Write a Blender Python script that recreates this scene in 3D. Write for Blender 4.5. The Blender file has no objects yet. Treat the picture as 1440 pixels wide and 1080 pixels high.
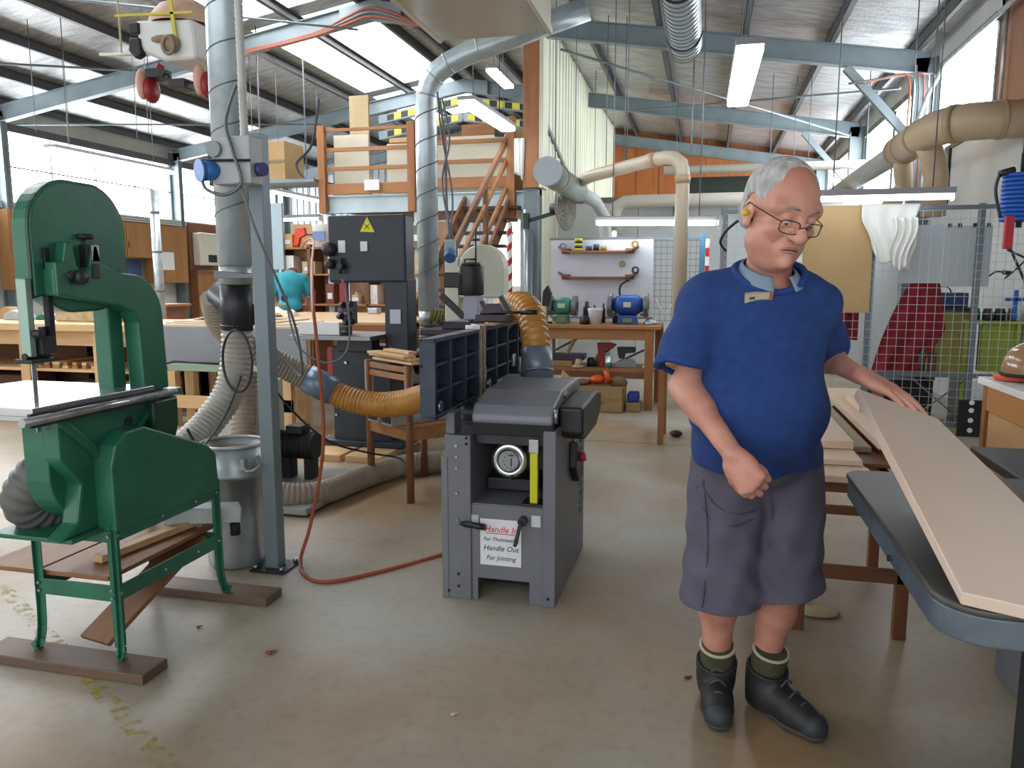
import bpy, bmesh, math, random
import numpy as np
from mathutils import Vector, Matrix, Euler
random.seed(11)
PI = math.pi
S = bpy.context.scene
COL = S.collection

# ---------------------------------------------------------------- camera, world, exposure
cam_d = bpy.data.cameras.new('camera')
cam = bpy.data.objects.new('camera', cam_d)
COL.objects.link(cam)
cam.location = (0, 0, 1.4)
cam.rotation_euler = (math.radians(90 - 7.8), 0, math.radians(14.1))
cam_d.sensor_width = 36
cam_d.lens = 36 * 1080 / 1440
cam_d.clip_end = 100
S.camera = cam
S.view_settings.view_transform = 'Standard'
S.view_settings.look = 'None'
S.view_settings.gamma = 1
S.view_settings.use_curve_mapping = False
S.view_settings.exposure = 1.08
W = bpy.data.worlds.new('overcast_sky')
S.world = W
W.use_nodes = True
bg = W.node_tree.nodes['Background']
bg.inputs['Color'].default_value = (0.95, 0.98, 1.0, 1)
bg.inputs['Strength'].default_value = 0.95
S.cycles.max_bounces = 7
S.cycles.diffuse_bounces = 4
S.cycles.sample_clamp_indirect = 6
WINDOW_GLOW = 7.0
SKYLIGHT_GLOW = 3.9
TUBE_GLOW = 7.0

# ---------------------------------------------------------------- materials
def lin(c):
    if isinstance(c, str):
        c = c.lstrip('#')
        c = [int(c[i:i + 2], 16) / 255 for i in (0, 2, 4)]
    return tuple(x / 12.92 if x <= .04045 else ((x + .055) / 1.055) ** 2.4 for x in c)

MATS = {}
def mat(name, col, rough=.5, metal=0., col2=None, scale=4., stretch=(1, 1, 1), bump=0., bscale=None,
        detail=4., lo=.35, hi=.65, spec=.5, rvar=0., coat=0., alpha=None):
    if name in MATS: return MATS[name]
    m = bpy.data.materials.new(name); MATS[name] = m
    m.use_nodes = True
    nt = m.node_tree; N = nt.nodes; Lk = nt.links
    b = N['Principled BSDF']
    b.inputs['Base Color'].default_value = (*lin(col), 1)
    b.inputs['Roughness'].default_value = rough
    b.inputs['Metallic'].default_value = metal
    b.inputs['Specular IOR Level'].default_value = spec
    if coat: b.inputs['Coat Weight'].default_value = coat
    if alpha is not None: b.inputs['Alpha'].default_value = alpha
    m.diffuse_color = (*lin(col), 1)
    if col2 is None and not bump and not rvar: return m
    tc = N.new('ShaderNodeTexCoord'); mp = N.new('ShaderNodeMapping')
    mp.inputs['Scale'].default_value = stretch
    Lk.new(tc.outputs['Object'], mp.inputs['Vector'])
    nz = N.new('ShaderNodeTexNoise'); nz.inputs['Scale'].default_value = scale
    nz.inputs['Detail'].default_value = detail
    Lk.new(mp.outputs[0], nz.inputs['Vector'])
    if col2 is not None:
        r = N.new('ShaderNodeValToRGB')
        r.color_ramp.elements[0].position = lo; r.color_ramp.elements[1].position = hi
        r.color_ramp.elements[0].color = (*lin(col), 1); r.color_ramp.elements[1].color = (*lin(col2), 1)
        Lk.new(nz.outputs['Fac'], r.inputs['Fac']); Lk.new(r.outputs['Color'], b.inputs['Base Color'])
    if rvar:
        mr = N.new('ShaderNodeMapRange')
        mr.inputs['To Min'].default_value = max(.02, rough - rvar); mr.inputs['To Max'].default_value = rough + rvar
        Lk.new(nz.outputs['Fac'], mr.inputs['Value']); Lk.new(mr.outputs[0], b.inputs['Roughness'])
    if bump:
        n2 = nz
        if bscale:
            n2 = N.new('ShaderNodeTexNoise'); n2.inputs['Scale'].default_value = bscale
            n2.inputs['Detail'].default_value = 3
            Lk.new(mp.outputs[0], n2.inputs['Vector'])
        bp = N.new('ShaderNodeBump'); bp.inputs['Strength'].default_value = bump
        bp.inputs['Distance'].default_value = .02
        Lk.new(n2.outputs['Fac'], bp.inputs['Height']); Lk.new(bp.outputs[0], b.inputs['Normal'])
    return m

def glow(name, col, strength):
    if name in MATS: return MATS[name]
    m = bpy.data.materials.new(name); MATS[name] = m
    m.use_nodes = True
    b = m.node_tree.nodes['Principled BSDF']
    b.inputs['Base Color'].default_value = (*lin(col), 1)
    b.inputs['Emission Color'].default_value = (*lin(col), 1)
    b.inputs['Emission Strength'].default_value = strength
    return m

def wood(name, col, col2, axis='x', scale=3., rough=.55, **k):
    st = {'x': (.12, 1, 1), 'y': (1, .12, 1), 'z': (1, 1, .12)}[axis]
    return mat(name, col, rough, col2=col2, scale=scale * 5, stretch=st, bump=.08, detail=6, lo=.3, hi=.72, **k)

# ---------------------------------------------------------------- mesh builder
def frame_of(d):
    d = Vector(d).normalized()
    a = Vector((0, 0, 1)) if abs(d.z) < .9 else Vector((1, 0, 0))
    u = d.cross(a).normalized()
    return d, u, u.cross(d).normalized()

class MB:
    def __init__(s): s.v = []; s.f = []; s.s = []
    def add(s, vs, fs, smooth=False):
        o = len(s.v); s.v += [tuple(p) for p in vs]
        s.f += [tuple(i + o for i in f) for f in fs]; s.s += [smooth] * len(fs); return s
    def box(s, x0, x1, y0, y1, z0, z1, M=None):
        vs = [Vector((x, y, z)) for x in (x0, x1) for y in (y0, y1) for z in (z0, z1)]
        if M is not None: vs = [M @ v for v in vs]
        return s.add(vs, [(0, 1, 3, 2), (4, 6, 7, 5), (0, 4, 5, 1), (2, 3, 7, 6), (0, 2, 6, 4), (1, 5, 7, 3)])
    def bar(s, p, q, w, h, up=(0, 0, 1)):
        p = Vector(p); q = Vector(q); d = (q - p).normalized(); up = Vector(up)
        if abs(d.dot(up.normalized())) > .98: up = Vector((0, 1, 0))
        u = d.cross(up).normalized(); n = u.cross(d)
        vs = [c + u * a * w / 2 + n * b * h / 2 for c in (p, q) for a in (-1, 1) for b in (-1, 1)]
        return s.add(vs, [(0, 1, 3, 2), (4, 6, 7, 5), (0, 4, 5, 1), (2, 3, 7, 6), (0, 2, 6, 4), (1, 5, 7, 3)])
    def cyl(s, p, q, r, r2=None, n=16, cap=True):
        r2 = r if r2 is None else r2
        p = Vector(p); q = Vector(q); d, u, w = frame_of(q - p)
        vs = [];
        for c, R in ((p, r), (q, r2)):
            for i in range(n):
                a = 2 * PI * i / n; vs.append(c + u * math.cos(a) * R + w * math.sin(a) * R)
        s.add(vs, [(i, (i + 1) % n, n + (i + 1) % n, n + i) for i in range(n)], True)
        if cap:
            s.add(vs[:n], [tuple(range(n))[::-1]]); s.add(vs[n:], [tuple(range(n))])
        return s
    def tube(s, pts, r, n=8, closed=False, cap=True, rad=None):
        P = [Vector(p) for p in pts]; m = len(P); T = []
        for i in range(m):
            a = P[i - 1] if (i or closed) else P[i]; b = P[(i + 1) % m] if (i < m - 1 or closed) else P[i]
            t = b - a; T.append(t.normalized() if t.length > 1e-9 else Vector((0, 0, 1)))
        _, u, w = frame_of(T[0]); vs = []
        for i in range(m):
            t = T[i]; u = (u - t * u.dot(t))
            u = u.normalized() if u.length > 1e-6 else frame_of(t)[1]
            w = t.cross(u); R = rad[i] if rad else r
            for k in range(n):
                a = 2 * PI * k / n; vs.append(P[i] + u * math.cos(a) * R + w * math.sin(a) * R)
        fs = []
        for i in range(m if closed else m - 1):
            j = (i + 1) % m
            for k in range(n):
                l = (k + 1) % n; fs.append((i * n + k, i * n + l, j * n + l, j * n + k))
        s.add(vs, fs, True)
        if cap and not closed:
            s.add(vs[:n], [tuple(range(n))[::-1]]); s.add(vs[-n:], [tuple(range(n))])
        return s
    def lathe(s, prof, c=(0, 0, 0), n=24, axis=(0, 0, 1), smooth=True):
        c = Vector(c); d, u, w = frame_of(axis); vs = []
        for r, z in prof:
            for i in range(n):
                a = 2 * PI * i / n
                vs.append(c + d * z + u * math.cos(a) * max(r, 1e-4) + w * math.sin(a) * max(r, 1e-4))
        fs = []
        for j in range(len(prof) - 1):
            for i in range(n):
                k = (i + 1) % n; fs.append((j * n + i, j * n + k, (j + 1) * n + k, (j + 1) * n + i))
        return s.add(vs, fs, smooth)
    def prism(s, poly, a, b, axis='x', smooth=False):
        n = len(poly)
        def P(u, v, t): return {'x': (t, u, v), 'y': (u, t, v), 'z': (u, v, t)}[axis]
        vs = [P(u, v, a) for u, v in poly] + [P(u, v, b) for u, v in poly]
        s.add(vs, [tuple(range(n))[::-1], tuple(range(n, 2 * n))])
        return s.add(vs, [(i, (i + 1) % n, n + (i + 1) % n, n + i) for i in range(n)], smooth)
    def sphere(s, c, r, nu=16, nv=10, R=None):
        if not hasattr(r, '__len__'): r = (r, r, r)
        c = Vector(c); vs = []; fs = []
        for j in range(nv + 1):
            t = PI * j / nv
            for i in range(nu):
                a = 2 * PI * i / nu
                q = Vector((r[0] * math.sin(t) * math.cos(a), r[1] * math.sin(t) * math.sin(a), r[2] * math.cos(t)))
                if R is not None: q = R @ q
                vs.append(c + q)
        for j in range(nv):
            for i in range(nu):
                k = (i + 1) % nu; fs.append((j * nu + i, (j + 1) * nu + i, (j + 1) * nu + k, j * nu + k))
        return s.add(vs, fs, True)
    def grid(s, fn, nu, nv, smooth=True):
        vs = [fn(i / nu, j / nv) for j in range(nv + 1) for i in range(nu + 1)]
        return s.add(vs, [(j * (nu + 1) + i, j * (nu + 1) + i + 1, (j + 1) * (nu + 1) + i + 1, (j + 1) * (nu + 1) + i)
                          for j in range(nv) for i in range(nu)], smooth)
    def build(s, name, m, parent=None, bevel=0., seg=2, label=None, solid=0., flip=False, kind=None, org=None):
        o_ = ORG.get(parent.name, Vector()) if parent else Vector(org or (0, 0, 0))
        me = bpy.data.meshes.new(name)
        me.from_pydata([Vector(v) - o_ for v in s.v], [], s.f)
        me.polygons.foreach_set('use_smooth', s.s)
        bm = bmesh.new(); bm.from_mesh(me)
        bmesh.ops.remove_doubles(bm, verts=bm.verts, dist=1e-5)
        bmesh.ops.recalc_face_normals(bm, faces=bm.faces)
        bm.to_mesh(me); bm.free()
        me.materials.append(m)
        o = bpy.data.objects.new(name, me); COL.objects.link(o)
        if parent: o.parent = parent; ORG[o.name] = o_
        else: o.location = o_; ORG[o.name] = o_
        if bevel:
            b = o.modifiers.new('bevel', 'BEVEL'); b.width = bevel; b.segments = seg
            b.limit_method = 'ANGLE'; b.angle_limit = math.radians(38)
        if solid:
            q = o.modifiers.new('solid', 'SOLIDIFY'); q.thickness = solid; q.offset = 0
        if label: o['label'] = label
        if kind: o['kind'] = kind
        return o
ORG = {}

def tag(o, label, cat, group=None):
    o['label'] = label; o['category'] = cat
    if group: o['group'] = group
    return o
def thing(name, label, cat, loc=(0, 0, 0), group=None):
    o = bpy.data.objects.new(name, None); COL.objects.link(o)
    o.empty_display_size = .05; o.location = loc; ORG[o.name] = Vector(loc)
    return tag(o, label, cat, group)
def shell(name, loc=(0, 0, 0)):
    o = bpy.data.objects.new(name, None); COL.objects.link(o)
    o.location = loc; ORG[o.name] = Vector(loc); o['kind'] = 'structure'; return o
def dup(o, parent=None):
    c = o.copy(); COL.objects.link(c)
    if parent: c.parent = parent
    ORG[c.name] = ORG.get(o.name, Vector())
    for ch in list(o.children): dup(ch, c)
    return c
def shared(o, loc, parent=None):
    c = o.copy(); COL.objects.link(c); c.parent = parent or o.parent; c.location = loc; return c

def each(name, m, parent, spots, fn, bevel=0.):
    """one small part per spot; alike pieces share their mesh"""
    m_ = fn(MB()); og = ORG.get(parent.name, Vector()); m_.v = [tuple(Vector(v) + og) for v in m_.v]
    base = m_.build(name, m, parent, bevel)
    for i, p in enumerate(spots):
        q = base if i == 0 else shared(base, (0, 0, 0))
        q.location = Vector(p) - ORG.get(parent.name, Vector()); 
    return base
def arc(c, r, a0, a1, n, plane='yz', t=0.):
    out = []
    for i in range(n + 1):
        a = math.radians(a0 + (a1 - a0) * i / n); u = c[0] + r * math.cos(a); v = c[1] + r * math.sin(a)
        out.append((u, v))
    return out
def spline(pts, n=8):
    P = [Vector(p) for p in pts]; out = []
    for i in range(len(P) - 1):
        a = P[max(i - 1, 0)]; b = P[i]; c = P[i + 1]; d = P[min(i + 2, len(P) - 1)]
        for k in range(n):
            t = k / n
            out.append(.5 * ((2 * b) + (c - a) * t + (2 * a - 5 * b + 4 * c - d) * t * t + (3 * b - a - 3 * c + d) * t ** 3))
    out.append(P[-1]); return out
def resample(pts, step):
    P = [Vector(p) for p in pts]; out = [P[0]]; acc = 0
    for a, b in zip(P, P[1:]):
        L = (b - a).length; t = step - acc
        while t <= L:
            out.append(a.lerp(b, t / L)); t += step
        acc = (acc + L) % step if L < step - acc + 1e-9 and False else L - (t - step)
    return out
def hose(mb, pts, r, pitch=.03, depth=.1, n=20):
    q = resample(spline(pts, 12), pitch / 4)
    return mb.tube(q, r, n, rad=[r * (1 - depth * (0, .35, 1, .35)[i % 4]) for i in range(len(q))])

# common materials
M_galv = mat('galvanised_steel', '#a6adb0', .4, .7, '#bcc4c6', 9, rvar=.1)
M_duct = mat('spiral_duct_steel', '#b6c6ce', .33, .45, '#cfdce2', 7, rvar=.08)
M_blacks = mat('black_plastic', '#17181b', .45, 0, bump=.05, scale=60)
M_dark = mat('dark_steel', '#2b2d31', .45, .4, '#3a3c41', 8)
M_rubber = mat('black_rubber', '#141416', .7)
M_navy = mat('navy_machine_paint', '#1f2731', .42, .1, '#27303b', 5, bump=.03)
M_grey = mat('grey_machine_paint', '#696b72', .42, .05, '#71737a', 5, bump=.03)
M_green = mat('green_machine_paint', '#22614a', .36, .05, '#2c7057', 5, bump=.04, bscale=30)
M_steel = mat('worn_bright_steel', '#b9bdc0', .28, .9, '#9b9fa3', 12, rvar=.1)
M_white = mat('white_paint', '#e3e4e2', .5, 0, '#d6d8d6', 3)
M_pine = wood('pine_timber', '#c9a271', '#dcb98a', 'x')
M_pinez = wood('pine_timber_upright', '#bf9767', '#d3ae7e', 'z')
M_oak = wood('orange_hardwood', '#8f5f35', '#a97545', 'x')
M_oakz = wood('orange_hardwood_upright', '#8a5930', '#a36c3d', 'z')
M_red = wood('red_brown_timber', '#6a4226', '#825334', 'x')
M_redz = wood('red_brown_timber_upright', '#684025', '#805132', 'z')
M_redy = wood('red_brown_timber_deep', '#684025', '#805132', 'y')
M_ply = mat('plywood', '#c8b48c', .6, 0, '#b59f76', 2.5, (1, 1, .3), bump=.03)
M_board = wood('pale_dressed_board', '#e4cdb5', '#d2b59a', 'y', 1.6)
M_card = mat('cardboard', '#9d8258', .8, 0, '#a98d63', 3)
M_blue = mat('bright_blue_paint', '#1d57b4', .4)
M_yellow = mat('bright_yellow', '#d8d010', .5)
M_redp = mat('bright_red', '#b3202a', .5)
M_orange = mat('orange_plastic', '#d8531c', .4)
M_paper = mat('white_paper', '#dcdde2', .8)
M_steelb = mat('blue_grey_structural_steel', '#6f7d83', .5, .25, '#7c898e', 3)
M_cord = mat('orange_cord_rubber', '#9c4a2a', .5)
M_wire = mat('grey_wire', '#6d7278', .5, .4)
M_tan = mat('tan_plastic_pipe', '#b39d80', .45, 0, '#bda88c', 2)
M_cream = mat('cream_paint', '#d6d3c0', .5, 0, '#cdcab6', 2)
M_amber = mat('amber_hose', '#a8722c', .32, 0, '#b9843a', 9)
M_ghose = mat('grey_flexible_hose', '#9d9a90', .5, 0, '#adaaa0', 8)
M_tube = glow('fluorescent_tube', '#f4fbff', TUBE_GLOW)
M_win = glow('translucent_window_sheet', '#f6faff', WINDOW_GLOW)
M_sky = glow('translucent_skylight_sheet', '#f9fbff', SKYLIGHT_GLOW)
# ================================================================ SETTING
XL, XR, XRIDGE, YB = -12.35, 2.8, -5.05, 20.9
FR = (2.0, 6.7, 11.4, 16.1, 20.7)
def zr(x): return 5.71 - .163 * abs(x - XRIDGE)

# ---- floor: concrete slabs with sawn joints, glossy and stained
def floor_mat():
    m = bpy.data.materials.new('sealed_concrete'); m.use_nodes = True
    nt = m.node_tree; N = nt.nodes; L = nt.links; b = N['Principled BSDF']
    tc = N.new('ShaderNodeTexCoord')
    def noise(sc, det=5, dist=0.):
        n = N.new('ShaderNodeTexNoise'); n.inputs['Scale'].default_value = sc; n.inputs['Detail'].default_value = det
        n.inputs['Distortion'].default_value = dist; L.new(tc.outputs['Object'], n.inputs['Vector']); return n
    def ramp(n, stops):
        r = N.new('ShaderNodeValToRGB'); e = r.color_ramp.elements
        while len(e) < len(stops): e.new(.5)
        for q, (p, c) in zip(e, stops): q.position = p; q.color = (*lin(c), 1)
        L.new(n.outputs['Fac'], r.inputs['Fac']); return r
    def mix(f, a, c, t='MIX'):
        x = N.new('ShaderNodeMix'); x.data_type = 'RGBA'; x.blend_type = t
        L.new(f, x.inputs[0]) if hasattr(f, 'node') else setattr(x.inputs[0], 'default_value', f)
        L.new(a, x.inputs[6]); L.new(c, x.inputs[7]); return x.outputs[2]
    base = ramp(noise(.9, 6, .1), [(.3, '#8d8576'), (.5, '#a69d8b'), (.66, '#a9aba4')])
    dust = ramp(noise(1.3, 6, .1), [(.35, '#a08f74'), (.66, '#947350')])
    f1 = N.new('ShaderNodeMapRange'); f1.inputs['From Min'].default_value = .44; f1.inputs['From Max'].default_value = .6
    L.new(noise(.55, 6, .2).outputs['Fac'], f1.inputs['Value'])
    c = mix(f1.outputs[0], base.outputs[0], dust.outputs[0])
    sp = ramp(noise(22, 8, 0), [(.3, '#6d675d'), (.5, '#ffffff'), (.8, '#ffffff')])
    c = mix(.14, c, sp.outputs[0], 'MULTIPLY')
    L.new(c, b.inputs['Base Color'])
    mr = N.new('ShaderNodeMapRange'); mr.inputs['To Min'].default_value = .2; mr.inputs['To Max'].default_value = .62
    L.new(noise(1.2, 8, .1).outputs['Fac'], mr.inputs['Value']); L.new(mr.outputs[0], b.inputs['Roughness'])
    bp = N.new('ShaderNodeBump'); bp.inputs['Strength'].default_value = .05; bp.inputs['Distance'].default_value = .01
    L.new(noise(7, 6).outputs['Fac'], bp.inputs['Height']); L.new(bp.outputs[0], b.inputs['Normal'])
    return m
M_floor = floor_mat()
floor = shell('floor')
ys = (-3.2, 6.55, 11.9, 16.5, 21)
for a, b in zip(ys, ys[1:]):
    MB().box(XL - .1, XR + .1, a + .006, b - .006, -.12, 0).build('slab', M_floor, floor)
MB().box(XL - .1, XR + .1, -3.2, 21, -.2, -.02).build('joint_base', mat('joint_dirt', '#4b443a', .9), floor)
def worn(name, col):
    m = bpy.data.materials.new(name); m.use_nodes = True; nt = m.node_tree; N = nt.nodes
    b = N['Principled BSDF']; b.inputs['Base Color'].default_value = (*lin(col), 1); b.inputs['Roughness'].default_value = .55
    n = N.new('ShaderNodeTexNoise'); n.inputs['Scale'].default_value = 26; n.inputs['Detail'].default_value = 9
    r = N.new('ShaderNodeMapRange'); r.inputs['From Min'].default_value = .5; r.inputs['From Max'].default_value = .68; r.inputs['To Max'].default_value = .75
    tc = N.new('ShaderNodeTexCoord'); nt.links.new(tc.outputs['Object'], n.inputs['Vector'])
    nt.links.new(n.outputs['Fac'], r.inputs['Value']); nt.links.new(r.outputs[0], b.inputs['Alpha']); return m
M_line = worn('worn_yellow_paint', '#b8a648')
MB().bar((-3.1, 2.70, .0012), (-1.2, 1.6, .0012), .06, .002).build('floor_line', M_line, floor)
MB().bar((-4.6, 6.1, .0012), (-2.6, 6.2, .0012), .07, .002).build('floor_line', M_line, floor)

# ---- roof: foil lined sheets, purlins, portal frames
M_foil = mat('reflective_foil', '#a9acae', .36, .7, '#cfd1d2', 2.6, (1.2, 4, 1), bump=.9, bscale=22)
M_purl = mat('dark_galvanised_purlin', '#57585a', .5, .3)
M_roof = mat('roof_sheet_edge', '#8a8d90', .6, .3)
ceil = shell('ceiling')
def slope(x0, x1, y0, y1, t=.03, dz=0.):
    return MB().add([(x, y, zr(x) + dz + q) for q in (0, t) for x in (x0, x1) for y in (y0, y1)],
                    [(0, 1, 3, 2), (4, 6, 7, 5), (0, 4, 5, 1), (2, 3, 7, 6), (0, 2, 6, 4), (1, 5, 7, 3)])
for a, b in zip((-3.2,) + FR[0:4], FR[0:4] + (21.0,)):
    slope(XL, -7.25, a, b).build('roof_sheet', M_foil, ceil)
    slope(-5.4, XRIDGE, a, b).build('roof_sheet', M_foil, ceil)
    slope(XRIDGE, XR + .1, a, b).build('roof_sheet', M_foil, ceil)
for i, (a, b) in enumerate(((2.2, 6.5), (6.9, 11.2), (11.6, 15.9), (16.3, 19.2))):
    w = shell('window_%d' % (i + 1))
    slope(-7.25, -5.4, a, b, .02, .01).build('skylight_pane', M_sky, w)
slope(-7.25, -5.4, 19.2, 21).build('roof_sheet', M_foil, ceil)
slope(-7.25, -5.4, -3.2, 2.2).build('roof_sheet', M_foil, ceil)
for y in FR: slope(-7.25, -5.4, y - .2, y + .2).build('roof_sheet', M_foil, ceil)
for x in (-12.1, -11.0, -9.85, -8.7, -7.5, -6.35, -5.25, -4.8, -3.75, -2.9, -1.85, -.75, .4, 1.5, 2.55):
    z = zr(x) - .01
    m = MB(); m.box(x - .035, x + .035, -3, 20.9, z - .15, z - .142).box(x - .035, x + .035, -3, 20.9, z - .008, z)
    m.box(x - .035, x - .029, -3, 20.9, z - .15, z); m.box(x + .029, x + .035, -3, 20.9, z - .15, z - .13)
    m.build('purlin', M_purl, ceil)
def rafter(y, xa, xb, dz=-.165, h=.26):
    m = MB(); pa = Vector((xa, y, zr(xa) + dz - h / 2)); pb = Vector((xb, y, zr(xb) + dz - h / 2))
    m.bar(pa, pb, .012, h)
    for q in (-h / 2, h / 2): m.bar(pa + Vector((0, 0, q)), pb + Vector((0, 0, q)), .13, .014)
    return m
for y in FR:
    rafter(y, XL + .1, XRIDGE).build('rafter', M_steelb, ceil)
    rafter(y, XRIDGE, XR - .1).build('rafter', M_steelb, ceil)
    z = zr(XRIDGE) - .16
    MB().prism([(XRIDGE - .5, z - .34), (XRIDGE, z - .27), (XRIDGE + .5, z - .34), (XRIDGE + .5, z - .08), (XRIDGE, z), (XRIDGE - .5, z - .08)],
               y - .085, y - .07, 'y').build('apex_plate', M_steelb, ceil)
# hazard-striped tie beams on the two far frames
M_yel = mat('hazard_yellow', '#c9c23a', .6); M_blk = mat('hazard_black', '#20211f', .6)
for dz in (-.62, -.95):
    p0 = zr(XRIDGE) + dz
    for sx in (-1, 1):
        m = MB(); m.bar((XRIDGE, 15.95, p0), (XRIDGE + sx * 1.9, 15.95, p0 - .31), .1, .17); m.build('tie_beam', M_steelb, ceil)
        for k in range(10):
            a = XRIDGE + sx * (.1 + k * .16); za = p0 - .163 * (.1 + k * .16)
            MB().add([(a, 15.894, za - .06), (a + sx * .16, 15.894, za - .086), (a + sx * .16, 15.894, za + .034), (a, 15.894, za + .06)],
                     [(0, 1, 2, 3)]).build('tape_stripe', (M_yel, M_blk)[k % 2], ceil)
# roof bracing rods and hangers
for p, q in (((-12, 6.9, 4.15), (-8.6, 11.2, 4.7)), ((-12.0, 11.6, 4.12), (-8.3, 15.9, 4.75)), ((-2.2, 11.7, 4.75), (2.5, 15.9, 4.05)),
             ((2.5, 12, 4.0), (-1.5, 15.9, 4.7)), ((-8.8, 6.8, 4.6), (-5.2, 11.2, 5.1))):
    MB().tube([p, q], .018, 6).build('brace_rod', M_steelb, ceil)
for x in (2.55, .9):
    for y in (11.4, 16.1):
        if x > 2: MB().bar((x, y, 3.2), (x - .85, y, zr(x - .9) - .45), .1, .1).build('knee_brace', M_steelb, ceil)
for x, y in ((-1.4, 10.9), (-1.15, 10.9), (-.25, 10.9), (-.12, 10.9), (-2.0, 14), (-.6, 14.5), (.9, 13), (1.25, 13), (-9, 9), (-8.2, 10), (-7.6, 9.5), (-9.8, 10.4), (-6.9, 12.6)):
    MB().tube([(x, y, zr(x) - .2), (x, y, 2.9 if x > -3 else 3.4)], .006, 5).build('hanger_wire', M_wire, ceil)

# ---- left wall with translucent window strip, cupboard-height cladding
M_cladw = mat('white_wall_sheet', '#c9cbc8', .6, 0, '#bdbfbb', 2)
M_cladg = mat('grey_wall_cladding', '#9aa0a3', .5, .2, '#a7adaf', 2)
def ribbed(x0, x1, z0, z1, y, t=.012, pitch=.2, axis='x'):
    """trapezoid-ribbed sheet standing on a plane; axis x: face looks along y; axis y: face looks along x"""
    poly = []; a = x0
    while a < x1 - .01:
        for d, h in ((0, 0), (pitch * .62, 0), (pitch * .7, .03), (pitch * .88, .03), (pitch * .96, 0)):
            if a + d <= x1: poly.append((a + d, h))
        a += pitch
    poly.append((x1, 0))
    m = MB(); n = len(poly)
    vs = []
    for z in (z0, z1):
        for u, h in poly:
            zz = z(u) if callable(z) else z
            vs.append((u, y - h, zz) if axis == 'x' else (y + h * t / abs(t), u, zz))
    return m.add(vs, [(i, i + 1, n + i + 1, n + i) for i in range(n - 1)])
wl = shell('wall_left')
MB().box(XL - .1, XL, -3.2, 20.9, 0, 2.75).build('wall_sheet', M_cladw, wl)
MB().box(XL - .1, XL, -3.2, 20.9, 4.1, 4.5).build('wall_sheet', M_cladw, wl)
for y in FR[1:]:
    m = MB(); m.box(XL + .02, XL + .27, y - .006, y + .006, 0, zr(XL) - .2)
    m.box(XL + .02, XL + .034, y - .07, y + .07, 0, zr(XL) - .2); m.box(XL + .256, XL + .27, y - .07, y + .07, 0, zr(XL) - .3)
    m.build('column', M_steelb, wl)
MB().box(XL, XL + .12, -3, 20.8, 4.02, 4.16).build('wall_girt', M_purl, wl)
MB().box(XL, XL + .1, -3, 20.8, 2.66, 2.78).build('wall_girt', M_cladw, wl)
MB().box(XL, XL + .05, -3, 20.8, 3.4, 3.425).build('wall_girt', M_wire, wl)
for i, (a, b) in enumerate(((2.2, 6.6), (6.85, 11.3), (11.5, 16.0), (16.2, 20.6))):
    w = shell('window_%d' % (i + 5))
    for k in range(4):
        p, q = a + (b - a) * k / 4, a + (b - a) * (k + 1) / 4
        MB().box(XL - .03, XL - .01, p + .02, q - .02, 2.78, 4.04).build('pane', M_win, w)
        MB().box(XL - .03, XL + .02, q - .015, q + .015, 2.76, 4.06).build('mullion', M_cladw, w)

# ---- back wall: grey cladding left, orange boarded gable right
wb = shell('wall_back')
MB().box(-2.6, XR + .1, YB + .01, YB + .05, 0, 4.6).box(-2.6, XR + .1, YB + .01, YB + .05, 4.5, 5.3).build('wall_sheet', mat('added_dark_backing', '#4a3420', .8), wb)  # added behind the gable boards to block sky glow through their gaps
ribbed(XL, -5.8, 0, lambda u: zr(u), YB).build('cladding', M_cladg, wb)
ribbed(-5.8, -2.5, 3.0, lambda u: zr(u), YB).build('cladding', M_cladg, wb)
MB().box(-5.8, -2.5, YB - .02, YB + .02, 0, 1.2).build('wall_sheet', M_cladw, wb)
M_orb = wood('orange_gable_board', '#8a4a1c', '#a05f2b', 'z', 2)
for i in range(9):
    a = -2.48 + i * .59
    m = MB(); m.prism([(a + .005, 2.4), (a + .58, 2.4), (a + .58, zr(a + .58)), (a + .005, zr(a))], YB - .03, YB - (.0 if i % 2 else .008), 'y')
    m.build('gable_board', M_orb, wb)
w = shell('window_9')
MB().box(-5.7, -2.55, YB + .0, YB + .02, 1.25, 2.95).build('pane', glow('far_window', '#e6eedc', .8), w)
for x in (-5.75, -4.7, -3.6, -2.55): MB().box(x - .05, x + .05, YB - .03, YB + .03, 1.2, 3).build('mullion', M_cladg, w)

# ---- centre partition of the right bay, cream ribbed cladding, faces +X
M_part = mat('cream_ribbed_cladding', '#d4d6c4', .5, 0, '#c6c8b2', 1.2, (1, 1, .4))
wc = shell('wall_centre')
def part_panel(y0, y1):
    m = MB(); ys_ = []; a = y0
    while a < y1 - .01:
        for d, h in ((0, 0), (.2, 0), (.215, .022), (.26, .022), (.275, 0)):
            if a + d <= y1: ys_.append((a + d, h))
        a += .275
    ys_.append((y1, 0)); n = len(ys_)
    vs = [(-2.45 + h, y, z) for z in (0.0, zr(-2.5) - .02) for y, h in ys_]
    m.add(vs, [(i, i + 1, n + i + 1, n + i) for i in range(n - 1)])
    vs = [(-2.5, y, z) for z in (0.0, zr(-2.5) - .02) for y in (y0, y1)]
    return m.add(vs, [(0, 1, 3, 2)])
for a, b in ((11.6, 13.0), (13.0, 14.6), (14.6, 16.1), (16.1, 18.4), (18.4, 20.8)):
    part_panel(a, b).build('cladding_panel', M_part, wc)
MB().bar((-2.42, 11.6, 3.75), (-2.42, 16, 2.6), .03, .07).build('brace_strap', M_wire, wc)
m = MB(); m.box(-2.66, -2.46, 11.3, 11.5, 0, 5.0); m.build('column', M_steelb, wc, .008)
MB().box(-2.66, -2.42, 11.24, 11.3, 2.72, 4.98).build('timber_jamb', M_oakz, wc, .006)
MB().box(-2.42, -2.36, 11.24, 11.6, 2.72, 4.98).build('edge_trim', M_part, wc)
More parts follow.
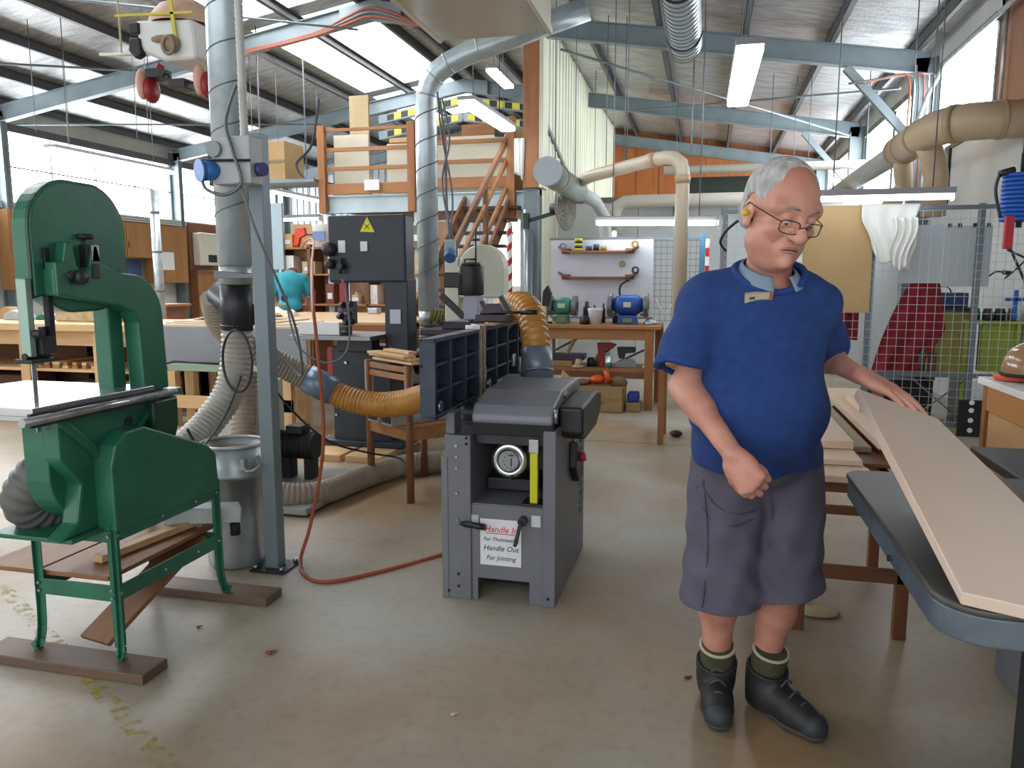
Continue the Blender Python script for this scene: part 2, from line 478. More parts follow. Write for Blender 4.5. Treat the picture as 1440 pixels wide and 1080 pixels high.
MB().tube([(-2.4, 11.2, .1), (-2.4, 11.2, 2.6)], .03, 8).build('conduit', M_wire, wc)
MB().tube([(-2.5, 11.2, .1), (-2.5, 11.2, 2.1)], .022, 8).build('conduit', M_wire, wc)

# ---- white inner wall behind the grinder bench
wi = shell('wall_inner')
for a, b in ((-2.42, -1.1), (-1.1, .2), (.2, 1.5), (1.5, XR)):
    MB().box(a + .006, b - .006, 12.7, 12.8, 0, 2.62).build('wall_panel', mat('white_wall_panel', '#d5dadb', .5, 0, '#cbd1d3', 1.5), wi)
MB().box(-2.42, XR, 12.66, 12.86, 2.62, 2.7).build('capping_rail', mat('capping_grey', '#6e665e', .6), wi)
MB().box(-.4, 1.0, 12.9, 15, 2.55, 3.0).build('roof_of_office', mat('dark_green_trim', '#2f3d35', .6), wi)

# ---- right wall
wr = shell('wall_right')
M_wp = mat('white_right_wall', '#cfd1d0', .5, 0, '#bfc2c2', 1.4)
for a, b in ((-3, 3.2), (3.2, 6), (6, 8.3), (8.3, 10.7)):
    MB().box(XR, XR + .1, a + .004, b - .004, 0, 2.95).build('wall_panel', M_wp, wr)
for a, b in ((10.7, 13), (13, 16.1), (16.1, 20.9)):
    MB().box(XR, XR + .1, a + .004, b - .004, 0, 2.35).build('wall_panel', M_wp, wr)
MB().box(XR, XR + .1, -3, 20.9, 4.08, 4.5).build('wall_sheet', M_wp, wr)
MB().box(XR - .03, XR + .02, 10.5, 10.7, 2.3, 2.98).build('panel_edge', M_dark, wr)
MB().box(XR - .02, XR + .02, -3, 10.7, 2.95, 3.0).build('panel_capping', mat('brown_capping', '#6b5446', .6), wr)
M_bply = mat('brown_wall_plywood', '#a4765a', .6, 0, '#8f6349', 2, (1, 1, .3))
for a, b in ((-3, 2), (2, 5), (5, 7.2), (7.2, 9.15)):
    MB().box(XR + .0, XR + .05, a + .004, b - .004, 3.0, 4.3).build('plywood_panel', M_bply, wr)
for i, (a, b, z) in enumerate(((9.17, 11.25, 3.0), (11.6, 13.6, 2.38), (13.7, 15.95, 2.38), (16.3, 20.6, 2.38))):
    w = shell('window_%d' % (i + 10))
    n = 2 if i < 3 else 3
    for k in range(n):
        p, q = a + (b - a) * k / n, a + (b - a) * (k + 1) / n
        MB().box(XR + .05, XR + .07, p + .015, q - .015, z, 4.06).build('pane', M_win, w)
    for y in (a, b): MB().box(XR - .01, XR + .06, y - .03, y + .03, z - .03, 4.08).build('mullion', M_steelb, w)
    MB().box(XR - .01, XR + .06, a, b, z - .05, z).build('sill', M_wp, w)
    MB().box(XR - .04, XR + .06, a, b, 4.0, 4.09).build('head_trim', mat('mossy_trim', '#5b6048', .8, 0, '#8a8c80', 9), w)
for y in FR[2:]:
    m = MB(); m.box(XR - .27, XR - .02, y - .006, y + .006, 0, zr(XR) - .2)
    m.box(XR - .034, XR - .02, y - .075, y + .075, 0, zr(XR) - .2); m.box(XR - .27, XR - .256, y - .075, y + .075, 0, zr(XR) - .3)
    m.build('column', M_steelb, wr)
MB().tube([(XR - .1, -3, 3.98), (XR - .1, 10.6, 3.98), (XR - .16, 11.1, 3.72), (XR - .3, 11.22, 3.2)], .03, 8).build('conduit', M_galv, wr)
MB().tube([(XR - .06, 8.8, 2.98), (XR - .06, 8.8, 4.2)], .02, 8).build('conduit', M_galv, wr)
for i in range(6):
    x = XR - .36 + i * .055
    MB().tube(spline([(x - .5 - .1 * i, 11.25, 3.93), (x - .1, 11.22, 4.0), (x, 11.2, 3.86), (x, 11.2, 3.4), (x, 11.2, 2.4)], 6), .014, 6).build('conduit_run', (M_cord, M_galv, M_wire)[i % 3], wr)
# ================================================================ GREEN BANDSAW (wheel plane runs in depth, faces +X)
bs = thing('bandsaw', 'old dark green cast-iron bandsaw with a rounded wheel cover on a green stand', 'bandsaw', (-2.2, 2.5, 0))
out = [(2.035, 1.34)] + arc((2.20, 1.56), .165, 180, 95, 8) + arc((2.285, 1.56), .165, 80, 0, 8) + [(2.448, 1.43)] + arc((2.285, 1.455), .163, -10, -88, 7) + arc((2.2, 1.455), .165, -95, -140, 4)
b = MB().prism(out, -2.165, -2.09, 'x').build('upper_wheel_cover', M_green, bs, .012, 3)
cx = sum(p[0] for p in out) / len(out); cz = sum(p[1] for p in out) / len(out)
MB().prism([(cx + (y - cx) * 1.02, cz + (z - cz) * 1.02) for y, z in out], -2.105, -2.094, 'x').build('cover_rim', mat('deep_green_paint', '#0c3f2b', .4), b)
arm = [(2.12, 1.345), (2.12, 1.435), (2.165, 1.45), (2.182, 1.525), (2.207, 1.525), (2.222, 1.445), (2.252, 1.415), (2.282, 1.445), (2.298, 1.525), (2.322, 1.515), (2.335, 1.46), (2.40, 1.425), (2.47, 1.418)] + arc((2.475, 1.255), .163, 80, 0, 7) + [(2.65, .965), (2.51, .965), (2.5, 1.235), (2.475, 1.275), (2.41, 1.30)]
arm = [(y * .978, 1.4 + (z - 1.4) * .978) for y, z in arm]
MB().prism(arm, -2.12, -2.05, 'x').build('frame_arm', M_green, bs, .007)
MB().box(-2.19, -2.12, 2.375, 2.445, .95, 1.32).build('rear_column', M_green, bs, .008)
MB().prism([(2.43, .945), (2.63, .945), (2.63, .972), (2.43, .972)], -2.2, -2.02, 'x').build('column_flange', M_green, bs, .005)
m = MB().box(-2.125, -2.06, 2.228, 2.276, 1.435, 1.515); m.cyl((-2.09, 2.252, 1.40), (-2.09, 2.252, 1.55), .008)
m.lathe([(0, 0), (.03, 0), (.034, .008), (.03, .018), (0, .018)], (-2.09, 2.252, 1.535), 16); m.box(-2.06, -2.045, 2.236, 2.268, 1.40, 1.45)
m.build('tension_block', M_dark, bs, .003)
m = MB().cyl((-2.06, 2.262, 1.44), (-2.06, 2.262, 1.52), .008); m.box(-2.058, -2.05, 2.24, 2.275, 1.46, 1.515); m.build('tension_slide', M_steel, bs)
MB().box(-2.13, -2.04, 2.075, 2.13, 1.345, 1.455).build('guide_bracket', M_green, bs, .006)
m = MB(); m.lathe([(0, 0), (.02, 0), (.026, .01), (.026, .025), (.02, .035), (0, .035)], (-2.05, 2.165, 1.405), 14, (1, 0, 0)); m.cyl((-2.05, 2.125, 1.41), (-2.03, 2.125, 1.41), .012); m.build('clamp_knob', M_dark, bs)
MB().box(-2.105, -2.082, 2.075, 2.097, 1.165, 1.50).build('guide_post', mat('blackened_post', '#25222a', .4, .5), bs, .003)
MB().box(-2.135, -2.095, 2.005, 2.03, 1.15, 1.40).build('blade_guard', mat('pale_green_guard', '#8da398', .35, .6), bs, .004)
m = MB().box(-2.14, -2.08, 2.035, 2.095, 1.155, 1.215); m.cyl((-2.12, 2.0, 1.15), (-2.12, 2.1, 1.15), .012); m.cyl((-2.09, 2.02, 1.225), (-2.06, 2.02, 1.225), .014); m.box(-2.16, -2.09, 2.0, 2.09, 1.128, 1.142)
m.cyl((-2.11, 2.07, 1.2), (-2.11, 2.07, 1.245), .013); m.build('blade_guides', M_dark, bs, .003)
MB().box(-2.117, -2.114, 2.022, 2.038, .9, 1.35).build('saw_blade', M_steel, bs)
m = MB().box(-2.62, -2.33, 1.92, 2.47, .972, 1.0); m.box(-2.33, -2.02, 1.92, 2.02, .972, 1.0).box(-2.33, -2.02, 2.025, 2.47, .972, 1.0)
m.box(-2.6, -2.04, 1.94, 2.45, .95, .972); m.build('saw_table', mat('polished_cast_iron', '#c3c6c9', .2, .85, '#aeb2b6', 6, rvar=.08), bs, .003)
m = MB().tube([(-2.0, 1.86, .965), (-2.0, 2.56, .965)], .014, 10); m.build('fence_rail', M_steel, bs)
MB().box(-2.02, -2.008, 1.9, 2.5, .94, .985).build('rail_bracket', M_dark, bs)
low = [(2.06, .94), (2.06, .72)] + arc((2.25, .735), .19, 185, 270, 8) + arc((2.38, .735), .2, 280, 345, 5) + [(2.58, .8), (2.6, .94)]
MB().prism(low, -2.22, -2.12, 'x').build('lower_wheel_cover', M_green, bs, .012)
MB().prism([(2.05, .94), (2.5, .94), (2.56, .88), (2.5, .80), (2.34, .72), (2.3, .56), (2.38, .525), (2.02, .525), (2.1, .57), (2.13, .7), (2.05, .80)], -2.13, -2.06, 'x').build('lower_frame', M_green, bs, .01)
m = MB(); m.bar((-2.055, 2.06, .93), (-2.055, 2.3, .70), .03, .02, (1, 0, 0)); m.bar((-2.055, 2.5, .92), (-2.055, 2.25, .72), .02, .02, (1, 0, 0)); m.build('frame_rib', M_green, bs, .004)
m = MB(); [m.cyl((-2.06, y, z), (-2.056, y, z), .02) for y, z in ((2.37, .875), (2.3, .77))]; m.build('casting_hole', M_rubber, bs)
MB().prism([(2.46, .94), (2.6, .94), (2.6, .83), (2.56, .74), (2.5, .70), (2.46, .8)], -2.11, -2.02, 'x').build('trunnion', mat('deep_green_paint', '', 0), bs, .01)
MB().box(-2.38, -2.04, 2.05, 2.4, .512, .528).build('mounting_plate', M_green, bs, .003)
gd = [(2.19, .515), (2.19, .75), (2.215, .82), (2.27, .862), (2.36, .865), (2.72, .72), (2.775, .67), (2.785, .515)]
MB().prism(gd, -2.075, -1.985, 'x').build('belt_guard', M_green, bs, .008)
def stand_leg(x, y, sx, sy):
    m = MB(); pr = [(0, .52), (0, .17), (.006, .1), (.022, .05), (.05, .022), (.085, .015)]
    for a, b_ in zip(pr, pr[1:]):
        for o_, w_ in (((0, .02), (.004, .042)), ((.02, 0), (.042, .004))):
            p = Vector((x + sx * (a[0] if w_[1] < .01 else a[0] * .5), y + sy * a[0], a[1] + .03)); q = Vector((x + sx * (b_[0] if w_[1] < .01 else b_[0] * .5), y + sy * b_[0], b_[1] + .03))
            off = Vector((-sx * o_[0], -sy * o_[1], 0)); m.bar(p + off, q + off, w_[0], w_[1], (0, 1, 0))
    m.box(min(x, x + sx * .03), max(x, x + sx * .03), min(y, y + sy * .085), max(y, y + sy * .085), .036, .048)
    return m
for x, y, sx, sy in ((-2.01, 2.2, 1, -.3), (-2.355, 2.2, -1, -.3), (-2.01, 2.80, 1, .3), (-2.355, 2.80, -1, .3)):
    stand_leg(x, y, sx * .35, sy).build('leg', M_green, bs, .002)
m = MB()
for z0, z1 in ((.47, .52), (.25, .31)):
    m.box(-2.015, -2.007, 2.2, 2.80, z0, z1).box(-2.36, -2.352, 2.2, 2.80, z0, z1).box(-2.355, -2.01, 2.196, 2.204, z0, z1).box(-2.355, -2.01, 2.796, 2.804, z0, z1)
m.box(-2.36, -2.005, 2.19, 2.26, .508, .516).box(-2.08, -2.005, 2.2, 2.81, .508, .516).box(-2.36, -2.29, 2.2, 2.81, .508, .516)
m.build('stand_frame', M_green, bs, .002)
each('bolt', M_steel, bs, [(-2.009, y, z) for y in (2.21, 2.45, 2.65, 2.79) for z in (.495, .28)], lambda m: m.cyl((0, 0, 0), (.008, 0, 0), .006, n=8))
each('bolt', M_steel, bs, [(x, 2.196, z) for x in (-2.345, -2.025) for z in (.495, .295, .265)], lambda m: m.cyl((0, 0, 0), (0, -.008, 0), .006, n=8))
for i, (n, y0, y1, x0, x1) in enumerate((('nearer', 2.11, 2.24, -2.56, -1.85), ('farther', 2.79, 2.92, -2.46, -1.79))):
    o = MB().box(x0, x1, y0, y1, 0, .038).build('foot_board', wood('weathered_board', '#5d4a3c', '#705a49', 'x'), None, .004, org=(x0, y0, 0))
    tag(o, ('dark weathered floor board under the near feet of the green bandsaw stand', 'dark weathered floor board under the far feet of the green bandsaw stand')[i], 'board', 'boards under the green bandsaw')
M_wboard = wood('brown_shelf_board', '#7d5636', '#916744', 'y')
for i, (x0, x1, y1) in enumerate(((-2.62, -2.37, 2.78), (-2.36, -2.06, 2.84))):
    o = MB().box(x0, x1, 2.215 if i else 2.21, y1, .316, .334).build('offcut_board', M_wboard, None, .003, org=(x0, 2.2, .316))
    tag(o, ('left brown board lying across the rails of the green bandsaw stand', 'right brown board lying across the rails of the green bandsaw stand')[i], 'board', 'boards stored in the bandsaw stand')
o = MB().bar((-2.2, 2.32, .35), (-2.13, 2.8, .353), .05, .028).build('pale_batten', M_pine, None, .003, org=(-2.2, 2.4, .34))
tag(o, 'short pale yellow batten lying on the boards in the bandsaw stand', 'batten')
o = MB().bar((-2.22, 2.3, .03), (-2.12, 2.78, .3), .16, .02).build('leaning_offcut', M_wboard, None, .003, org=(-2.2, 2.4, .1))
tag(o, 'rough brown plank propped at a slant beneath the bandsaw stand', 'plank')
m = MB(); m.bar((-2.22, 2.72, .40), (-1.985, 2.92, .37), .1, .07); o = m.build('metal_chute', M_galv, None, .004, org=(-2.1, 2.8, .38)); tag(o, 'small galvanised chute poking out of the bandsaw stand', 'chute')
MB().cyl((-1.985, 2.88, .33), (-1.985, 2.88, .28), .022).build('chute_plug', M_rubber, o)
t = thing('hose_end', 'ribbed grey suction hose bulging below the bandsaw on the left', 'hose', (-2.4, 2.1, .6))
hose(MB(), [(-2.24, 2.2, .74), (-2.27, 2.15, .70), (-2.31, 2.14, .62), (-2.30, 2.22, .555), (-2.26, 2.34, .55)], .082).build('hose_wall', mat('dark_grey_hose', '#5d5d5c', .5), t)

# ================================================================ PLANER THICKNESSER
pl = thing('planer_thicknesser', 'grey planer thicknesser with its ribbed tables folded up on the left', 'planer', (-.83, 3.4, 0))
MB().box(-1.075, -.958, 3.08, 3.86, 0, .735).box(-1.09, -1.06, 3.075, 3.8, 0, .64).build('left_column', M_grey, pl, .004)
MB().box(-.64, -.585, 3.08, 3.86, 0, .77).build('right_column', M_grey, pl, .004)
m = MB().prism([(-.96, 0), (-.96, .43), (-.64, .43), (-.64, 0), (-.70, 0), (-.70, .1), (-.93, .1), (-.93, 0)], 3.092, 3.11, 'y')
m.box(-.96, -.64, 3.1, 3.45, .42, .435); m.build('front_panel', M_grey, pl, .003)
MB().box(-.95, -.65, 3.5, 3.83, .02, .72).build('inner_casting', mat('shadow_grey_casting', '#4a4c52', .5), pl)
MB().box(-.93, -.70, 3.3, 3.85, 0, .1).build('base_pan', M_rubber, pl)
MB().box(-.955, -.645, 3.14, 3.8, .69, .735).build('thicknesser_bed', M_dark, pl, .004)
m = MB(); [m.cyl((-.95, y, .77), (-.6, y, .77), .03) for y in (3.16, 3.3)]; m.box(-.955, -.6, 3.1, 3.75, .74, .80); m.build('cutter_block', M_rubber, pl, .004)
MB().prism([(3.085, .79), (3.085, .825), (3.12, .868), (3.3, .91), (3.7, .915), (3.8, .885), (3.8, .79)], -.955, -.6, 'x').build('dust_hood', mat('hood_grey_paint', '#6d7078', .33, .05, '#767981', 4), pl, .014, 3)
m = MB(); m.cyl((-.80, 3.45, .62), (-.80, 3.16, .62), .02); m.build('wheel_shaft', M_steel, pl)
wh = MB().lathe([(.0, .0), (.045, 0), (.052, -.012), (.062, -.016), (.076, -.008), (.082, .008), (.078, .022), (.05, .016), (0, .016)], (-.802, 3.15, .622), 32, (0, 1, 0)).build('handwheel', mat('polished_aluminium', '#cfd2d4', .16, .95), pl)
m = MB().cyl((-.802, 3.139, .622), (-.802, 3.131, .622), .044, n=28); d = m.build('depth_dial', mat('dial_grey', '#8b9094', .4), wh)
m = MB(); [m.cyl((-.79 + math.sin(a) * .034, 3.13, .622 + math.cos(a) * .034), (-.79 + math.sin(a) * .034, 3.128, .622 + math.cos(a) * .034), .0025, n=6) for a in [k * PI / 6 for k in range(12)]]
m.box(-.792, -.788, 3.1275, 3.13, .60, .635).box(-.80, -.78, 3.1275, 3.13, .645, .65).build('dial_mark', M_rubber, wh)
m = MB().cyl((-.79, 3.15, .545), (-.79, 3.11, .54), .009); m.build('crank_knob', M_dark, wh)
m = MB().box(-.705, -.672, 3.12, 3.15, .44, .685); m.build('yellow_scale_column', mat('scale_yellow', '#c9c51c', .4), pl, .002)
MB().box(-.71, -.667, 3.115, 3.155, .665, .725).build('scale_head', M_steel, pl, .003)
MB().box(-.74, -.64, 3.1, 3.2, .432, .447).build('scale_foot', M_blacks, pl, .003)
MB().box(-.95, -.72, 3.3, 3.5, .44, .5).build('chip_deflector', M_dark, pl, .01)
m = MB(); m.cyl((-.98, 3.06, .35), (-.885, 3.045, .348), .014); m.cyl((-1.0, 3.06, .351), (-.98, 3.06, .35), .009); m.build('latch_handle', M_blacks, pl)
MB().box(-.965, -.925, 3.088, 3.094, .32, .385).build('latch_label', mat('label_grey', '#b5b7ba', .6), pl)
m = MB(); m.cyl((-.725, 3.09, .378), (-.725, 3.055, .378), .02); m.bar((-.728, 3.05, .378), (-.752, 3.04, .275), .016, .012, (0, 1, 0)); m.build('feed_lever', M_blacks, pl, .003)
MB().box(-.69, -.65, 3.086, 3.093, .352, .402).box(-.684, -.656, 3.083, 3.087, .382, .397).build('lever_label', mat('label_white', '#c4c7c6', .6), pl)
def lettering(txt, x, z, size, y, m_, parent, ax='front', shear=0., ex=.0006):
    c = bpy.data.curves.new('lettering', 'FONT'); c.body = txt; c.size = size; c.align_x = 'CENTER'; c.extrude = ex; c.shear = shear; c.resolution_u = 3
    o = bpy.data.objects.new('lettering', c); COL.objects.link(o); o.data.materials.append(m_)
    if parent: o.parent = parent
    o.location = Vector((x, y, z)) - (ORG[parent.name] if parent else Vector()); o.rotation_euler = (PI / 2, 0, 0)
    me = bpy.data.meshes.new_from_object(o.evaluated_get(bpy.context.evaluated_depsgraph_get())); q = bpy.data.objects.new('lettering', me); COL.objects.link(q)
    q.parent = o.parent; q.location = o.location; q.rotation_euler = o.rotation_euler; bpy.data.objects.remove(o); q.name = 'lettering'; return q
nt_ = MB().box(-.918, -.735, 3.0885, 3.0905, .165, .372).build('paper_notice', M_paper, pl, label='white handwritten paper notice taped to the front panel')
M_ink = mat('dark_ink', '#22242c', .7); M_rink = mat('red_ink', '#d0304f', .7)
for txt, z, mm, sz in (('Handle In', .315, M_rink, .038), ('For Thicknessing', .275, M_ink, .023), ('Handle Out', .232, M_ink, .033), ('For Jointing', .19, M_ink, .028)):
    lettering(txt, -.826, z, sz, 3.0875, mm, nt_, shear=.25)
MB().box(-.893, -.765, 3.087, 3.0885, .307, .310).build('underline', M_rink, nt_)
each('bolt', M_steel, pl, [(-1.02, 3.08, z) for z in (.69, .64, .59, .48, .36)], lambda m: m.cyl((0, 0, 0), (0, -.008, 0), .007, n=8))
each('dark_bolt', M_rubber, pl, [(x, 3.08, z) for x, z in ((-.975, .70), (-.975, .725), (-1.015, .115), (-1.015, .06), (-1.06, .035), (-.615, .04))], lambda m: m.cyl((0, 0, 0), (0, -.007, 0), .006, n=8))
MB().prism([(3.2, .735), (3.2, .855), (3.62, .87), (3.78, .845), (3.78, .76), (3.62, .70), (3.3, .70)], -.6, -.49, 'x').build('end_cover', M_blacks, pl, .015, 3)
m = MB(); m.cyl((-.63, 3.12, .77), (-.63, 3.12, .84), .01); m.cyl((-.63, 3.12, .79), (-.63, 3.12, .80), .02); m.cyl((-.59, 3.1, .80), (-.59, 3.1, .86), .008); m.cyl((-.6, 3.35, .87), (-.6, 3.35, .905), .01); m.build('fence_bolts', M_steel, pl)
MB().prism([(3.42, .66), (3.62, .55), (3.62, .45), (3.5, .45), (3.4, .54)], -.585, -.55, 'x').build('switch_box', M_blacks, pl, .006)
MB().cyl((-.55, 3.5, .57), (-.525, 3.5, .575), .022).build('stop_button', M_redp, pl)
MB().box(-.585, -.58, 3.5, 3.54, .6, .68).build('warning_sticker', M_orange, pl)
each('vent_slot', mat('vent_shadow', '#5b5e66', .6), pl, [(-.583, 3.75, .69 - k * .045) for k in range(11)], lambda m: m.box(-.003, .003, -.03, .03, -.01, .01))
M_tab = mat('blue_black_cast_iron', '#2e3747', .42, .3, '#384253', 6)
def folded_table(y0, y1):
    z0, z1 = .82, 1.155; x0, x1 = -1.135, -1.068
    m = MB().box(x0, x0 + .014, y0, y1, z0, z1)
    for a in (y0, y1 - .016): m.box(x0, x1, a, a + .016, z0, z1)
    for a in (z0, z1 - .016): m.box(x0, x1, y0, y1, a, a + .016)
    t = m.build('folded_table', M_tab, pl, .003)
    n = 4 if y1 - y0 > .8 else 3
    for k in range(1, n): q = y0 + (y1 - y0) * k / n; MB().box(x0, x1 - .004, q - .007, q + .007, z0, z1).build('rib', M_tab, t)
    for k in (1, 2): q = z0 + (z1 - z0) * k / 3; MB().box(x0, x1 - .01, y0, y1, q - .006, q + .006).build('rib', M_tab, t)
    MB().cyl((x1 - .01, y0 + .06, z0 + .05), (x1 + .008, y0 + .06, z0 + .05), .022).build('lock_bolt', M_steel, t)
    return t
folded_table(2.955, 3.61); folded_table(3.70, 4.66)
for y in (3.60, 3.695): MB().box(-1.14, -1.066, y, y + .014, .81, 1.175).build('table_lip', M_steel, pl)
MB().box(-1.12, -1.08, 3.625, 3.69, .83, 1.17).build('lip_timber', M_pinez, pl)
m = MB(); m.cyl((-1.12, 3.5, .76), (-1.0, 3.5, .76), .05); m.cyl((-1.12, 3.7, .77), (-1.0, 3.7, .77), .04); m.box(-1.12, -1.0, 3.3, 3.8, .73, .76); m.bar((-1.1, 3.62, .76), (-1.1, 3.66, .9), .03, .05)
m.build('table_hinge', M_dark, pl, .004)
MB().box(-1.075, -1.035, 3.1, 3.2, .735, .83).build('hinge_arm', M_grey, pl, .004)
m = MB().cyl((-.85, 3.95, .86), (-.87, 4.0, 1.03), .085, n=24); m.cyl((-.855, 3.95, .9), (-.857, 3.955, .912), .09, n=24); m.build('hose_spigot', mat('blue_grey_collar', '#76808f', .35, .3), pl)
m = MB(); m.cyl((-1.0, 4.02, .93), (-1.0, 4.02, 1.0), .012); m.cyl((-.97, 4.05, .9), (-.97, 4.05, .98), .01); m.box(-1.05, -.75, 3.85, 4.1, .80, .88); m.build('hood_mount', M_galv, pl, .006)
m = MB(); m.box(-1.17, -1.0, 3.86, 4.0, 1.175, 1.215); m.prism([(-1.16, 1.215), (-1.02, 1.215), (-1.05, 1.27), (-1.12, 1.27)], 3.9, 3.96, 'y'); m.build('guide_fence', mat('violet_black_iron', '#3a2f3d', .4, .3), pl, .006)
m = MB(); m.cyl((-1.09, 3.88, 1.225), (-.92, 3.88, 1.228), .007); m.cyl((-.93, 3.88, 1.228), (-.84, 3.88, 1.23), .013); m.bar((-1.04, 3.9, 1.31), (-.99, 3.9, 1.23), .03, .025); m.build('fence_lever', M_blacks, pl)
t = thing('amber_suction_hose', 'amber ribbed suction hose arching over the planer hood', 'hose', (-.9, 4.0, 1.1))
hose(MB(), [(-.868, 3.99, 1.01), (-.885, 4.03, 1.10), (-.92, 4.1, 1.195), (-.99, 4.2, 1.25), (-1.09, 4.3, 1.235), (-1.2, 4.4, 1.13)], .080, .036, .12).build('hose_wall', M_amber, t)
t = thing('suction_hose', 'long suction hose, grey then amber after a blue clamp, slung to the planer', 'hose', (-2.2, 4.2, .8))
hose(MB(), [(-2.62, 3.72, 1.3), (-2.66, 3.85, 1.12), (-2.55, 4.0, .97), (-2.36, 4.12, .84), (-2.27, 4.16, .78)], .078, .022).build('grey_hose_length', mat('smoky_hose', '#8b8375', .45), t)
MB().cyl((-2.31, 4.14, .808), (-2.16, 4.19, .725), .087, n=20).build('blue_clamp', mat('silver_blue_tape', '#6d8299', .3, .4), t)
hose(MB(), [(-2.2, 4.17, .745), (-2.08, 4.2, .685), (-1.9, 4.2, .655), (-1.7, 4.15, .68), (-1.5, 4.05, .74), (-1.25, 3.9, .79)], .078, .027, .12).build('amber_hose_length', M_amber, t)

# power cord hanging from the roof and lying to the planer
c = spline([(-6.27, 11.2, 1.86), (-5.4, 9.8, 1.92), (-4.0, 7.4, 1.80), (-2.5, 4.6, 1.50), (-1.96, 3.6, 1.28), (-1.86, 3.44, 1.1), (-1.83, 3.42, .6), (-1.88, 3.36, .2), (-1.9, 3.28, .03), (-1.8, 3.14, .009), (-1.66, 3.09, .009), (-1.47, 3.27, .009), (-1.26, 3.56, .009), (-1.08, 3.7, .06)], 10)
o = MB().tube(c, .009, 7).build('power_cord', M_cord, org=(-1.8, 3.4, 0)); tag(o, 'orange power cord strung from the back shelves and curling over the floor to the planer', 'cord')

# ================================================================ STEEL POST, DUCT, SOCKET BOX, BIN
t = thing('steel_post', 'slim grey steel post bolted to the floor beside the metal bin', 'post', (-2.0, 3.21, 0))
MB().box(-2.035, -1.965, 3.18, 3.25, .008, 2.05).build('shaft', M_steelb, t, .004)
MB().box(-2.09, -1.91, 3.13, 3.30, 0, .01).build('base_plate', M_dark, t)
each('anchor_bolt', M_steel, t, [(x, y, .01) for x in (-2.07, -1.93) for y in (3.15, 3.28)], lambda m: m.cyl((0, 0, 0), (0, 0, .02), .011, n=6))
t = thing('switch_box', 'grey electrical switch box with a blue socket strapped to the tall duct', 'box', (-2.05, 3.15, 1.92))
MB().box(-2.14, -1.95, 3.07, 3.17, 1.815, 2.02).build('enclosure', mat('grey_enclosure', '#a9aeb0', .5), t, .006)
MB().cyl((-2.12, 3.07, 1.965), (-2.12, 3.05, 1.965), .035).build('isolator_dial', mat('isolator_grey', '#8d9496', .5), t)
m = MB(); m.cyl((-2.125, 3.1, 1.875), (-2.165, 3.03, 1.87), .038, .045); m.cyl((-2.165, 3.03, 1.87), (-2.172, 3.018, 1.869), .05); m.build('blue_socket', mat('socket_blue', '#2f6fb8', .4), t)
MB().cyl((-1.95, 3.13, 1.88), (-1.915, 3.12, 1.88), .03).build('side_socket', mat('socket_violet', '#3a3f78', .4), t)
MB().tube(spline([(-2.17, 3.03, 1.86), (-2.14, 3.02, 1.79), (-2.05, 3.03, 1.765), (-1.985, 3.05, 1.82), (-2.02, 3.05, 1.95), (-2.06, 3.07, 2.08), (-2.06, 3.16, 2.25)], 8), .008, 7).build('loop_cable', M_wire, t)
MB().tube([(-2.2, 3.06, 1.92), (-1.94, 3.055, 1.91)], .006, 6).build('strap', M_rubber, t)
m = MB(); q = [(-2.055, 3.2, 2.0 + k * .012) for k in range(220)]; m.tube(q, .02, 8, rad=[.02 - .003 * (k % 2) for k in range(220)]); m.build('flexible_conduit', mat('pale_conduit', '#b9bdb5', .5), t)
MB().tube(spline([(-2.0, 3.06, 1.82), (-1.95, 3.1, 1.6), (-1.9, 3.3, 1.2), (-1.98, 3.5, .92), (-2.1, 3.6, .95), (-2.2, 3.6, 1.05)], 8), .006, 6).build('drop_cable', M_wire, t)
def spiral_duct(mb, x, y, z0, z1, r, pitch=.11):
    mb.cyl((x, y, z0), (x, y, z1), r, n=28)
    return mb
def helix(x, y, z0, z1, r, pitch, w=.004):
    n = int((z1 - z0) / pitch * 20); return MB().tube([(x + r * math.cos(2 * PI * k / 20), y + r * math.sin(2 * PI * k / 20), z0 + pitch * k / 20) for k in range(n + 1)], w, 5)
t = thing('tall_duct', 'tall spiral steel extraction duct dropping beside the steel post', 'duct', (-2.4, 3.6, 1.2))
spiral_duct(MB(), -2.4, 3.6, 1.47, 4.9, .088).build('duct_pipe', M_duct, t)
helix(-2.4, 3.6, 1.6, 4.8, .0885, .2).build('spiral_seam', M_wire, t)
MB().cyl((-2.4, 3.6, 1.37), (-2.4, 3.6, 1.475), .083, n=24).build('steel_collar', M_galv, t)
MB().cyl((-2.41, 3.6, 1.13), (-2.4, 3.6, 1.38), .082, n=24).build('dark_sleeve', M_dark, t)
MB().prism([(-2.42, 1.44), (-2.2, 1.42), (-2.2, 1.405), (-2.42, 1.40)], 3.44, 3.6, 'y').build('damper_plate', M_wire, t)
MB().cyl((-2.36, 3.62, 1.2), (-2.6, 3.74, 1.32), .075, n=20).build('side_branch', M_dark, t)
hose(MB(), [(-2.41, 3.6, 1.16), (-2.42, 3.6, .98), (-2.45, 3.56, .8), (-2.52, 3.47, .65), (-2.56, 3.3, .54), (-2.5, 3.05, .5)], .083, .028, .1).build('ribbed_hose', mat('clear_ribbed_hose', '#9a978d', .4, 0, '#aaa79f', 8), t)
o = MB().tube([(-2.33 + .085 * math.sin(a), 3.47, .98 + .16 * math.cos(a)) for a in [k * PI / 20 for k in range(82)]], .007, 6).build('cable_coil', M_dark, org=(-2.33, 3.47, .98)); tag(o, 'loop of dark cable hung on the ribbed hose', 'cable')
o = MB().tube(spline([(-2.0, 2.62, .80), (-2.1, 2.8, .70), (-2.28, 3.1, .62), (-2.36, 3.4, .72), (-2.33, 3.5, .9)], 8), .006, 6).build('machine_lead', M_dark, org=(-2.1, 2.8, .7)); tag(o, 'thin dark machine lead sagging behind the green bandsaw', 'cable')
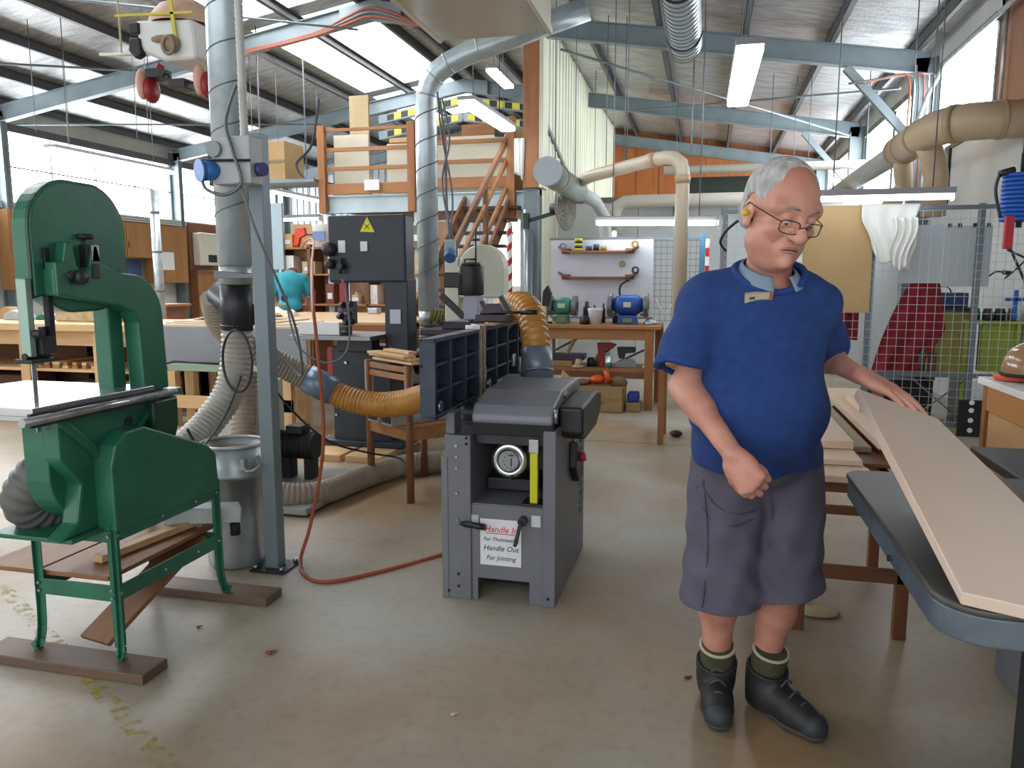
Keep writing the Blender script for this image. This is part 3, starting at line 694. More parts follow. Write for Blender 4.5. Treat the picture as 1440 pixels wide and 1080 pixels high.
t = thing('metal_bin', 'ribbed galvanised metal dust bin standing beside the steel post', 'bin', (-2.23, 3.25, 0))
n = 48; pr = [(.128, 0), (.133, .01), (.14, .2), (.145, .45), (.15, .445), (.15, .465), (.147, .48), (.15, .60)]
m = MB(); vs = []
for j, (r, z) in enumerate(pr):
    for i in range(n):
        rr = r + (.004 * (1 if (i // 3) % 2 else -1) if 2 <= j <= 3 or j == 1 else 0); a = 2 * PI * i / n
        vs.append((-2.23 + rr * math.cos(a), 3.25 + rr * math.sin(a), z))
m.add(vs, [(j * n + i, j * n + (i + 1) % n, (j + 1) * n + (i + 1) % n, (j + 1) * n + i) for j in range(len(pr) - 1) for i in range(n)] , True)
m.build('bin_wall', M_galv, t, solid=.003)
MB().cyl((-2.23, 3.25, .0), (-2.23, 3.25, .012), .128, n=32).build('bin_base', M_galv, t)
MB().tube([(-2.23 + .152 * math.cos(k * PI / 16), 3.25 + .152 * math.sin(k * PI / 16), .605) for k in range(32)], .008, 8, closed=True).build('rim', M_galv, t)
MB().cyl((-2.23, 3.25, .56), (-2.23, 3.25, .565), .145, n=24).build('dust_fill', mat('sawdust', '#a58c66', .9), t)
m = MB(); m.tube(spline([(-2.115, 3.16, .53), (-2.07, 3.12, .5), (-2.03, 3.16, .52), (-2.085, 3.24, .55)], 6), .006, 6); m.box(-2.12, -2.1, 3.14, 3.2, .5, .55); m.build('handle', M_galv, t)
t = thing('motor_unit', 'black electric motor on a low grey machine base by the floor hose', 'motor', (-2.6, 4.5, 0))
MB().box(-2.83, -2.24, 3.95, 4.9, .015, .055).build('base_plate', mat('base_grey', '#8b8d86', .6), t, .006)
MB().box(-2.70, -2.25, 3.97, 4.88, 0, .016).build('base_skid', M_rubber, t)
MB().box(-3.05, -2.83, 4.3, 4.75, .0, .72).build('housing', mat('off_white_housing', '#b6b6ad', .5), t, .02)
m = MB().cyl((-2.82, 4.62, .28), (-2.52, 4.62, .28), .09, n=24); m.box(-2.78, -2.7, 4.57, 4.67, .05, .2).box(-2.6, -2.54, 4.57, 4.67, .05, .2); m.build('motor_body', M_rubber, t, .006)
MB().box(-2.72, -2.6, 4.56, 4.68, .365, .42).build('terminal_box', M_blacks, t, .005)
m = MB(); [m.cyl((-2.8 + k * .03, 4.62, .28), (-2.792 + k * .03, 4.62, .28), .095, n=24) for k in range(9)]; m.build('cooling_fin', M_blacks, t)
t = thing('floor_hose', 'fat grey suction hose curving down and lying along the floor', 'hose', (-2.4, 4.4, 0))
hose(MB(), [(-2.8, 4.25, .82), (-2.79, 4.2, .6), (-2.74, 4.12, .36), (-2.62, 4.05, .18), (-2.46, 4.05, .105), (-2.28, 4.2, .083), (-2.2, 4.55, .083), (-2.08, 4.95, .083), (-1.8, 5.2, .083), (-1.4, 5.3, .083), (-1.05, 5.0, .083), (-.95, 4.6, .09)], .078, .03, .07).build('hose_wall', mat('dusty_grey_hose', '#85796a', .6, 0, '#938877', 6), t)

o = MB().tube(spline([(-2.45, 3.9, .95), (-2.4, 4.0, .70), (-2.28, 4.3, .40), (-2.15, 4.6, .26), (-2.0, 4.75, .2), (-1.9, 4.7, .17)], 8), .007, 6).build('black_lead', M_dark, org=(-2.3, 4.2, .5)); tag(o, 'black lead slanting from the post down to the floor hose', 'cable')
o = MB().tube(spline([(-2.12, 3.62, 1.25), (-2.05, 3.6, 1.05), (-1.9, 3.6, .97), (-1.78, 3.6, 1.03), (-1.76, 3.6, 1.2), (-1.80, 3.62, 1.4)], 8), .005, 6).build('cable_loop', M_wire, org=(-1.95, 3.6, 1.1)); tag(o, 'thin grey cable looping beside the steel post', 'cable')
# ================================================================ DARK BANDSAW behind
db = thing('navy_bandsaw', 'tall dark navy bandsaw with a yellow warning triangle on its head', 'bandsaw', (-2.6, 5.8, 0))
MB().box(-2.93, -2.27, 5.65, 5.84, 1.37, 1.895).build('upper_cabinet', M_navy, db, .02, 3)
MB().box(-2.46, -2.265, 5.66, 5.86, .82, 1.40).build('column', M_navy, db, .01)
MB().box(-2.93, -2.42, 5.66, 6.02, .09, .86).build('lower_cabinet', M_navy, db, .01)
MB().box(-3.02, -2.3, 5.6, 6.1, .05, .1).build('base_plate', M_navy, db, .01)
m = MB()
m.prism([(-2.645, 1.765), (-2.52, 1.76), (-2.583, 1.878)], 5.643, 5.648, 'y'); m.build('warning_triangle', M_yellow, db)
m = MB(); m.bar((-2.607, 5.642, 1.785), (-2.563, 5.642, 1.825), .003, .006, (0, 1, 0)); m.bar((-2.563, 5.642, 1.785), (-2.607, 5.642, 1.825), .003, .006, (0, 1, 0)); m.build('warning_mark', M_rubber, db)
MB().box(-2.835, -2.775, 5.643, 5.65, 1.605, 1.70).build('notice_label', M_paper, db)
MB().box(-2.645, -2.587, 5.643, 5.65, 1.615, 1.69).build('notice_label', M_paper, db)
MB().box(-2.41, -2.32, 5.648, 5.662, 1.05, 1.16).build('rating_plate', mat('pale_plate', '#a3a9b3', .4, .4), db)
for x, z, r in ((-2.935, 1.63, .055), (-2.93, 1.515, .04)):
    m = MB().lathe([(r * .3, 0), (r, -.01), (r, .02), (r * .3, .03), (0, .03)], (x + .03, 5.62, z), 18, (0, -1, 0)); m.build('adjuster_wheel', M_blacks, db)
m = MB(); m.cyl((-2.8, 5.64, 1.5), (-2.8, 5.58, 1.5), .025); m.cyl((-2.8, 5.62, 1.56), (-2.8, 5.6, 1.44), .014); m.build('tension_lever', M_blacks, db)
MB().box(-2.865, -2.80, 5.70, 5.78, 1.14, 1.4).build('red_blade_guard', mat('dark_red_paint', '#a81f2e', .4), db, .004)
m = MB(); [m.cyl((-2.87 + dx, 5.68, 1.10 + dz), (-2.83 + dx, 5.66, 1.10 + dz), .025, n=10) for dx, dz in ((0, 0), (.07, .02), (.02, .09), (.09, .1), (.05, -.05), (.1, -.04))]; m.box(-2.84, -2.74, 5.68, 5.76, 1.04, 1.22); m.build('blade_guides', M_dark, db, .004)
MB().box(-2.78, -2.774, 5.7, 5.73, .95, 1.4).build('saw_blade', M_steel, db)
MB().box(-3.15, -2.46, 5.38, 5.95, .93, .965).build('saw_table', mat('dull_iron_table', '#7c7f84', .3, .7), db, .004)
MB().box(-3.1, -2.75, 5.45, 5.5, .967, 1.065).build('white_fence', M_white, db, .003)
m = MB(); m.box(-2.74, -2.69, 5.45, 5.55, .967, 1.03); m.cyl((-2.72, 5.43, .99), (-2.66, 5.43, .99), .015); m.build('fence_clamp', M_blacks, db, .003)
MB().box(-2.97, -2.925, 5.66, 5.7, .6, .85).build('red_side_strip', mat('dark_red_paint', '', 0), db)
MB().box(-2.8, -2.5, 5.5, 5.65, .83, .93).build('trunnion', M_blacks, db, .01)
m = MB().cyl((-2.8, 5.655, .73), (-2.8, 5.64, .73), .012); m.cyl((-2.9, 5.655, .3), (-2.9, 5.645, .3), .01); m.cyl((-2.9, 5.655, .45), (-2.9, 5.645, .45), .01); m.build('door_lock', M_steel, db)
for i, (x0, x1) in enumerate(((-3.0, -2.7), (-2.66, -2.36))):
    o = MB().box(x0, x1, 5.3, 6.2, 0, .05).build('packing_board', M_pine, None, .004, org=(x0, 5.3, 0)); tag(o, ('left pine packing board under the navy bandsaw base', 'right pine packing board under the navy bandsaw base')[i], 'board', 'boards under the navy bandsaw')

# ================================================================ WOODEN CHAIR HOLDING OFFCUTS
A, B_, C_, D_ = [Vector(p) for p in ((-1.763, 4.402, 0), (-2.156, 4.682, 0), (-1.91, 5.037, 0), (-1.517, 4.757, 0))]
ch = thing('wooden_chair', 'old red-brown wooden chair loaded with offcuts behind the planer', 'chair', (-1.83, 4.72, 0))
def up(p, z): return Vector((p.x, p.y, z))
for p, h in ((A, .87), (B_, .87), (C_, .46), (D_, .46)):
    MB().cyl(up(p, 0), up(p, h), .024, .028, n=12).build('leg', M_redz, ch)
for z in (.84, .79): MB().bar(up(A, z), up(B_, z), .022, .035).build('back_slat', M_oak, ch, .003)
for p, q in ((A, B_), (B_, C_), (C_, D_), (D_, A)): MB().bar(up(p, .43), up(q, .43), .025, .07).build('seat_rail', M_oak, ch, .003)
m = MB(); cs = [A, B_, C_, D_]; ce = (A + C_) / 2
m.add([up(ce + (p - ce) * 1.05, z) for z in (.465, .485) for p in cs], [(3, 2, 1, 0), (4, 5, 6, 7)] + [(i, (i + 1) % 4, 4 + (i + 1) % 4, 4 + i) for i in range(4)]); m.build('seat', M_oak, ch, .004)
d = (B_ - A).normalized(); nrm = (D_ - A).normalized()
for i, (h, l, o_, w_) in enumerate(((.878, .46, .02, .08), (.898, .5, .03, .07), (.916, .44, .01, .09), (.935, .3, .05, .06))):
    c0 = A + nrm * o_ - d * (.06 - i * .03)
    o = MB().bar(up(c0, h + .008), up(c0 + d * l, h + .01), w_, .016).build('thin_offcut', M_pine, None, .002, org=up(c0, h))
    tag(o, ('long thin pine offcut lowest on the chair back', 'thin pine offcut second up on the chair back', 'wide pine offcut third up on the chair back', 'short pine offcut topmost on the chair back')[i], 'offcut', 'pine offcuts balanced on the chair back')
for k in range(2):
    a0 = A + d * (.14 + .17 * k) - nrm * .08; a1 = a0 + nrm * .5
    o = MB().bar(up(a0, .531), up(a1, .531), .12, .09).build('aluminium_fence', mat('pale_anodised_aluminium', '#b4c4c6', .3, .6), None, .003, org=up(a0, .5))
    tag(o, ('hollow pale aluminium fence lying on the chair seat, nearer one', 'hollow pale aluminium fence lying on the chair seat, farther one')[k], 'fence')
    e = a0 - nrm * .001
    each('hollow_slot', M_rubber, o, [up(e + d * (-.042 + .028 * j), .531) for j in range(4)], lambda m: m.bar((0, 0, 0), -nrm * .003, .02, .06))
# ================================================================ NEAR RIGHT: saw table, plank, trestle, cabinet
def round_rect(x0, x1, y0, y1, rs, n=8):
    P = []
    for (cx_, cy_, a0, r) in ((x0 + rs[0], y0 + rs[0], 180, rs[0]), (x1 - rs[1], y0 + rs[1], 270, rs[1]), (x1 - rs[2], y1 - rs[2], 0, rs[2]), (x0 + rs[3], y1 - rs[3], 90, rs[3])):
        P += arc((cx_, cy_), r, a0, a0 + 90, n)
    return P
M_castt = mat('dusty_dark_cast_iron', '#43433f', .42, .35, '#5a5954', 2.2, bump=.03, rvar=.12)
M_bside = mat('chipped_blue_grey_paint', '#44505c', .4, .25, '#66707a', 6, bump=.05, bscale=30)
jt = thing('machine_table', 'big rounded cast-iron machine table with chipped blue-grey sides, nearest right', 'table', (1.0, 1.8, 0))
MB().prism(round_rect(.405, 1.75, 1.375, 2.36, (.09, .05, .05, .06)), .835, .85, 'z').build('table_top', M_castt, jt, .006, 3)
MB().prism(round_rect(.41, 1.745, 1.38, 2.355, (.088, .05, .05, .058)), .782, .835, 'z').build('table_rim', M_bside, jt, .004)
MB().box(.578, 1.6, 1.44, 1.475, 0, .785).build('front_panel', mat('pale_blue_pedestal', '#6b7c88', .4, .2, '#788892', 3), jt)
MB().box(1.12, 1.6, 1.475, 2.2, 0, .785).build('pedestal', mat('pale_blue_pedestal', ''), jt, .01)
MB().box(.568, .58, 1.435, 1.478, 0, .785).build('panel_side_strip', M_rubber, jt)  # black strip laid over the front panel's left side
m = MB(); m.cyl((.43, 1.5, .8), (.425, 1.5, .8), .008); m.cyl((.405, 1.75, .8), (.40, 1.75, .8), .007); m.build('side_screw', M_dark, jt)

# the plank the man carries: far end in his hand, near end resting on the table
pk_a = Vector((.408, 2.29, 1.075)); pk_b = Vector((.632, 2.33, .99)); pk_d = Vector((.435, 1.385, .853))
u = (pk_b - pk_a).normalized(); L = pk_d - pk_a; v = (L - u * L.dot(u) * 0).normalized(); nn = u.cross(-v).normalized()
if nn.z < 0: nn = -nn
th = .026; w1, w2 = .235, .27
q = [pk_a, pk_a + u * w1, pk_d + u * w2 - v * .06, pk_d]
q[2] = pk_d + Vector((.9, -.40, -.012)).normalized() * .26
m = MB(); NP = 14; lf = [q[0].lerp(q[3], k / NP) for k in range(NP + 1)]; rg = [q[1].lerp(q[2], k / NP) for k in range(NP + 1)]
row = []
for a_, b_ in zip(lf, rg):
    uu = (b_ - a_).normalized(); n_ = uu.cross(L).normalized(); n_ = n_ if n_.z > 0 else -n_
    row += [a_, b_, b_ + n_ * th, a_ + n_ * th]
fs_ = [(4 * k + i, 4 * k + (i + 1) % 4, 4 * k + 4 + (i + 1) % 4, 4 * k + 4 + i) for k in range(NP) for i in range(4)]
m.add(row, fs_ + [(3, 2, 1, 0), (4 * NP, 4 * NP + 1, 4 * NP + 2, 4 * NP + 3)])
o = m.build('plank', mat('pale_fresh_plank', '#e9dccf', .6, 0, '#d9c1ae', 1.7, (1, .35, 1), bump=.04), None, 0, org=pk_a)
o.data.polygons.foreach_set('use_smooth', [True] * len(o.data.polygons)); sb_ = o.modifiers.new('bevel', 'BEVEL'); sb_.width = .003; sb_.segments = 2; sb_.limit_method = 'ANGLE'; sb_.harden_normals = True
tag(o, 'long pale freshly dressed plank held by the man over the machine table', 'plank')

tr = thing('trestle', 'low red-brown wooden trestle stacked with pale boards behind the machine table', 'trestle', (.6, 3.5, 0))
for x, y in ((.40, 3.14), (.775, 3.14), (.40, 3.92), (.83, 3.92)):
    MB().box(x - .024, x + .024, y - .02, y + .02, 0, .60).build('leg', M_redz, tr, .003)
MB().box(.39, .79, 3.12, 3.16, .225, .275).build('low_rail', M_red, tr, .003)
MB().box(.39, .84, 3.9, 3.94, .26, .30).build('low_rail', M_red, tr, .003)
MB().box(.36, .81, 3.11, 3.17, .58, .64).build('top_rail', M_red, tr, .003)
MB().box(.36, .9, 3.89, 3.95, .58, .64).build('top_rail', M_red, tr, .003)
for x in (.40, .78): MB().box(x - .02, x + .02, 3.14, 3.92, .52, .57).build('side_rail', M_redy, tr, .003)
stack = [('lowest pale board of the trestle stack, jutting nearest', .28, .63, 3.02, 4.6, .641, .666), ('second pale board up on the trestle', .2, .62, 3.2, 4.7, .668, .69),
         ('pale board lying left on top of the trestle stack', .42, .62, 3.4, 5.0, .692, .726), ('narrow dark filler board in the shaded gap between the pale boards', .64, .71, 3.5, 4.9, .66, .685),
         ('pale board lying right on top of the trestle stack', .72, .94, 3.42, 5.1, .692, .725), ('dark red-brown plank under the right pale board', .64, 1.0, 3.3, 4.8, .641, .658), ('short pale block on the right board of the trestle', .78, .93, 4.2, 4.6, .7265, .76)]
for i, (lb, x0, x1, y0, y1, z0, z1) in enumerate(stack):
    o = MB().box(x0, x1, y0, y1, z0, z1).build('board', (M_redy if i == 5 else wood('recess_shade_board', '#8b7863', '#a08d76', 'y') if i == 3 else M_board), None, .003, org=(x0, y0, z0))  # recess shade between the pale boards is put into the filler board's darker colour
    tag(o, lb, 'board', 'boards stacked on the trestle')
o = MB().sphere((.5, 3.3, .01), (.09, .06, .012), 12, 6).sphere((.44, 3.36, .012), (.05, .03, .014), 10, 6).build('wood_shavings', mat('shavings', '#b9a98c', .9), org=(.5, 3.3, 0)); tag(o, 'small heap of shavings on the floor under the trestle', 'shavings'); o['kind'] = 'stuff'

cb = thing('tool_cabinet', 'orange timber cabinet with plywood panels and a white top at the right edge', 'cabinet', (1.7, 4.2, 0))
x0 = 1.40
MB().box(x0 + .03, 2.1, 3.08, 4.39, .04, .86).build('carcass', M_pinez, cb)
MB().box(x0 - .02, 2.12, 3.05, 4.42, .865, .90).build('white_top', M_white, cb, .004)
for y in (4.34, 3.5, 3.07): MB().box(x0, x0 + .05, y, y + .05, 0, .865).build('post', M_oakz, cb, .003)
MB().box(x0 + .004, x0 + .04, 3.07, 4.36, .735, .865).build('top_rail', wood('orange_rail', '#a86f38', '#c08548', 'y'), cb, .003)
for y0, y1 in ((3.56, 4.33), (3.13, 3.49)):
    for z0, z1 in ((.40, .73), (.05, .385)): MB().box(x0 + .015, x0 + .03, y0, y1, z0, z1).build('ply_panel', mat('pale_ply_panel', '#c49a6c', .6, 0, '#b0875a', 2, (1, .3, 1)), cb)
t = thing('face_shield', 'tan domed face shield with an orange brim lying on the white cabinet top', 'face shield', (1.6, 4.2, .9))
m = MB().lathe([(.135, 0), (.14, .03), (.132, .08), (.105, .13), (.06, .16), (0, .17)], (1.555, 4.2, .932), 28); m.build('dome', mat('glossy_tan_plastic', '#9c7855', .18, 0, coat=.4), t)
MB().prism([(x + 1.50, y * 1.1 + 4.27) for x, y in arc((0, 0), .095, 0, 360, 24)[:-1]], .905, .93, 'z').build('orange_brim', M_orange, t, .006)
MB().tube([(1.555 + .138 * math.cos(k * PI / 12), 4.2 + .138 * math.sin(k * PI / 12), .94) for k in range(24)], .009, 6, closed=True).build('head_band', M_rubber, t)
t = thing('jointer_fence', 'grey machine fence over a black table edge at the right frame side', 'machine', (1.1, 2.6, 0))
MB().box(.93, 1.7, 2.52, 3.0, .775, .81).build('black_table', M_blacks, t, .006)
MB().bar((1.02, 2.58, .88), (1.6, 2.80, .88), .03, .15).build('fence_plate', M_grey, t, .004)
MB().box(1.05, 1.6, 2.6, 2.95, 0, .775).build('stand', M_grey, t, .01)
MB().sphere((1.02, 2.56, .955), .012, 10, 6).build('fence_knob', mat('purple_knob', '#6a3a6c', .4), t)

# ================================================================ WIRE CAGE with things hung on it
cg = thing('wire_cage', 'grey welded wire mesh cage with steel tube posts at the right', 'cage', (1.9, 7.6, 0))
M_cage = mat('cage_grey_steel', '#6c757d', .4, .5)
CY = 7.6
for x in (.15, 1.44, 2.30): MB().box(x - .025, x + .025, CY - .025, CY + .025, 0, 2.05).build('post', M_cage, cg, .003)
for z in (2.02, .54, .09): MB().box(.15, 2.75, CY - .02, CY + .02, z - .018, z + .018).build('rail', M_cage, cg, .003)
M_mesh = mat('galvanised_wire', '#b9c0c3', .4, .6)
m = MB()
for k in range(35): x = .18 + k * .075; m.bar((x, CY - .03, .1), (x, CY - .03, 2.0), .0036, .0036, (0, 1, 0))
m.build('upright_wire', M_mesh, cg, kind='stuff')
m = MB()
for k in range(26): z = .12 + k * .075; m.bar((.15, CY - .035, z), (2.74, CY - .035, z), .0036, .0036, (0, 1, 0))
m.build('level_wire', M_mesh, cg, kind='stuff')
m = MB(); m.tube([(1.85, CY + .02, .5), (2.28, CY + .02, .12)], .008, 6); m.tube([(1.85, CY + .02, .12), (2.28, CY + .02, .5)], .008, 6); m.build('brace', M_cage, cg)
m = MB().box(2.22, 2.42, CY - .07, CY - .05, -.0, .33); br = m.build('bracket_plate', M_rubber, cg)
m = MB(); [m.cyl((2.32, CY - .072, z), (2.32, CY - .076, z), .022, n=14) for z in (.06, .15, .24, .31)]; m.build('bright_hole', M_white, br)
o = MB().box(.84, 1.43, CY - .065, CY - .047, 1.10, 2.05).build('plywood_sheet', mat('tan_plywood_sheet', '#b89a6c', .6, 0, '#a98b5e', 1.5), None, .002, org=(1.1, CY - .05, 1.1)); tag(o, 'tan plywood sheet hung on the cage behind the man', 'plywood')
def cloth(fn, name, m_, label, cat, nu=24, nv=24, th_=.006, org=None):
    o = MB().grid(fn, nu, nv).build(name, m_, None, solid=th_, org=org); return tag(o, label, cat)
M_wcl = mat('white_cotton', '#dcdcd8', .85, 0, '#cfcfca', 3, bump=.05, bscale=60)
def drape(u_, v_):
    x0 = 1.30 + .13 * max(0, v_ - .15) ** 1.3 + .012 * math.sin(v_ * 9); x1 = 1.79 - .05 * v_ + .015 * math.sin(v_ * 12)
    bot = .30 + .22 * math.sin(min(1, u_ * 1.9) * PI / 2) + .06 * math.sin(u_ * 7 + .6)
    if v_ < .2: y = CY + .06 - .14 * v_ / .2; z = 2.045 + .012 * math.sin(v_ / .2 * PI)
    else: y = CY - .08 - .020 * math.sin(u_ * 19 + 2 * math.sin(v_ * 4)) * v_ - .02 * v_; z = 2.045 - (v_ - .2) / .8 * bot - .03 * math.sin(PI * u_) * (v_ - .2)
    return (x0 + (x1 - x0) * u_, y, z)
cloth(drape, 'white_cloth', M_wcl, 'white cloth draped over the top rail of the wire cage', 'cloth', 36, 30, org=(1.5, CY, 2))
def drape2(u_, v_): return (1.57 + u_ * (.19 - .05 * v_) + .02 * math.sin(v_ * 6), CY - .125 - .018 * math.sin(u_ * 20 + v_ * 2), 1.93 - v_ * (.36 + .10 * math.sin(u_ * 2.6)))
cloth(drape2, 'white_cloth', M_wcl, 'bunched white cloth hanging lower on the cage beside the draped one', 'cloth', 30, 20, org=(1.6, CY, 1.9))
M_apr = mat('maroon_apron_cloth', '#8a1626', .8, 0, '#7b1020', 4, bump=.06, bscale=50)
def apron(u_, v_):
    z = 1.40 - v_ * .90; l = 1.86 - .30 * (v_ + .12 * math.sin(v_ * PI)); r = 2.10 + .08 * min(1, v_ * 2) - max(0, v_ - .52) * .52
    return (l + (r - l) * u_, 7.95 + .022 * math.sin(u_ * 15 + v_) * (.2 + v_), z - .03 * u_ * v_)
cloth(apron, 'maroon_apron', M_apr, 'large maroon apron hanging by its strap inside the wire cage', 'apron', org=(1.9, 8, 1))
cloth(lambda a, b_: (1.22 + a * .19, 7.9 + .02 * math.sin(a * 12), 1.32 - b_ * .5), 'maroon_apron', M_apr, 'narrow maroon apron showing below the plywood sheet', 'apron', 10, 10, org=(1.3, 7.9, 1))
MB().tube([(2.02, 7.95, 1.44), (2.03, 7.93, 1.62)], .012, 6).build('hanging_hook', M_steel, cg)
o = MB().box(1.70, 2.05, 7.74, 7.75, 1.36, 1.88).build('notice_board', mat('pale_sheet_metal', '#b5bcc1', .5, .1), None, org=(1.7, 7.74, 1.4)); tag(o, 'blank pale metal sheet inside the cage, left of two', 'sheet')
o = MB().box(2.06, 2.44, 7.74, 7.75, 1.33, 1.87).build('notice_board', mat('pale_sheet_metal', ''), None, org=(2.1, 7.74, 1.4)); tag(o, 'blank pale metal sheet inside the cage, right of two', 'sheet')
m = MB(); [m.box(x, x + .03, 7.735, 7.745, 1.85, 1.89) for x in (2.08, 2.16, 2.28, 2.39)]; m.build('sheet_clip', M_dark, o)
t = thing('work_cupboard', 'olive yellow open cupboard standing inside the cage beneath the metal sheets', 'cupboard', (2.25, 8.1, 0))
M_olive = mat('olive_yellow_paint', '#97914e', .6, 0, '#a29b57', 2)
MB().box(2.10, 2.44, 8.1, 8.5, .5, 1.1).build('body', M_olive, t, .005)
MB().box(2.06, 2.48, 8.06, 8.5, 1.1, 1.13).build('top', M_dark, t)
for x in (2.12, 2.42): MB().box(x - .02, x + .02, 8.1, 8.5, 0, .5).build('leg', M_cage, t)
m = MB().box(2.14, 2.4, 8.1, 8.3, 1.131, 1.27); o = m.build('blue_toolbox', mat('deep_blue_plastic', '#22386f', .5), None, .01, org=(2.2, 8.1, 1.13)); tag(o, 'dark blue toolbox with a wire handle on the olive cupboard', 'toolbox')
MB().tube([(2.2 + .07 * math.cos(a), 8.2, 1.27 + .06 * math.sin(a)) for a in [k * PI / 10 for k in range(11)]], .007, 6).build('handle', M_dark, o)
o = MB().box(1.62, 2.14, 8.05, 8.6, .02, .44).build('dark_crate', M_rubber, None, .01, org=(1.9, 8.3, 0)); tag(o, 'black crate on the floor below the maroon apron', 'crate')
m = MB(); m.cyl((2.0, 8.0, .44), (2.0, 8.0, .84), .045); m.cyl((2.0, 8.0, .84), (2.0, 8.0, .9), .02); o = m.build('spray_bottle', mat('teal_bottle', '#35545c', .4), org=(2, 8, .44)); tag(o, 'dark teal bottle standing on the black crate in the cage', 'bottle')
m = MB(); m.cyl((2.10, 8.02, .44), (2.10, 8.02, .7), .04); m.cyl((2.1, 8.02, .7), (2.1, 8.02, .78), .018); o = m.build('spray_bottle', mat('brown_bottle', '#6b4a3c', .4), org=(2.1, 8, .44)); tag(o, 'brown bottle standing on the black crate in the cage', 'bottle')
t = thing('green_shelf', 'lime green shelf unit standing against the right wall behind the cage', 'shelf', (2.55, 8.1, 0))
M_lime = mat('lime_green_paint', '#8b9a33', .5, 0, '#97a53f', 2)
MB().box(2.47, 2.79, 7.9, 8.0, .55, .99).build('front_panel', M_lime, t, .005)
MB().box(2.34, 2.79, 7.84, 8.03, .99, 1.02).build('top_board', M_lime, t, .004)
MB().box(2.36, 2.40, 7.86, 8.02, 0, .99).build('side_post', M_lime, t, .004)
MB().box(2.74, 2.78, 7.86, 8.02, 0, .99).build('side_post', M_lime, t, .004)
for i, (x, r_, cc, lb) in enumerate(((2.42, .04, '#20382c', 'dark green jar at the left end of the lime shelf'), (2.52, .045, '#39343a', 'dark jar second along the lime shelf'), (2.62, .05, '#262829', 'black jar third along the lime shelf'), (2.72, .04, '#49443a', 'brown jar at the right end of the lime shelf'))):
    o = MB().lathe([(0, 0), (r_, 0), (r_, .07), (r_ * .8, .09), (r_ * .8, .11), (0, .11)], (x, 7.95, 1.02), 14).build('jar', mat('jar_%d' % i, cc, .35), org=(x, 7.95, 1.02)); tag(o, lb, 'jar', 'jars on the lime shelf')
t = thing('hose_reel', 'bright blue coiled air hose on a red bracket at the right edge', 'hose reel', (2.25, 6.6, 2))
m = MB(); [m.tube([(2.25 + .12 * math.cos(a), 6.6 + .10 * math.sin(a), 1.84 + k * .032) for a in [q * PI / 10 for q in range(20)]], .017, 7, closed=True) for k in range(11)]; m.build('blue_coil', M_blue, t)
MB().box(2.13, 2.19, 6.5, 6.54, 1.62, 1.86).build('red_bracket', M_redp, t, .006)
m = MB(); m.cyl((2.25, 6.6, 1.78), (2.25, 6.6, 2.32), .02); m.cyl((2.08, 6.55, 2.17), (2.18, 6.58, 2.2), .025); m.tube(spline([(2.08, 6.55, 2.17), (2.06, 6.55, 2.05), (2.1, 6.53, 1.85)], 6), .012, 6); m.build('reel_spindle', M_dark, t)
MB().tube([(2.25, 6.6, 2.3), (2.25, 6.6, 3.0), (2.79, 6.6, 3.0)], .015, 8).build('hanger_arm', M_dark, t)
o = MB().tube(spline([(2.36, 7.9, 1.05), (2.4, 7.9, 1.3), (2.52, 7.9, 1.45), (2.6, 7.9, 1.46)], 8), .008, 6).cyl((2.6, 7.9, 1.46), (2.66, 7.9, 1.45), .022).build('hanging_plug', M_dark, org=(2.5, 7.9, 1.3)); tag(o, 'black lead ending in a plug behind the cage at right', 'cable')
o = MB().tube([(2.62, 7.85, 1.68), (2.80, 7.85, 1.3)], .012, 6).tube([(2.6, 7.85, 1.66), (2.8, 7.85, 1.56)], .01, 6).tube(spline([(2.6, 7.85, 1.4), (2.7, 7.85, 1.5), (2.78, 7.85, 1.6)], 5), .008, 6).build('wall_tools', M_dark, org=(2.7, 7.85, 1.5)); tag(o, 'dark long-handled pliers hung behind the cage at right', 'pliers')
m = MB(); m.box(2.63, 2.8, 7.86, 7.9, 1.2, 1.23); m.box(2.70, 2.73, 7.86, 7.9, 1.03, 1.3); o = m.build('blue_clamp', M_blue, None, .006, org=(2.7, 7.88, 1.2)); tag(o, 'blue bar clamp standing on the lime shelf', 'clamp')

# ================================================================ GRINDER BENCH
gb = thing('grinder_bench', 'orange timber bench with two grinders against a white pegboard', 'bench', (-1.2, 8.5, 0))
MB().box(-2.1, -.46, 8.22, 8.95, .865, .905).build('bench_top', M_oak, gb, .005)
MB().box(-2.05, -.52, 8.25, 8.29, .75, .865).build('apron_rail', M_oak, gb, .003)
for x, y in ((-.57, 8.28), (-2.0, 8.28), (-.50, 8.85), (-2.0, 8.85)): MB().box(x - .045, x + .045, y - .04, y + .04, 0, .865).build('leg', M_oakz, gb, .004)
MB().box(-2.0, -.52, 8.35, 8.9, .40, .43).build('low_shelf', M_oak, gb, .003)
MB().box(-2.0, -.55, 8.3, 8.34, .33, .40).build('shelf_rail', M_red, gb, .003)
pb = thing('pegboard', 'large white pegboard standing behind the two grinders', 'pegboard', (-1.2, 9.0, 1))
MB().box(-1.79, -.6, 9.0, 9.02, .95, 1.86).build('panel', mat('white_pegboard', '#c9ccd6', .5, 0, '#c2c5d0', 2), pb)
for z in (.95, 1.86): MB().box(-1.8, -.59, 8.995, 9.025, z - .01, z + .01).build('edge_strip', M_wire, pb)
for x in (-1.75, -.65): MB().box(x - .02, x + .02, 9.02, 9.06, 0, 1.86).build('stand_leg', M_cage, pb)
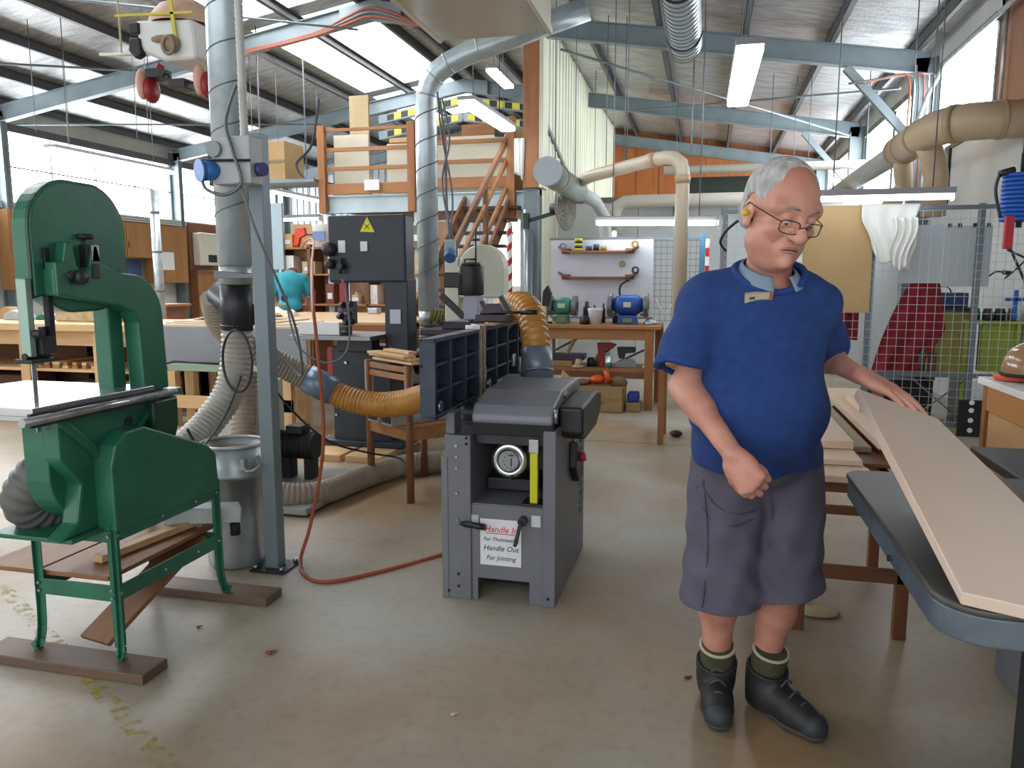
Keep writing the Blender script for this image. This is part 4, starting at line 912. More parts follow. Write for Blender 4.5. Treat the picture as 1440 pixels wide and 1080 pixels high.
for i, z in enumerate((1.695, 1.40)):
    t = thing('curved_shelf', ('upper curved wooden shelf on the white pegboard', 'lower curved wooden shelf on the white pegboard')[i], 'shelf', (-1.2, 8.95, z))
    P = [(-1.68, z + .06), (-1.62, z + .02), (-1.54, z), (-.92, z), (-.84, z + .02), (-.76, z + .06)]
    for ex in (-1.60, -.86): MB().box(ex - .05, ex + .05, 8.94, 8.995, z - .005, z + .05).build('end_block', M_red, t, .004)
    MB().prism([(x, q) for x, q in P] + [(x, q + .025) for x, q in P[::-1]], 8.88, 8.995, 'y').build('shelf_board', M_redz if i else M_oakz, t, .003)
cl = ('#8b8d90', '#c9c42a', '#4a3a6a', '#2c2c30', '#8d8448', '#9a7c3a')
nm = ('grey tape roll', 'yellow tape roll', 'violet tape roll', 'black tape roll', 'olive tape roll', 'brown tape roll')
def roll(x, y, z, r, w, c, lb, ax=(0, 0, 1)):
    o = MB().lathe([(r * .55, 0), (r, 0), (r, w), (r * .55, w), (r * .55, 0)], (x, y, z), 18, ax).build('tape_roll', mat('tape_' + c[1:], c, .4), org=(x, y, z)); return tag(o, lb, 'tape roll', 'tape rolls on the pegboard')
roll(-1.63, 8.93, 1.775, .04, .03, cl[0], 'grey tape roll standing at the left end of the upper pegboard shelf', (0, -1, 0))
for k in range(5): roll(-1.45, 8.93, 1.722 + k * .028, .045, .026, (cl[1], cl[3])[k % 2], '%s in the tall stack on the upper pegboard shelf, %s' % (('yellow tape roll', 'black tape roll')[k % 2], ('lowest', 'second up', 'middle', 'fourth up', 'topmost')[k]))
for k in range(3): roll(-1.33 + k * .085, 8.93, 1.722, .036, .05 + .02 * (k == 1), (cl[2], cl[3], cl[4])[k], '%s on the upper pegboard shelf beside the tall stack' % ('violet tape roll', 'short black tape roll', 'olive tape roll')[k])
roll(-.80, 8.93, 1.79, .042, .04, cl[5], 'brown tape roll standing at the right end of the upper pegboard shelf', (0, -1, 0))
roll(-.79, 8.93, 1.50, .042, .05, cl[3], 'black tape roll standing at the right end of the lower pegboard shelf', (0, -1, 0))
roll(-.95, 8.985, 1.57, .035, .012, cl[5], 'brown tape roll hung between the two pegboard shelves', (0, -1, 0))
t = thing('tin_can', 'short white tin on the pegboard top edge', 'tin', (-1.05, 8.93, 1.86)); MB().lathe([(0, 0), (.03, 0), (.03, .06), (.02, .075), (0, .075)], (-1.05, 9.01, 1.871), 14).build('can_body', M_white, t)
def grinder(name, label, x, colr, w, r, lampa):
    z = .905; y = 8.55; mm = mat(name + '_paint', colr, .4, .1)
    t = thing(name, label, 'grinder', (x, y, z))
    m = MB(); m.prism([(x - w * .35, z), (x + w * .35, z), (x + w * .28, z + .1), (x - w * .28, z + .1)], y - .08, y + .08, 'y'); m.build('base', mm, t, .006)
    MB().lathe([(0, -w * .5), (r * .6, -w * .5), (r, -w * .3), (r, w * .3), (r * .6, w * .5), (0, w * .5)], (x, y, z + .1 + r), 22, (1, 0, 0)).build('motor_body', mm, t)
    for s in (-1, 1):
        m = MB().cyl((x + s * w * .52, y, z + .1 + r), (x + s * (w * .52 + .05), y, z + .1 + r), r * 1.2, n=22); gd_ = m.build('wheel_guard', mat('guard_grey', '#77797b', .4, .4), t, .004)
        MB().cyl((x + s * (w * .52 + .047), y, z + .1 + r), (x + s * (w * .52 + .055), y, z + .1 + r), r * .5, n=16).build('wheel_hub', M_dark, gd_)
        MB().box(x + s * (w * .52) - .02, x + s * (w * .52) + .06, y - r - .09, y - r - .02, z + .1, z + .125).build('tool_rest', M_dark, t)
    MB().box(x - .04, x + .04, y - r - .006, y - r + .03, z + .1 + r * .8, z + .1 + r * 1.3).build('name_label', mat('pale_label', '#b9c6b0', .6), t)
    MB().box(x - .05, x + .05, y - .09, y - .075, z + .025, z + .065).build('switch_plate', mat('yellow_black_label', '#8b8a3a', .6), t)
    return t
grinder('green_grinder', 'green bench grinder at the left of the grinder bench', -1.56, '#4d8a76', .22, .095, 0)
grinder('blue_grinder', 'bright blue bench grinder at the right of the grinder bench', -.83, '#1f4f9f', .33, .11, 1)
o = MB().tube(spline([(-.86, 8.62, 1.14), (-.93, 8.65, 1.22), (-.93, 8.66, 1.32), (-.86, 8.64, 1.38)], 8), .011, 7).sphere((-.85, 8.64, 1.385), .02, 10, 6).build('gooseneck_lamp', M_rubber, org=(-.9, 8.6, 1.1)); tag(o, 'black gooseneck lamp curling up behind the blue grinder', 'lamp')
t = thing('white_bucket', 'small white plastic tub between the two grinders', 'tub', (-1.17, 8.4, .905))
MB().lathe([(0, 0), (.068, 0), (.08, .16), (.083, .165), (.083, .175), (.076, .175), (.064, .01), (0, .01)], (-1.17, 8.4, .905), 24).build('tub_wall', mat('tub_white', '#cfd3de', .4), t)
MB().tube([(-1.17 + .082 * math.cos(a), 8.4 + .082 * math.sin(a), 1.06) for a in [k * PI / 12 for k in range(24)]], .004, 6, closed=True).build('rim_ring', M_white, t)
for i, (x, h, r_) in enumerate(((-1.28, .1, .055), (-1.31, .24, .045), (-1.22, .20, .02), (-1.12, .22, .022), (-.98, .12, .04))):
    m = MB().lathe([(0, 0), (r_, 0), (r_, h * .7), (r_ * .5, h * .8), (r_ * .5, h), (0, h)], (x, 8.7 if i else 8.36, .905), 14)
    o = m.build('bench_bottle', M_blacks, org=(x, 8.5, .905)); tag(o, ('squat black pot just right of the green grinder', 'tall dark flask behind the green grinder', 'slim black bottle behind the white tub, left of two', 'slim black bottle behind the white tub, right of two', 'short black pot left of the blue grinder')[i], 'bottle', 'dark bottles on the grinder bench')
o = MB().lathe([(0, 0), (.07, 0), (.075, .02), (.05, .05), (0, .05)], (-.58, 8.5, .905), 18).build('dust_pan', M_galv, org=(-.58, 8.5, .905)); tag(o, 'shallow silver dish at the right end of the grinder bench', 'dish')
t = thing('drill_stand', 'slim black drill stand at the far left of the grinder bench', 'stand', (-1.72, 8.45, .905))
MB().cyl((-1.72, 8.45, .905), (-1.72, 8.45, .925), .06).build('foot', M_dark, t); MB().cyl((-1.72, 8.45, .92), (-1.72, 8.45, 1.36), .012).build('column', M_steel, t)
MB().prism([(-1.77, 1.1), (-1.69, 1.1), (-1.67, 1.24), (-1.71, 1.33), (-1.76, 1.26)], 8.4, 8.5, 'y').build('head', M_blacks, t, .006)
# things on the lower shelf and beneath
shelf = [('tool_case', 'flat dark purple tool case on the low shelf of the grinder bench', '#3a2f45', -1.75, -1.3, .50, .56, 'case'), ('cardboard_tray', 'small cardboard tray left on the low bench shelf', '#9a7a4d', -1.72, -1.42, .43, .498, 'tray'),
         ('red_drill', 'red power drill on the low shelf of the grinder bench', '#8d2a22', -1.12, -1.02, .43, .70, 'drill'), ('grey_planer', 'silver hand planer on the low shelf of the grinder bench', '#8b8f96', -.95, -.72, .43, .52, 'planer'),
         ('wood_block', 'pale wood block leaning on the low bench shelf', '#a58f6c', -1.5, -1.44, .565, .74, 'block'), ('black_drill', 'black power tool tilted on the right of the low bench shelf', '#2b2b30', -.9, -.78, .53, .66, 'drill')]
for i, (n_, lb, cc, a, b_, z0, z1, ct) in enumerate(shelf):
    m = MB()
    if i in (2, 5): m.prism([(a, z0), (a + .05, z0), (a + .06, z1 - .07), (b_ + .05, z1 - .06), (b_ + .05, z1), (a - .03, z1), (a - .02, z1 - .08)], 8.42, 8.5, 'y')
    elif i == 3: m.prism([(a, z0), (b_, z0), (b_, z0 + .04), (b_ - .04, z1), (a + .1, z1), (a, z0 + .05)], 8.42, 8.55, 'y')
    elif i == 4: m.bar((a, 8.5, z0), (b_ + .03, 8.55, z1), .05, .03)
    else: m.box(a, b_, 8.4, 8.7, z0, z1)
    o = m.build(n_, mat(n_ + '_finish', cc, .5), None, .008, org=(a, 8.4, z0)); tag(o, lb, ct)
more = [('green_jar', 'small green jar on the low bench shelf beside the red drill', '#2f6f5b', (-1.0, 8.38, .43), .025, .06), ('black_pot', 'round black pot near the middle of the low bench shelf', '#26262a', (-1.22, 8.5, .43), .05, .10), ('silver_tin', 'small silver tin at the right end of the low bench shelf', '#a5a8aa', (-.62, 8.4, .43), .03, .04), ('tan_tin', 'tan tin beside the black pot on the low bench shelf', '#9b7b52', (-1.15, 8.62, .43), .04, .13)]
for n_, lb, cc, p, r_, h in more:
    o = MB().lathe([(0, 0), (r_, 0), (r_, h * .8), (r_ * .8, h * .86), (r_ * .8, h), (0, h)], p, 16).build(n_, mat(n_ + '_finish', cc, .45), org=p); tag(o, lb, n_.split('_')[1])
for i, (a, b_, c_, lb) in enumerate((((-1.70, 8.6, .57), (-1.38, 8.8, .74), '#8a7a62', 'pale stick leaning on the purple tool case under the bench'), ((-1.25, 8.75, .45), (-.98, 8.8, .66), '#4a4038', 'dark stick slanting at the back of the low bench shelf'), ((-.98, 8.75, .44), (-.66, 8.8, .60), '#6f6a66', 'grey bar slanting at the right back of the low bench shelf'))):
    o = MB().bar(a, b_, .04, .02).build('loose_stick', mat('stick_%d' % i, c_, .7), None, .003, org=a); tag(o, lb, 'stick')
o = MB().cyl((-2.3, 5.95, .72), (-2.08, 5.95, .72), .11, n=22).cyl((-2.08, 5.95, .72), (-2.04, 5.95, .72), .09, n=22).build('saw_motor', M_blacks, org=(-2.2, 5.95, .72)); o.parent = db; o.location = Vector((-2.2, 5.95, .72)) - ORG[db.name]
for i, (x, y, r_, c_, lb) in enumerate(((-1.55, 2.42, .014, '#7a4a34', 'curled brown shaving lying on the open floor left of the planer'), (-.02, 2.62, .01, '#4a3a2c', 'small dark chip on the floor left of the man'), (-.75, 2.2, .008, '#c9b79c', 'pale wood chip on the foreground floor'), (-1.95, 2.55, .009, '#6b4a36', 'brown chip on the floor by the bandsaw foot board'))):
    o = MB().sphere((x, y, r_ * .45), (r_, r_ * .7, r_ * .45), 8, 5).bar((x - r_, y, r_ * .5), (x + r_ * 1.5, y + r_, r_ * .6), r_ * .8, r_ * .3).build('wood_chip', mat('chip_%d' % i, c_, .8), org=(x, y, 0)); tag(o, lb, 'chip')
o = MB().lathe([(0, 0), (.07, 0), (.07, .02), (.0, .02)], (-1.35, 8.4, .43), 16).lathe([(0, .02), (.045, .02), (.03, .09), (0, .09)], (-1.35, 8.4, .43), 14).build('polishing_pad', mat('pad', '#c0ad95', .7), org=(-1.35, 8.4, .43)); tag(o, 'round pale polishing pad on the front of the low bench shelf', 'pad')
t = thing('cardboard_box', 'brown open cardboard box on the floor under the grinder bench', 'box', (-1.1, 8.2, 0))
m = MB(); x0, x1, y0, y1, h = -1.40, -.81, 8.0, 8.35, .28
m.box(x0, x1, y0, y0 + .006, 0, h).box(x0, x1, y1 - .006, y1, 0, h).box(x0, x0 + .006, y0, y1, 0, h).box(x1 - .006, x1, y0, y1, 0, h).box(x0, x1, y0, y1, 0, .006); m.build('carton', M_card, t)
m = MB(); m.bar((x0 - .005, y0 + .02, h), (x0 - .1, y0 + .1, h + .06), .004, .2); m.box(x0 + .01, x1 - .01, y0 - .006, y0 - .002, .145, .275); m.build('flap', M_card, t)
lettering('MADE IN CHINA', -1.13, .09, .035, 7.999, mat('carton_print', '#5d4c33', .8), t)
m = MB(); m.lathe([(.05, 0), (.075, 0), (.075, .05), (.05, .05)], (-1.02, 8.14, .36), 16, (1, .2, .3)); m.sphere((-1.1, 8.15, .33), (.09, .08, .05), 12, 8); o = m.build('orange_ear_muffs', M_orange, org=(-1, 8.15, .3)); tag(o, 'orange ear muffs lying on top of the cardboard box', 'ear muffs')
m = MB().sphere((-.88, 8.18, .30), (.1, .08, .07), 12, 8); m.sphere((-1.26, 8.2, .29), (.09, .07, .04), 10, 8); o = m.build('brown_rags', mat('rag_brown', '#7d6648', .9), org=(-.9, 8.2, .28)); tag(o, 'brown rags spilling from the cardboard box', 'rags'); o['kind'] = 'stuff'
o = MB().box(-.78, -.66, 8.1, 8.3, .1, .2).build('blue_bag', mat('blue_plastic_bag', '#1f3f9c', .5), None, .02, org=(-.7, 8.2, .1)); tag(o, 'blue plastic box beside the cardboard box', 'box')
o = MB().box(-.79, -.64, 8.08, 8.32, 0, .099).build('brown_carton', M_card, None, .01, org=(-.7, 8.2, 0)); tag(o, 'flat brown carton under the blue box by the bench leg', 'carton')
t = thing('side_stand', 'narrow timber stand mostly hidden behind the man', 'stand', (0, 6.6, 0))
for x, y in ((-.34, 6.55), (.5, 6.55), (-.34, 7.0), (.5, 7.0)): MB().box(x - .025, x + .025, y - .025, y + .025, 0, .66).build('leg', M_oakz, t, .003)
MB().box(-.35, .55, 6.5, 7.05, .66, .70).build('stand_top', M_oak, t, .004)
o = MB().sphere((-.22, 6.9, .03), (.06, .05, .03), 12, 8).build('wood_scrap', M_dark, org=(-.2, 6.9, 0)); tag(o, 'small dark scrap on the floor behind the timber stand leg', 'scrap')
# mesh bay right of the pegboard with red-white striped edge
t = thing('mesh_panel', 'wire mesh panel with a blue post just right of the pegboard', 'mesh panel', (-.3, 9.1, 0))
m = MB()
for k in range(9): m.bar((-.58 + k * .065, 9.1, .9), (-.58 + k * .065, 9.1, 1.85), .005, .005, (0, 1, 0))
for k in range(14): m.bar((-.6, 9.1, .92 + k * .07), (-.06, 9.1, .92 + k * .07), .005, .005, (0, 1, 0))
m.build('mesh_wire', M_cage, t, kind='stuff')
MB().box(-.09, -.03, 9.06, 9.12, 0, 1.9).build('blue_post', mat('dull_blue_steel', '#4d7d9c', .5, .2), t, .004)
MB().box(-.6, -.03, 9.08, 9.12, 1.84, 1.87).build('rail', M_cage, t)
for k in range(6): MB().box(-.025, .02, 9.06, 9.07, 1.25 + k * .1, 1.345 + k * .1).build('hazard_band', (M_redp, M_white)[k % 2], t)
o = MB().tube(spline([(-.56, 9.095, 1.16), (-.52, 9.07, 1.08), (-.45, 9.06, 1.0), (-.38, 9.07, 1.1), (-.33, 9.095, 1.2)], 8), .008, 6).build('hung_chain', M_white, org=(-.45, 9.03, 1.1)); tag(o, 'white cord looped over the mesh right of the pegboard', 'cord')
# ================================================================ OVERHEAD: boxed duct, ducts, pipes, lamps, fan, toy
sf = thing('boxed_plenum', 'glossy white boxed air duct hung below the roof at top centre', 'duct box', (-1.68, 5, 3.5))
M_gloss = mat('glossy_cream_panel', '#c3bfb2', .2, 0, '#bbb7a9', 1.5)
MB().box(-2.13, -1.235, 3.7, 6.1, 3.275, 3.295).build('bottom_panel', M_gloss, sf)
MB().box(-1.255, -1.225, 3.7, 6.1, 3.295, 4.3).build('side_panel', M_cream, sf); MB().box(-2.14, -2.11, 3.7, 6.1, 3.295, 4.3).build('side_panel', M_cream, sf)
MB().box(-2.13, -1.235, 6.08, 6.11, 3.295, 4.3).build('end_panel', M_cream, sf); MB().box(-2.13, -1.235, 3.69, 3.72, 3.295, 4.3).build('end_panel', M_cream, sf)
for x in (-2.125, -1.23): MB().box(x - .015, x + .015, 3.7, 6.12, 3.265, 3.315).build('corner_strip', M_cream, sf)
m = MB(); [m.cyl((x, y, 3.277), (x, y, 3.272), .008, n=8) for x in (-2.05, -1.68, -1.32) for y in (5.0, 5.5, 6.0)]; m.build('screw', M_steel, sf)
for x in (-2.0, -1.35):
    for y in (4.0, 5.9): MB().tube([(x, y, 4.2), (x, y, zr(x))], .008, 6).build('hanger', M_wire, sf)
t = thing('elbow_duct', 'spiral steel duct with an elbow running up behind the boxed air duct', 'duct', (-2.38, 6.45, 2))
el = [(-2.38, 6.45, 1.12), (-2.38, 6.45, 2.86), (-2.372, 6.45, 2.95), (-2.34, 6.45, 3.05), (-2.27, 6.45, 3.135), (-2.17, 6.45, 3.20), (-2.0, 6.45, 3.27), (-1.6, 6.48, 3.39), (-1.0, 6.5, 3.56)]
MB().tube(el, .092, 26).build('duct_pipe', M_duct, t)
helix(-2.38, 6.45, 1.3, 2.95, .0955, .22, .005).build('spiral_seam', M_wire, t)
m = MB(); [m.cyl(Vector(p) - Vector(d) * .006, Vector(p) + Vector(d) * .006, .096, n=24) for p, d in (((-2.372, 6.45, 2.95), (.2, 0, 1)), ((-2.30, 6.45, 3.10), (.6, 0, .7)), ((-2.17, 6.45, 3.20), (1, 0, .6)), ((-1.9, 6.46, 3.30), (1, 0, .3)))]; m.build('elbow_seam', M_galv, t)
MB().cyl((-2.38, 6.45, 1.0), (-2.38, 6.45, 1.13), .09, n=22).build('steel_collar', M_galv, t)
hose(MB(), [(-2.38, 6.45, 1.02), (-2.385, 6.45, .88), (-2.38, 6.44, .74)], .088, .026).build('dark_hose_length', mat('dark_dust_hose', '#5c564e', .6), t)
m = MB(); m.tube(spline([(-2.22, 6.35, 2.9), (-2.17, 6.33, 2.5), (-2.15, 6.3, 2.0), (-2.12, 6.3, 1.72)], 8), .011, 6); m.tube(spline([(-2.2, 6.35, 2.9), (-2.13, 6.33, 2.55), (-2.19, 6.3, 2.2), (-2.1, 6.3, 1.72)], 8), .009, 6); m.tube(spline([(-2.24, 6.35, 2.95), (-2.2, 6.33, 2.6), (-2.1, 6.3, 2.1), (-2.13, 6.3, 1.74)], 8), .009, 6)
m.build('strapped_cables', M_wire, t)
t = thing('hanging_socket', 'grey hanging power socket with a blue plug behind the planer', 'socket', (-2.12, 6.3, 1.65))
MB().box(-2.17, -2.08, 6.27, 6.33, 1.6, 1.73).build('socket_body', mat('socket_grey', '#9fb0b3', .5), t, .012); MB().cyl((-2.12, 6.28, 1.62), (-2.10, 6.22, 1.57), .05).build('blue_plug', mat('plug_blue', '#4b74ac', .4), t)
t = thing('open_duct', 'large grey spiral duct pipe hanging end-on under the roof at top right', 'duct', (-.28, 7, 3.65))
MB().cyl((-.285, 3.4, 3.62), (-.268, 8.0, 3.66), .15, n=28, cap=False).build('duct_pipe', M_duct, t, solid=.004)
m = MB()
for k in range(44): y = 3.5 + k * .105; m.tube([(-.283 + .1515 * math.cos(a), y, 3.635 + .1515 * math.sin(a)) for a in [q * PI / 12 for q in range(24)]], .005, 5, closed=True)
m.build('spiral_seam', M_wire, t, kind='stuff')
MB().cyl((-.268, 7.97, 3.66), (-.268, 7.98, 3.66), .15, n=24).build('end_cap', M_galv, t)
for y in (6.3, 7.6): MB().tube([(-.28 + .16 * math.cos(a), y, 3.64 + .16 * math.sin(a)) for a in [q * PI / 12 for q in range(24)]], .01, 6, closed=True).tube([(-.28, y, 3.8), (-.28, y, zr(-.28))], .006, 5).build('hanger_strap', M_dark, t)
t = thing('capped_pipe', 'large capped grey extraction pipe end pointing at the viewer beside the timber jamb', 'pipe', (-1.63, 9, 2.5))
MB().cyl((-1.63, 8.0, 2.5), (-1.63, 9.9, 2.5), .135, n=28).build('pipe_wall', mat('greenish_grey_pipe', '#9ba79f', .4), t); MB().cyl((-1.63, 7.97, 2.5), (-1.63, 8.04, 2.5), .148, n=28).build('end_cap', mat('pale_blue_cap', '#aebac2', .5), t)
MB().cyl((-1.63, 8.5, 2.5), (-1.63, 8.56, 2.5), .146, n=28).build('joint_ring', M_tan, t)
for y in (8.4, 9.7): MB().tube([(-1.63, y, 2.62), (-1.63, y, zr(-1.6))], .006, 5).build('hanger', M_wire, t)
t = thing('tan_drop_pipe', 'tan plastic pipe crossing above the pegboard and turning down by the mesh panel', 'pipe', (-.8, 9, 2.6))
MB().tube([(-1.5, 9.4, 2.57), (-1.35, 9.24, 2.60), (-.6, 8.45, 2.64), (-.45, 8.3, 2.64), (-.36, 8.23, 2.62), (-.29, 8.2, 2.56), (-.27, 8.2, 2.46), (-.27, 8.2, 1.0)], .07, 20).build('pipe_wall', mat('cream_plastic_pipe', '#c7b8a2', .45, 0, '#d0c3af', 2), t)
m = MB(); m.cyl((-.27, 8.2, 2.36), (-.27, 8.2, 2.44), .077, n=20); m.cyl((-.62, 8.47, 2.64), (-.54, 8.39, 2.64), .077, n=20); m.build('joint_ring', M_tan, t)
MB().tube([(-.9, 8.77, 2.7), (-.9, 8.77, zr(-.9))], .006, 5).build('hanger', M_wire, t)
t = thing('white_wall_pipe', 'off-white horizontal pipe with a downturned end on the inner wall', 'pipe', (-.4, 12.3, 2.5))
MB().tube([(-1.43, 12.4, 2.1), (-1.43, 12.4, 2.42), (-1.4, 12.4, 2.53), (-1.3, 12.4, 2.59), (-1.15, 12.4, 2.6), (1.9, 12.4, 2.6)], .1, 20).build('pipe_wall', mat('off_white_pipe', '#c3beb0', .5, 0, '#cbc7ba', 2), t)
MB().box(-.55, -.45, 12.5, 12.66, 2.3, 2.55).build('wall_bracket', M_wire, t); MB().box(.9, 1.0, 12.5, 12.66, 2.3, 2.55).build('wall_bracket', M_wire, t)
t = thing('upper_white_pipe', 'slim off-white pipe running higher across the orange gable boards', 'pipe', (.4, 12.4, 3.1))
MB().cyl((-.7, 12.45, 3.06), (2.5, 12.45, 3.06), .065, n=18).build('pipe_wall', mat('off_white_pipe', ''), t)
for x in (-.3, 1.4): MB().tube([(x, 12.45, 3.1), (x, 12.45, zr(x))], .006, 5).build('hanger', M_wire, t)
t = thing('pale_branch_pipe', 'pale grey pipe slanting down behind the wall fan', 'pipe', (-1.5, 10.9, 2.3))
MB().tube([(-1.62, 9.95, 2.5), (-1.5, 10.6, 2.44), (-1.42, 11.0, 2.25), (-1.4, 11.05, 1.9), (-1.4, 11.05, .3)], .085, 18).build('pipe_wall', mat('pale_grey_pipe', '#bfc8c6', .5), t); MB().cyl((-1.4, 11.05, 0), (-1.4, 11.05, .3), .1).build('pipe_foot', M_galv, t)
t = thing('tan_extraction_pipe', 'thick tan extraction pipe with elbow and branches along the right wall', 'pipe', (2.2, 9, 2.9))
MB().tube([(2.79, 8.2, 2.85), (2.5, 8.2, 2.85), (2.32, 8.24, 2.85), (2.19, 8.36, 2.85), (2.12, 8.58, 2.85), (2.1, 8.9, 2.85), (2.1, 9.9, 2.85)], .17, 26).build('main_pipe', M_tan, t)
MB().tube([(2.1, 9.85, 2.85), (2.1, 14.8, 2.85)], .125, 20).build('grey_pipe_length', mat('grey_plastic_pipe', '#a9a9a4', .5), t)
[MB().cyl(p, q, r, n=24).build('joint_ring', mat('tan_joint', '#a08c70', .5), t) for p, q, r in (((2.6, 8.2, 2.85), (2.56, 8.2, 2.85), .179), ((2.25, 8.3, 2.85), (2.20, 8.345, 2.85), .179), ((2.1, 8.95, 2.85), (2.1, 9.03, 2.85), .178), ((2.1, 9.55, 2.85), (2.1, 9.6, 2.85), .178), ((2.1, 9.84, 2.85), (2.1, 9.94, 2.85), .178))]
MB().tube([(2.12, 8.85, 2.78), (2.24, 9.0, 2.62), (2.28, 9.05, 2.45), (2.28, 9.05, 2.05)], .12, 20).build('branch_pipe', M_tan, t)
MB().tube([(2.1, 9.75, 2.78), (2.16, 9.95, 2.62), (2.2, 10.05, 2.45), (2.05, 10.15, 2.2), (2.05, 10.15, 1.8)], .1, 18).build('branch_pipe', M_tan, t)
for y in (8.7, 9.5, 12): MB().tube([(2.11, y, 3.0), (2.11, y, zr(2.1))], .007, 5).build('hanger', M_wire, t)
def batten(p, q, label, hang=True, tubes=1, w=.11):
    p = Vector(p); q = Vector(q); t = thing('fluorescent_lamp', label, 'lamp', (p + q) / 2, 'fluorescent battens')
    MB().bar(p + Vector((0, 0, .05)), q + Vector((0, 0, .05)), w, .05).build('housing', mat('lamp_grey', '#8f8f95', .5), t, .004)
    d = (q - p).normalized(); s_ = d.cross(Vector((0, 0, 1)))
    if tubes == 0: MB().bar(p + Vector((0, 0, .0)), q, w * .95, .06).build('diffuser', M_tube, t, .02)
    else:
        for k in range(tubes): o_ = s_ * ((k - (tubes - 1) / 2) * .12); MB().cyl(p + d * .03 + o_, q - d * .03 + o_, .022, n=12).build('tube', M_tube, t)
        for e in (p, q): MB().bar(e - d * .012 * (1 if e is q else -1), e + d * .012, w, .07).build('end_cap', M_white, t)
    if hang:
        for k in (.15, .85): c = p.lerp(q, k); MB().tube([c + Vector((0, 0, .07)), (c.x, c.y, zr(c.x))], .006, 5).build('hanger', M_wire, t)
batten((.245, 5.95, 3.02), (.225, 7.75, 3.02), 'bright fluorescent batten hung end-on at upper right above the man', tubes=0, w=.2)
batten((-2.87, 9.15, 3.5), (-2.8, 10.95, 3.5), 'bright fluorescent batten hung in front of the mezzanine rail', tubes=0, w=.22)
batten((-3.6, 12.9, 4.85), (-3.6, 14.1, 4.85), 'small fluorescent batten high near the roof apex', tubes=0, w=.2)
batten((-9, 9.2, 3.2), (-9, 11.7, 3.2), 'long fluorescent batten hung before the left windows', tubes=0, w=.2)
batten((-7.5, 12.4, 2.92), (-7.5, 14.5, 2.92), 'fluorescent batten hung above the back shelves at the mezzanine edge')
batten((-7.9, 12.2, 2.40), (-6.45, 12.2, 2.42), 'level fluorescent batten low over the back shelf clutter')
batten((-1.25, 8.8, 2.02), (.1, 8.8, 2.0), 'twin fluorescent batten low above the white pegboard', tubes=2)
batten((.85, 7.15, 2.07), (1.95, 7.15, 2.07), 'long fluorescent batten hung level beside the man and above the wire cage')
fn = thing('wall_fan', 'dark wall fan on a bracket to the left of the pegboard', 'fan', (-2.0, 10, 2.2))
ax = Vector((.97, -.24, .06)).normalized(); fc = Vector((-1.80, 10, 2.31)); d0, u0, w0 = frame_of(ax)
m = MB(); [m.tube([fc + ax * z + (u0 * math.cos(a) + w0 * math.sin(a)) * r for a in [k * PI / 14 for k in range(28)]], .006, 5, closed=True) for r, z in ((.29, 0), (.285, .02), (.26, .035), (.21, .045), (.15, .05), (.08, .055), (.285, -.02), (.24, -.035), (.16, -.045), (.1, -.05))]
for k in range(32): a = k * PI / 16; e = u0 * math.cos(a) + w0 * math.sin(a); m.tube([fc + ax * .055 + e * .04, fc + ax * .045 + e * .2, fc + e * .29, fc - ax * .045 + e * .18, fc - ax * .05 + e * .08], .0035, 4)
m.build('wire_guard', mat('dusty_guard_wire', '#8f8b80', .5), fn)
for k in range(4):
    a = k * PI / 2; e = u0 * math.cos(a) + w0 * math.sin(a); g_ = ax.cross(e)
    MB().add([fc + e * .04 - g_ * .03, fc + e * .24 - g_ * .10 + ax * .015, fc + e * .26 + g_ * .12 - ax * .015, fc + e * .05 + g_ * .05 - ax * .01], [(0, 1, 2, 3)]).build('blade', mat('fan_blade', '#6f6a62', .5), fn, solid=.004)
MB().cyl(fc - ax * .2, fc - ax * .03, .075, .06, 18).build('motor', M_dark, fn, .008)
m = MB(); m.bar(fc - ax * .15 - Vector((0, 0, .05)), (-2.3, 10.0, 2.15), .04, .05); m.box(-2.35, -2.28, 9.95, 10.05, 2.05, 2.25); m.build('bracket', mat('dark_green_bracket', '#1f3a34', .5), fn, .004)
MB().cyl((-2.33, 10.0, 0), (-2.33, 10.0, 2.3), .03).build('bracket_pole', M_galv, fn)

# whimsical hanging toy
ty = thing('hanging_toy', 'homemade white animal toy with red boots and pedals hanging from the roof', 'toy', (-3.0, 4, 2.7))
m = MB(); m.prism([(-3.19, 2.83), (-2.81, 2.81), (-2.80, 2.60), (-3.0, 2.60), (-3.15, 2.66)], 3.82, 4.18, 'y'); m.build('body', M_white, ty, .03, 3)
MB().lathe([(.19, 0), (.18, .05), (.13, .11), (.07, .14), (0, .15)], (-2.99, 4, 2.82), 22).build('domed_top', mat('pinkish_cap', '#c8a78f', .6), ty)
m = MB(); m.box(-3.2, -3.14, 3.80, 3.85, 2.75, 2.81); m.prism([(-3.2, 2.73), (-3.14, 2.73), (-3.13, 2.64), (-3.17, 2.62), (-3.21, 2.66)], 3.80, 3.85, 'y'); m.build('dark_patch', M_blacks, ty, .008)
m = MB(); m.sphere((-2.93, 3.80, 2.68), (.05, .03, .05), 14, 8); m.sphere((-3.0, 3.80, 2.71), (.06, .02, .02), 12, 6); m.tube([(-2.93 + .035 * math.cos(a), 3.77, 2.665 + .045 * math.sin(a)) for a in [k * PI / 10 for k in range(20)]], .01, 6, closed=True); m.build('nose', mat('cork_brown', '#8d7a66', .7), ty)
for x in (-3.17, -2.80):
    l = MB().bar((x + .05, 3.95, 2.62), (x + .01, 3.9, 2.50), .03, .04).build('leg', M_redp, ty, .004)
    m = MB(); m.sphere((x + .015, 3.9, 2.475), (.038, .06, .075), 14, 8); m.build('boot', mat('boot_red', '#8f1d24', .4), l); MB().sphere((x - .018, 3.87, 2.50), (.028, .045, .085), 12, 8).build('pink_sole', mat('pink_wood', '#d8a493', .5), l)
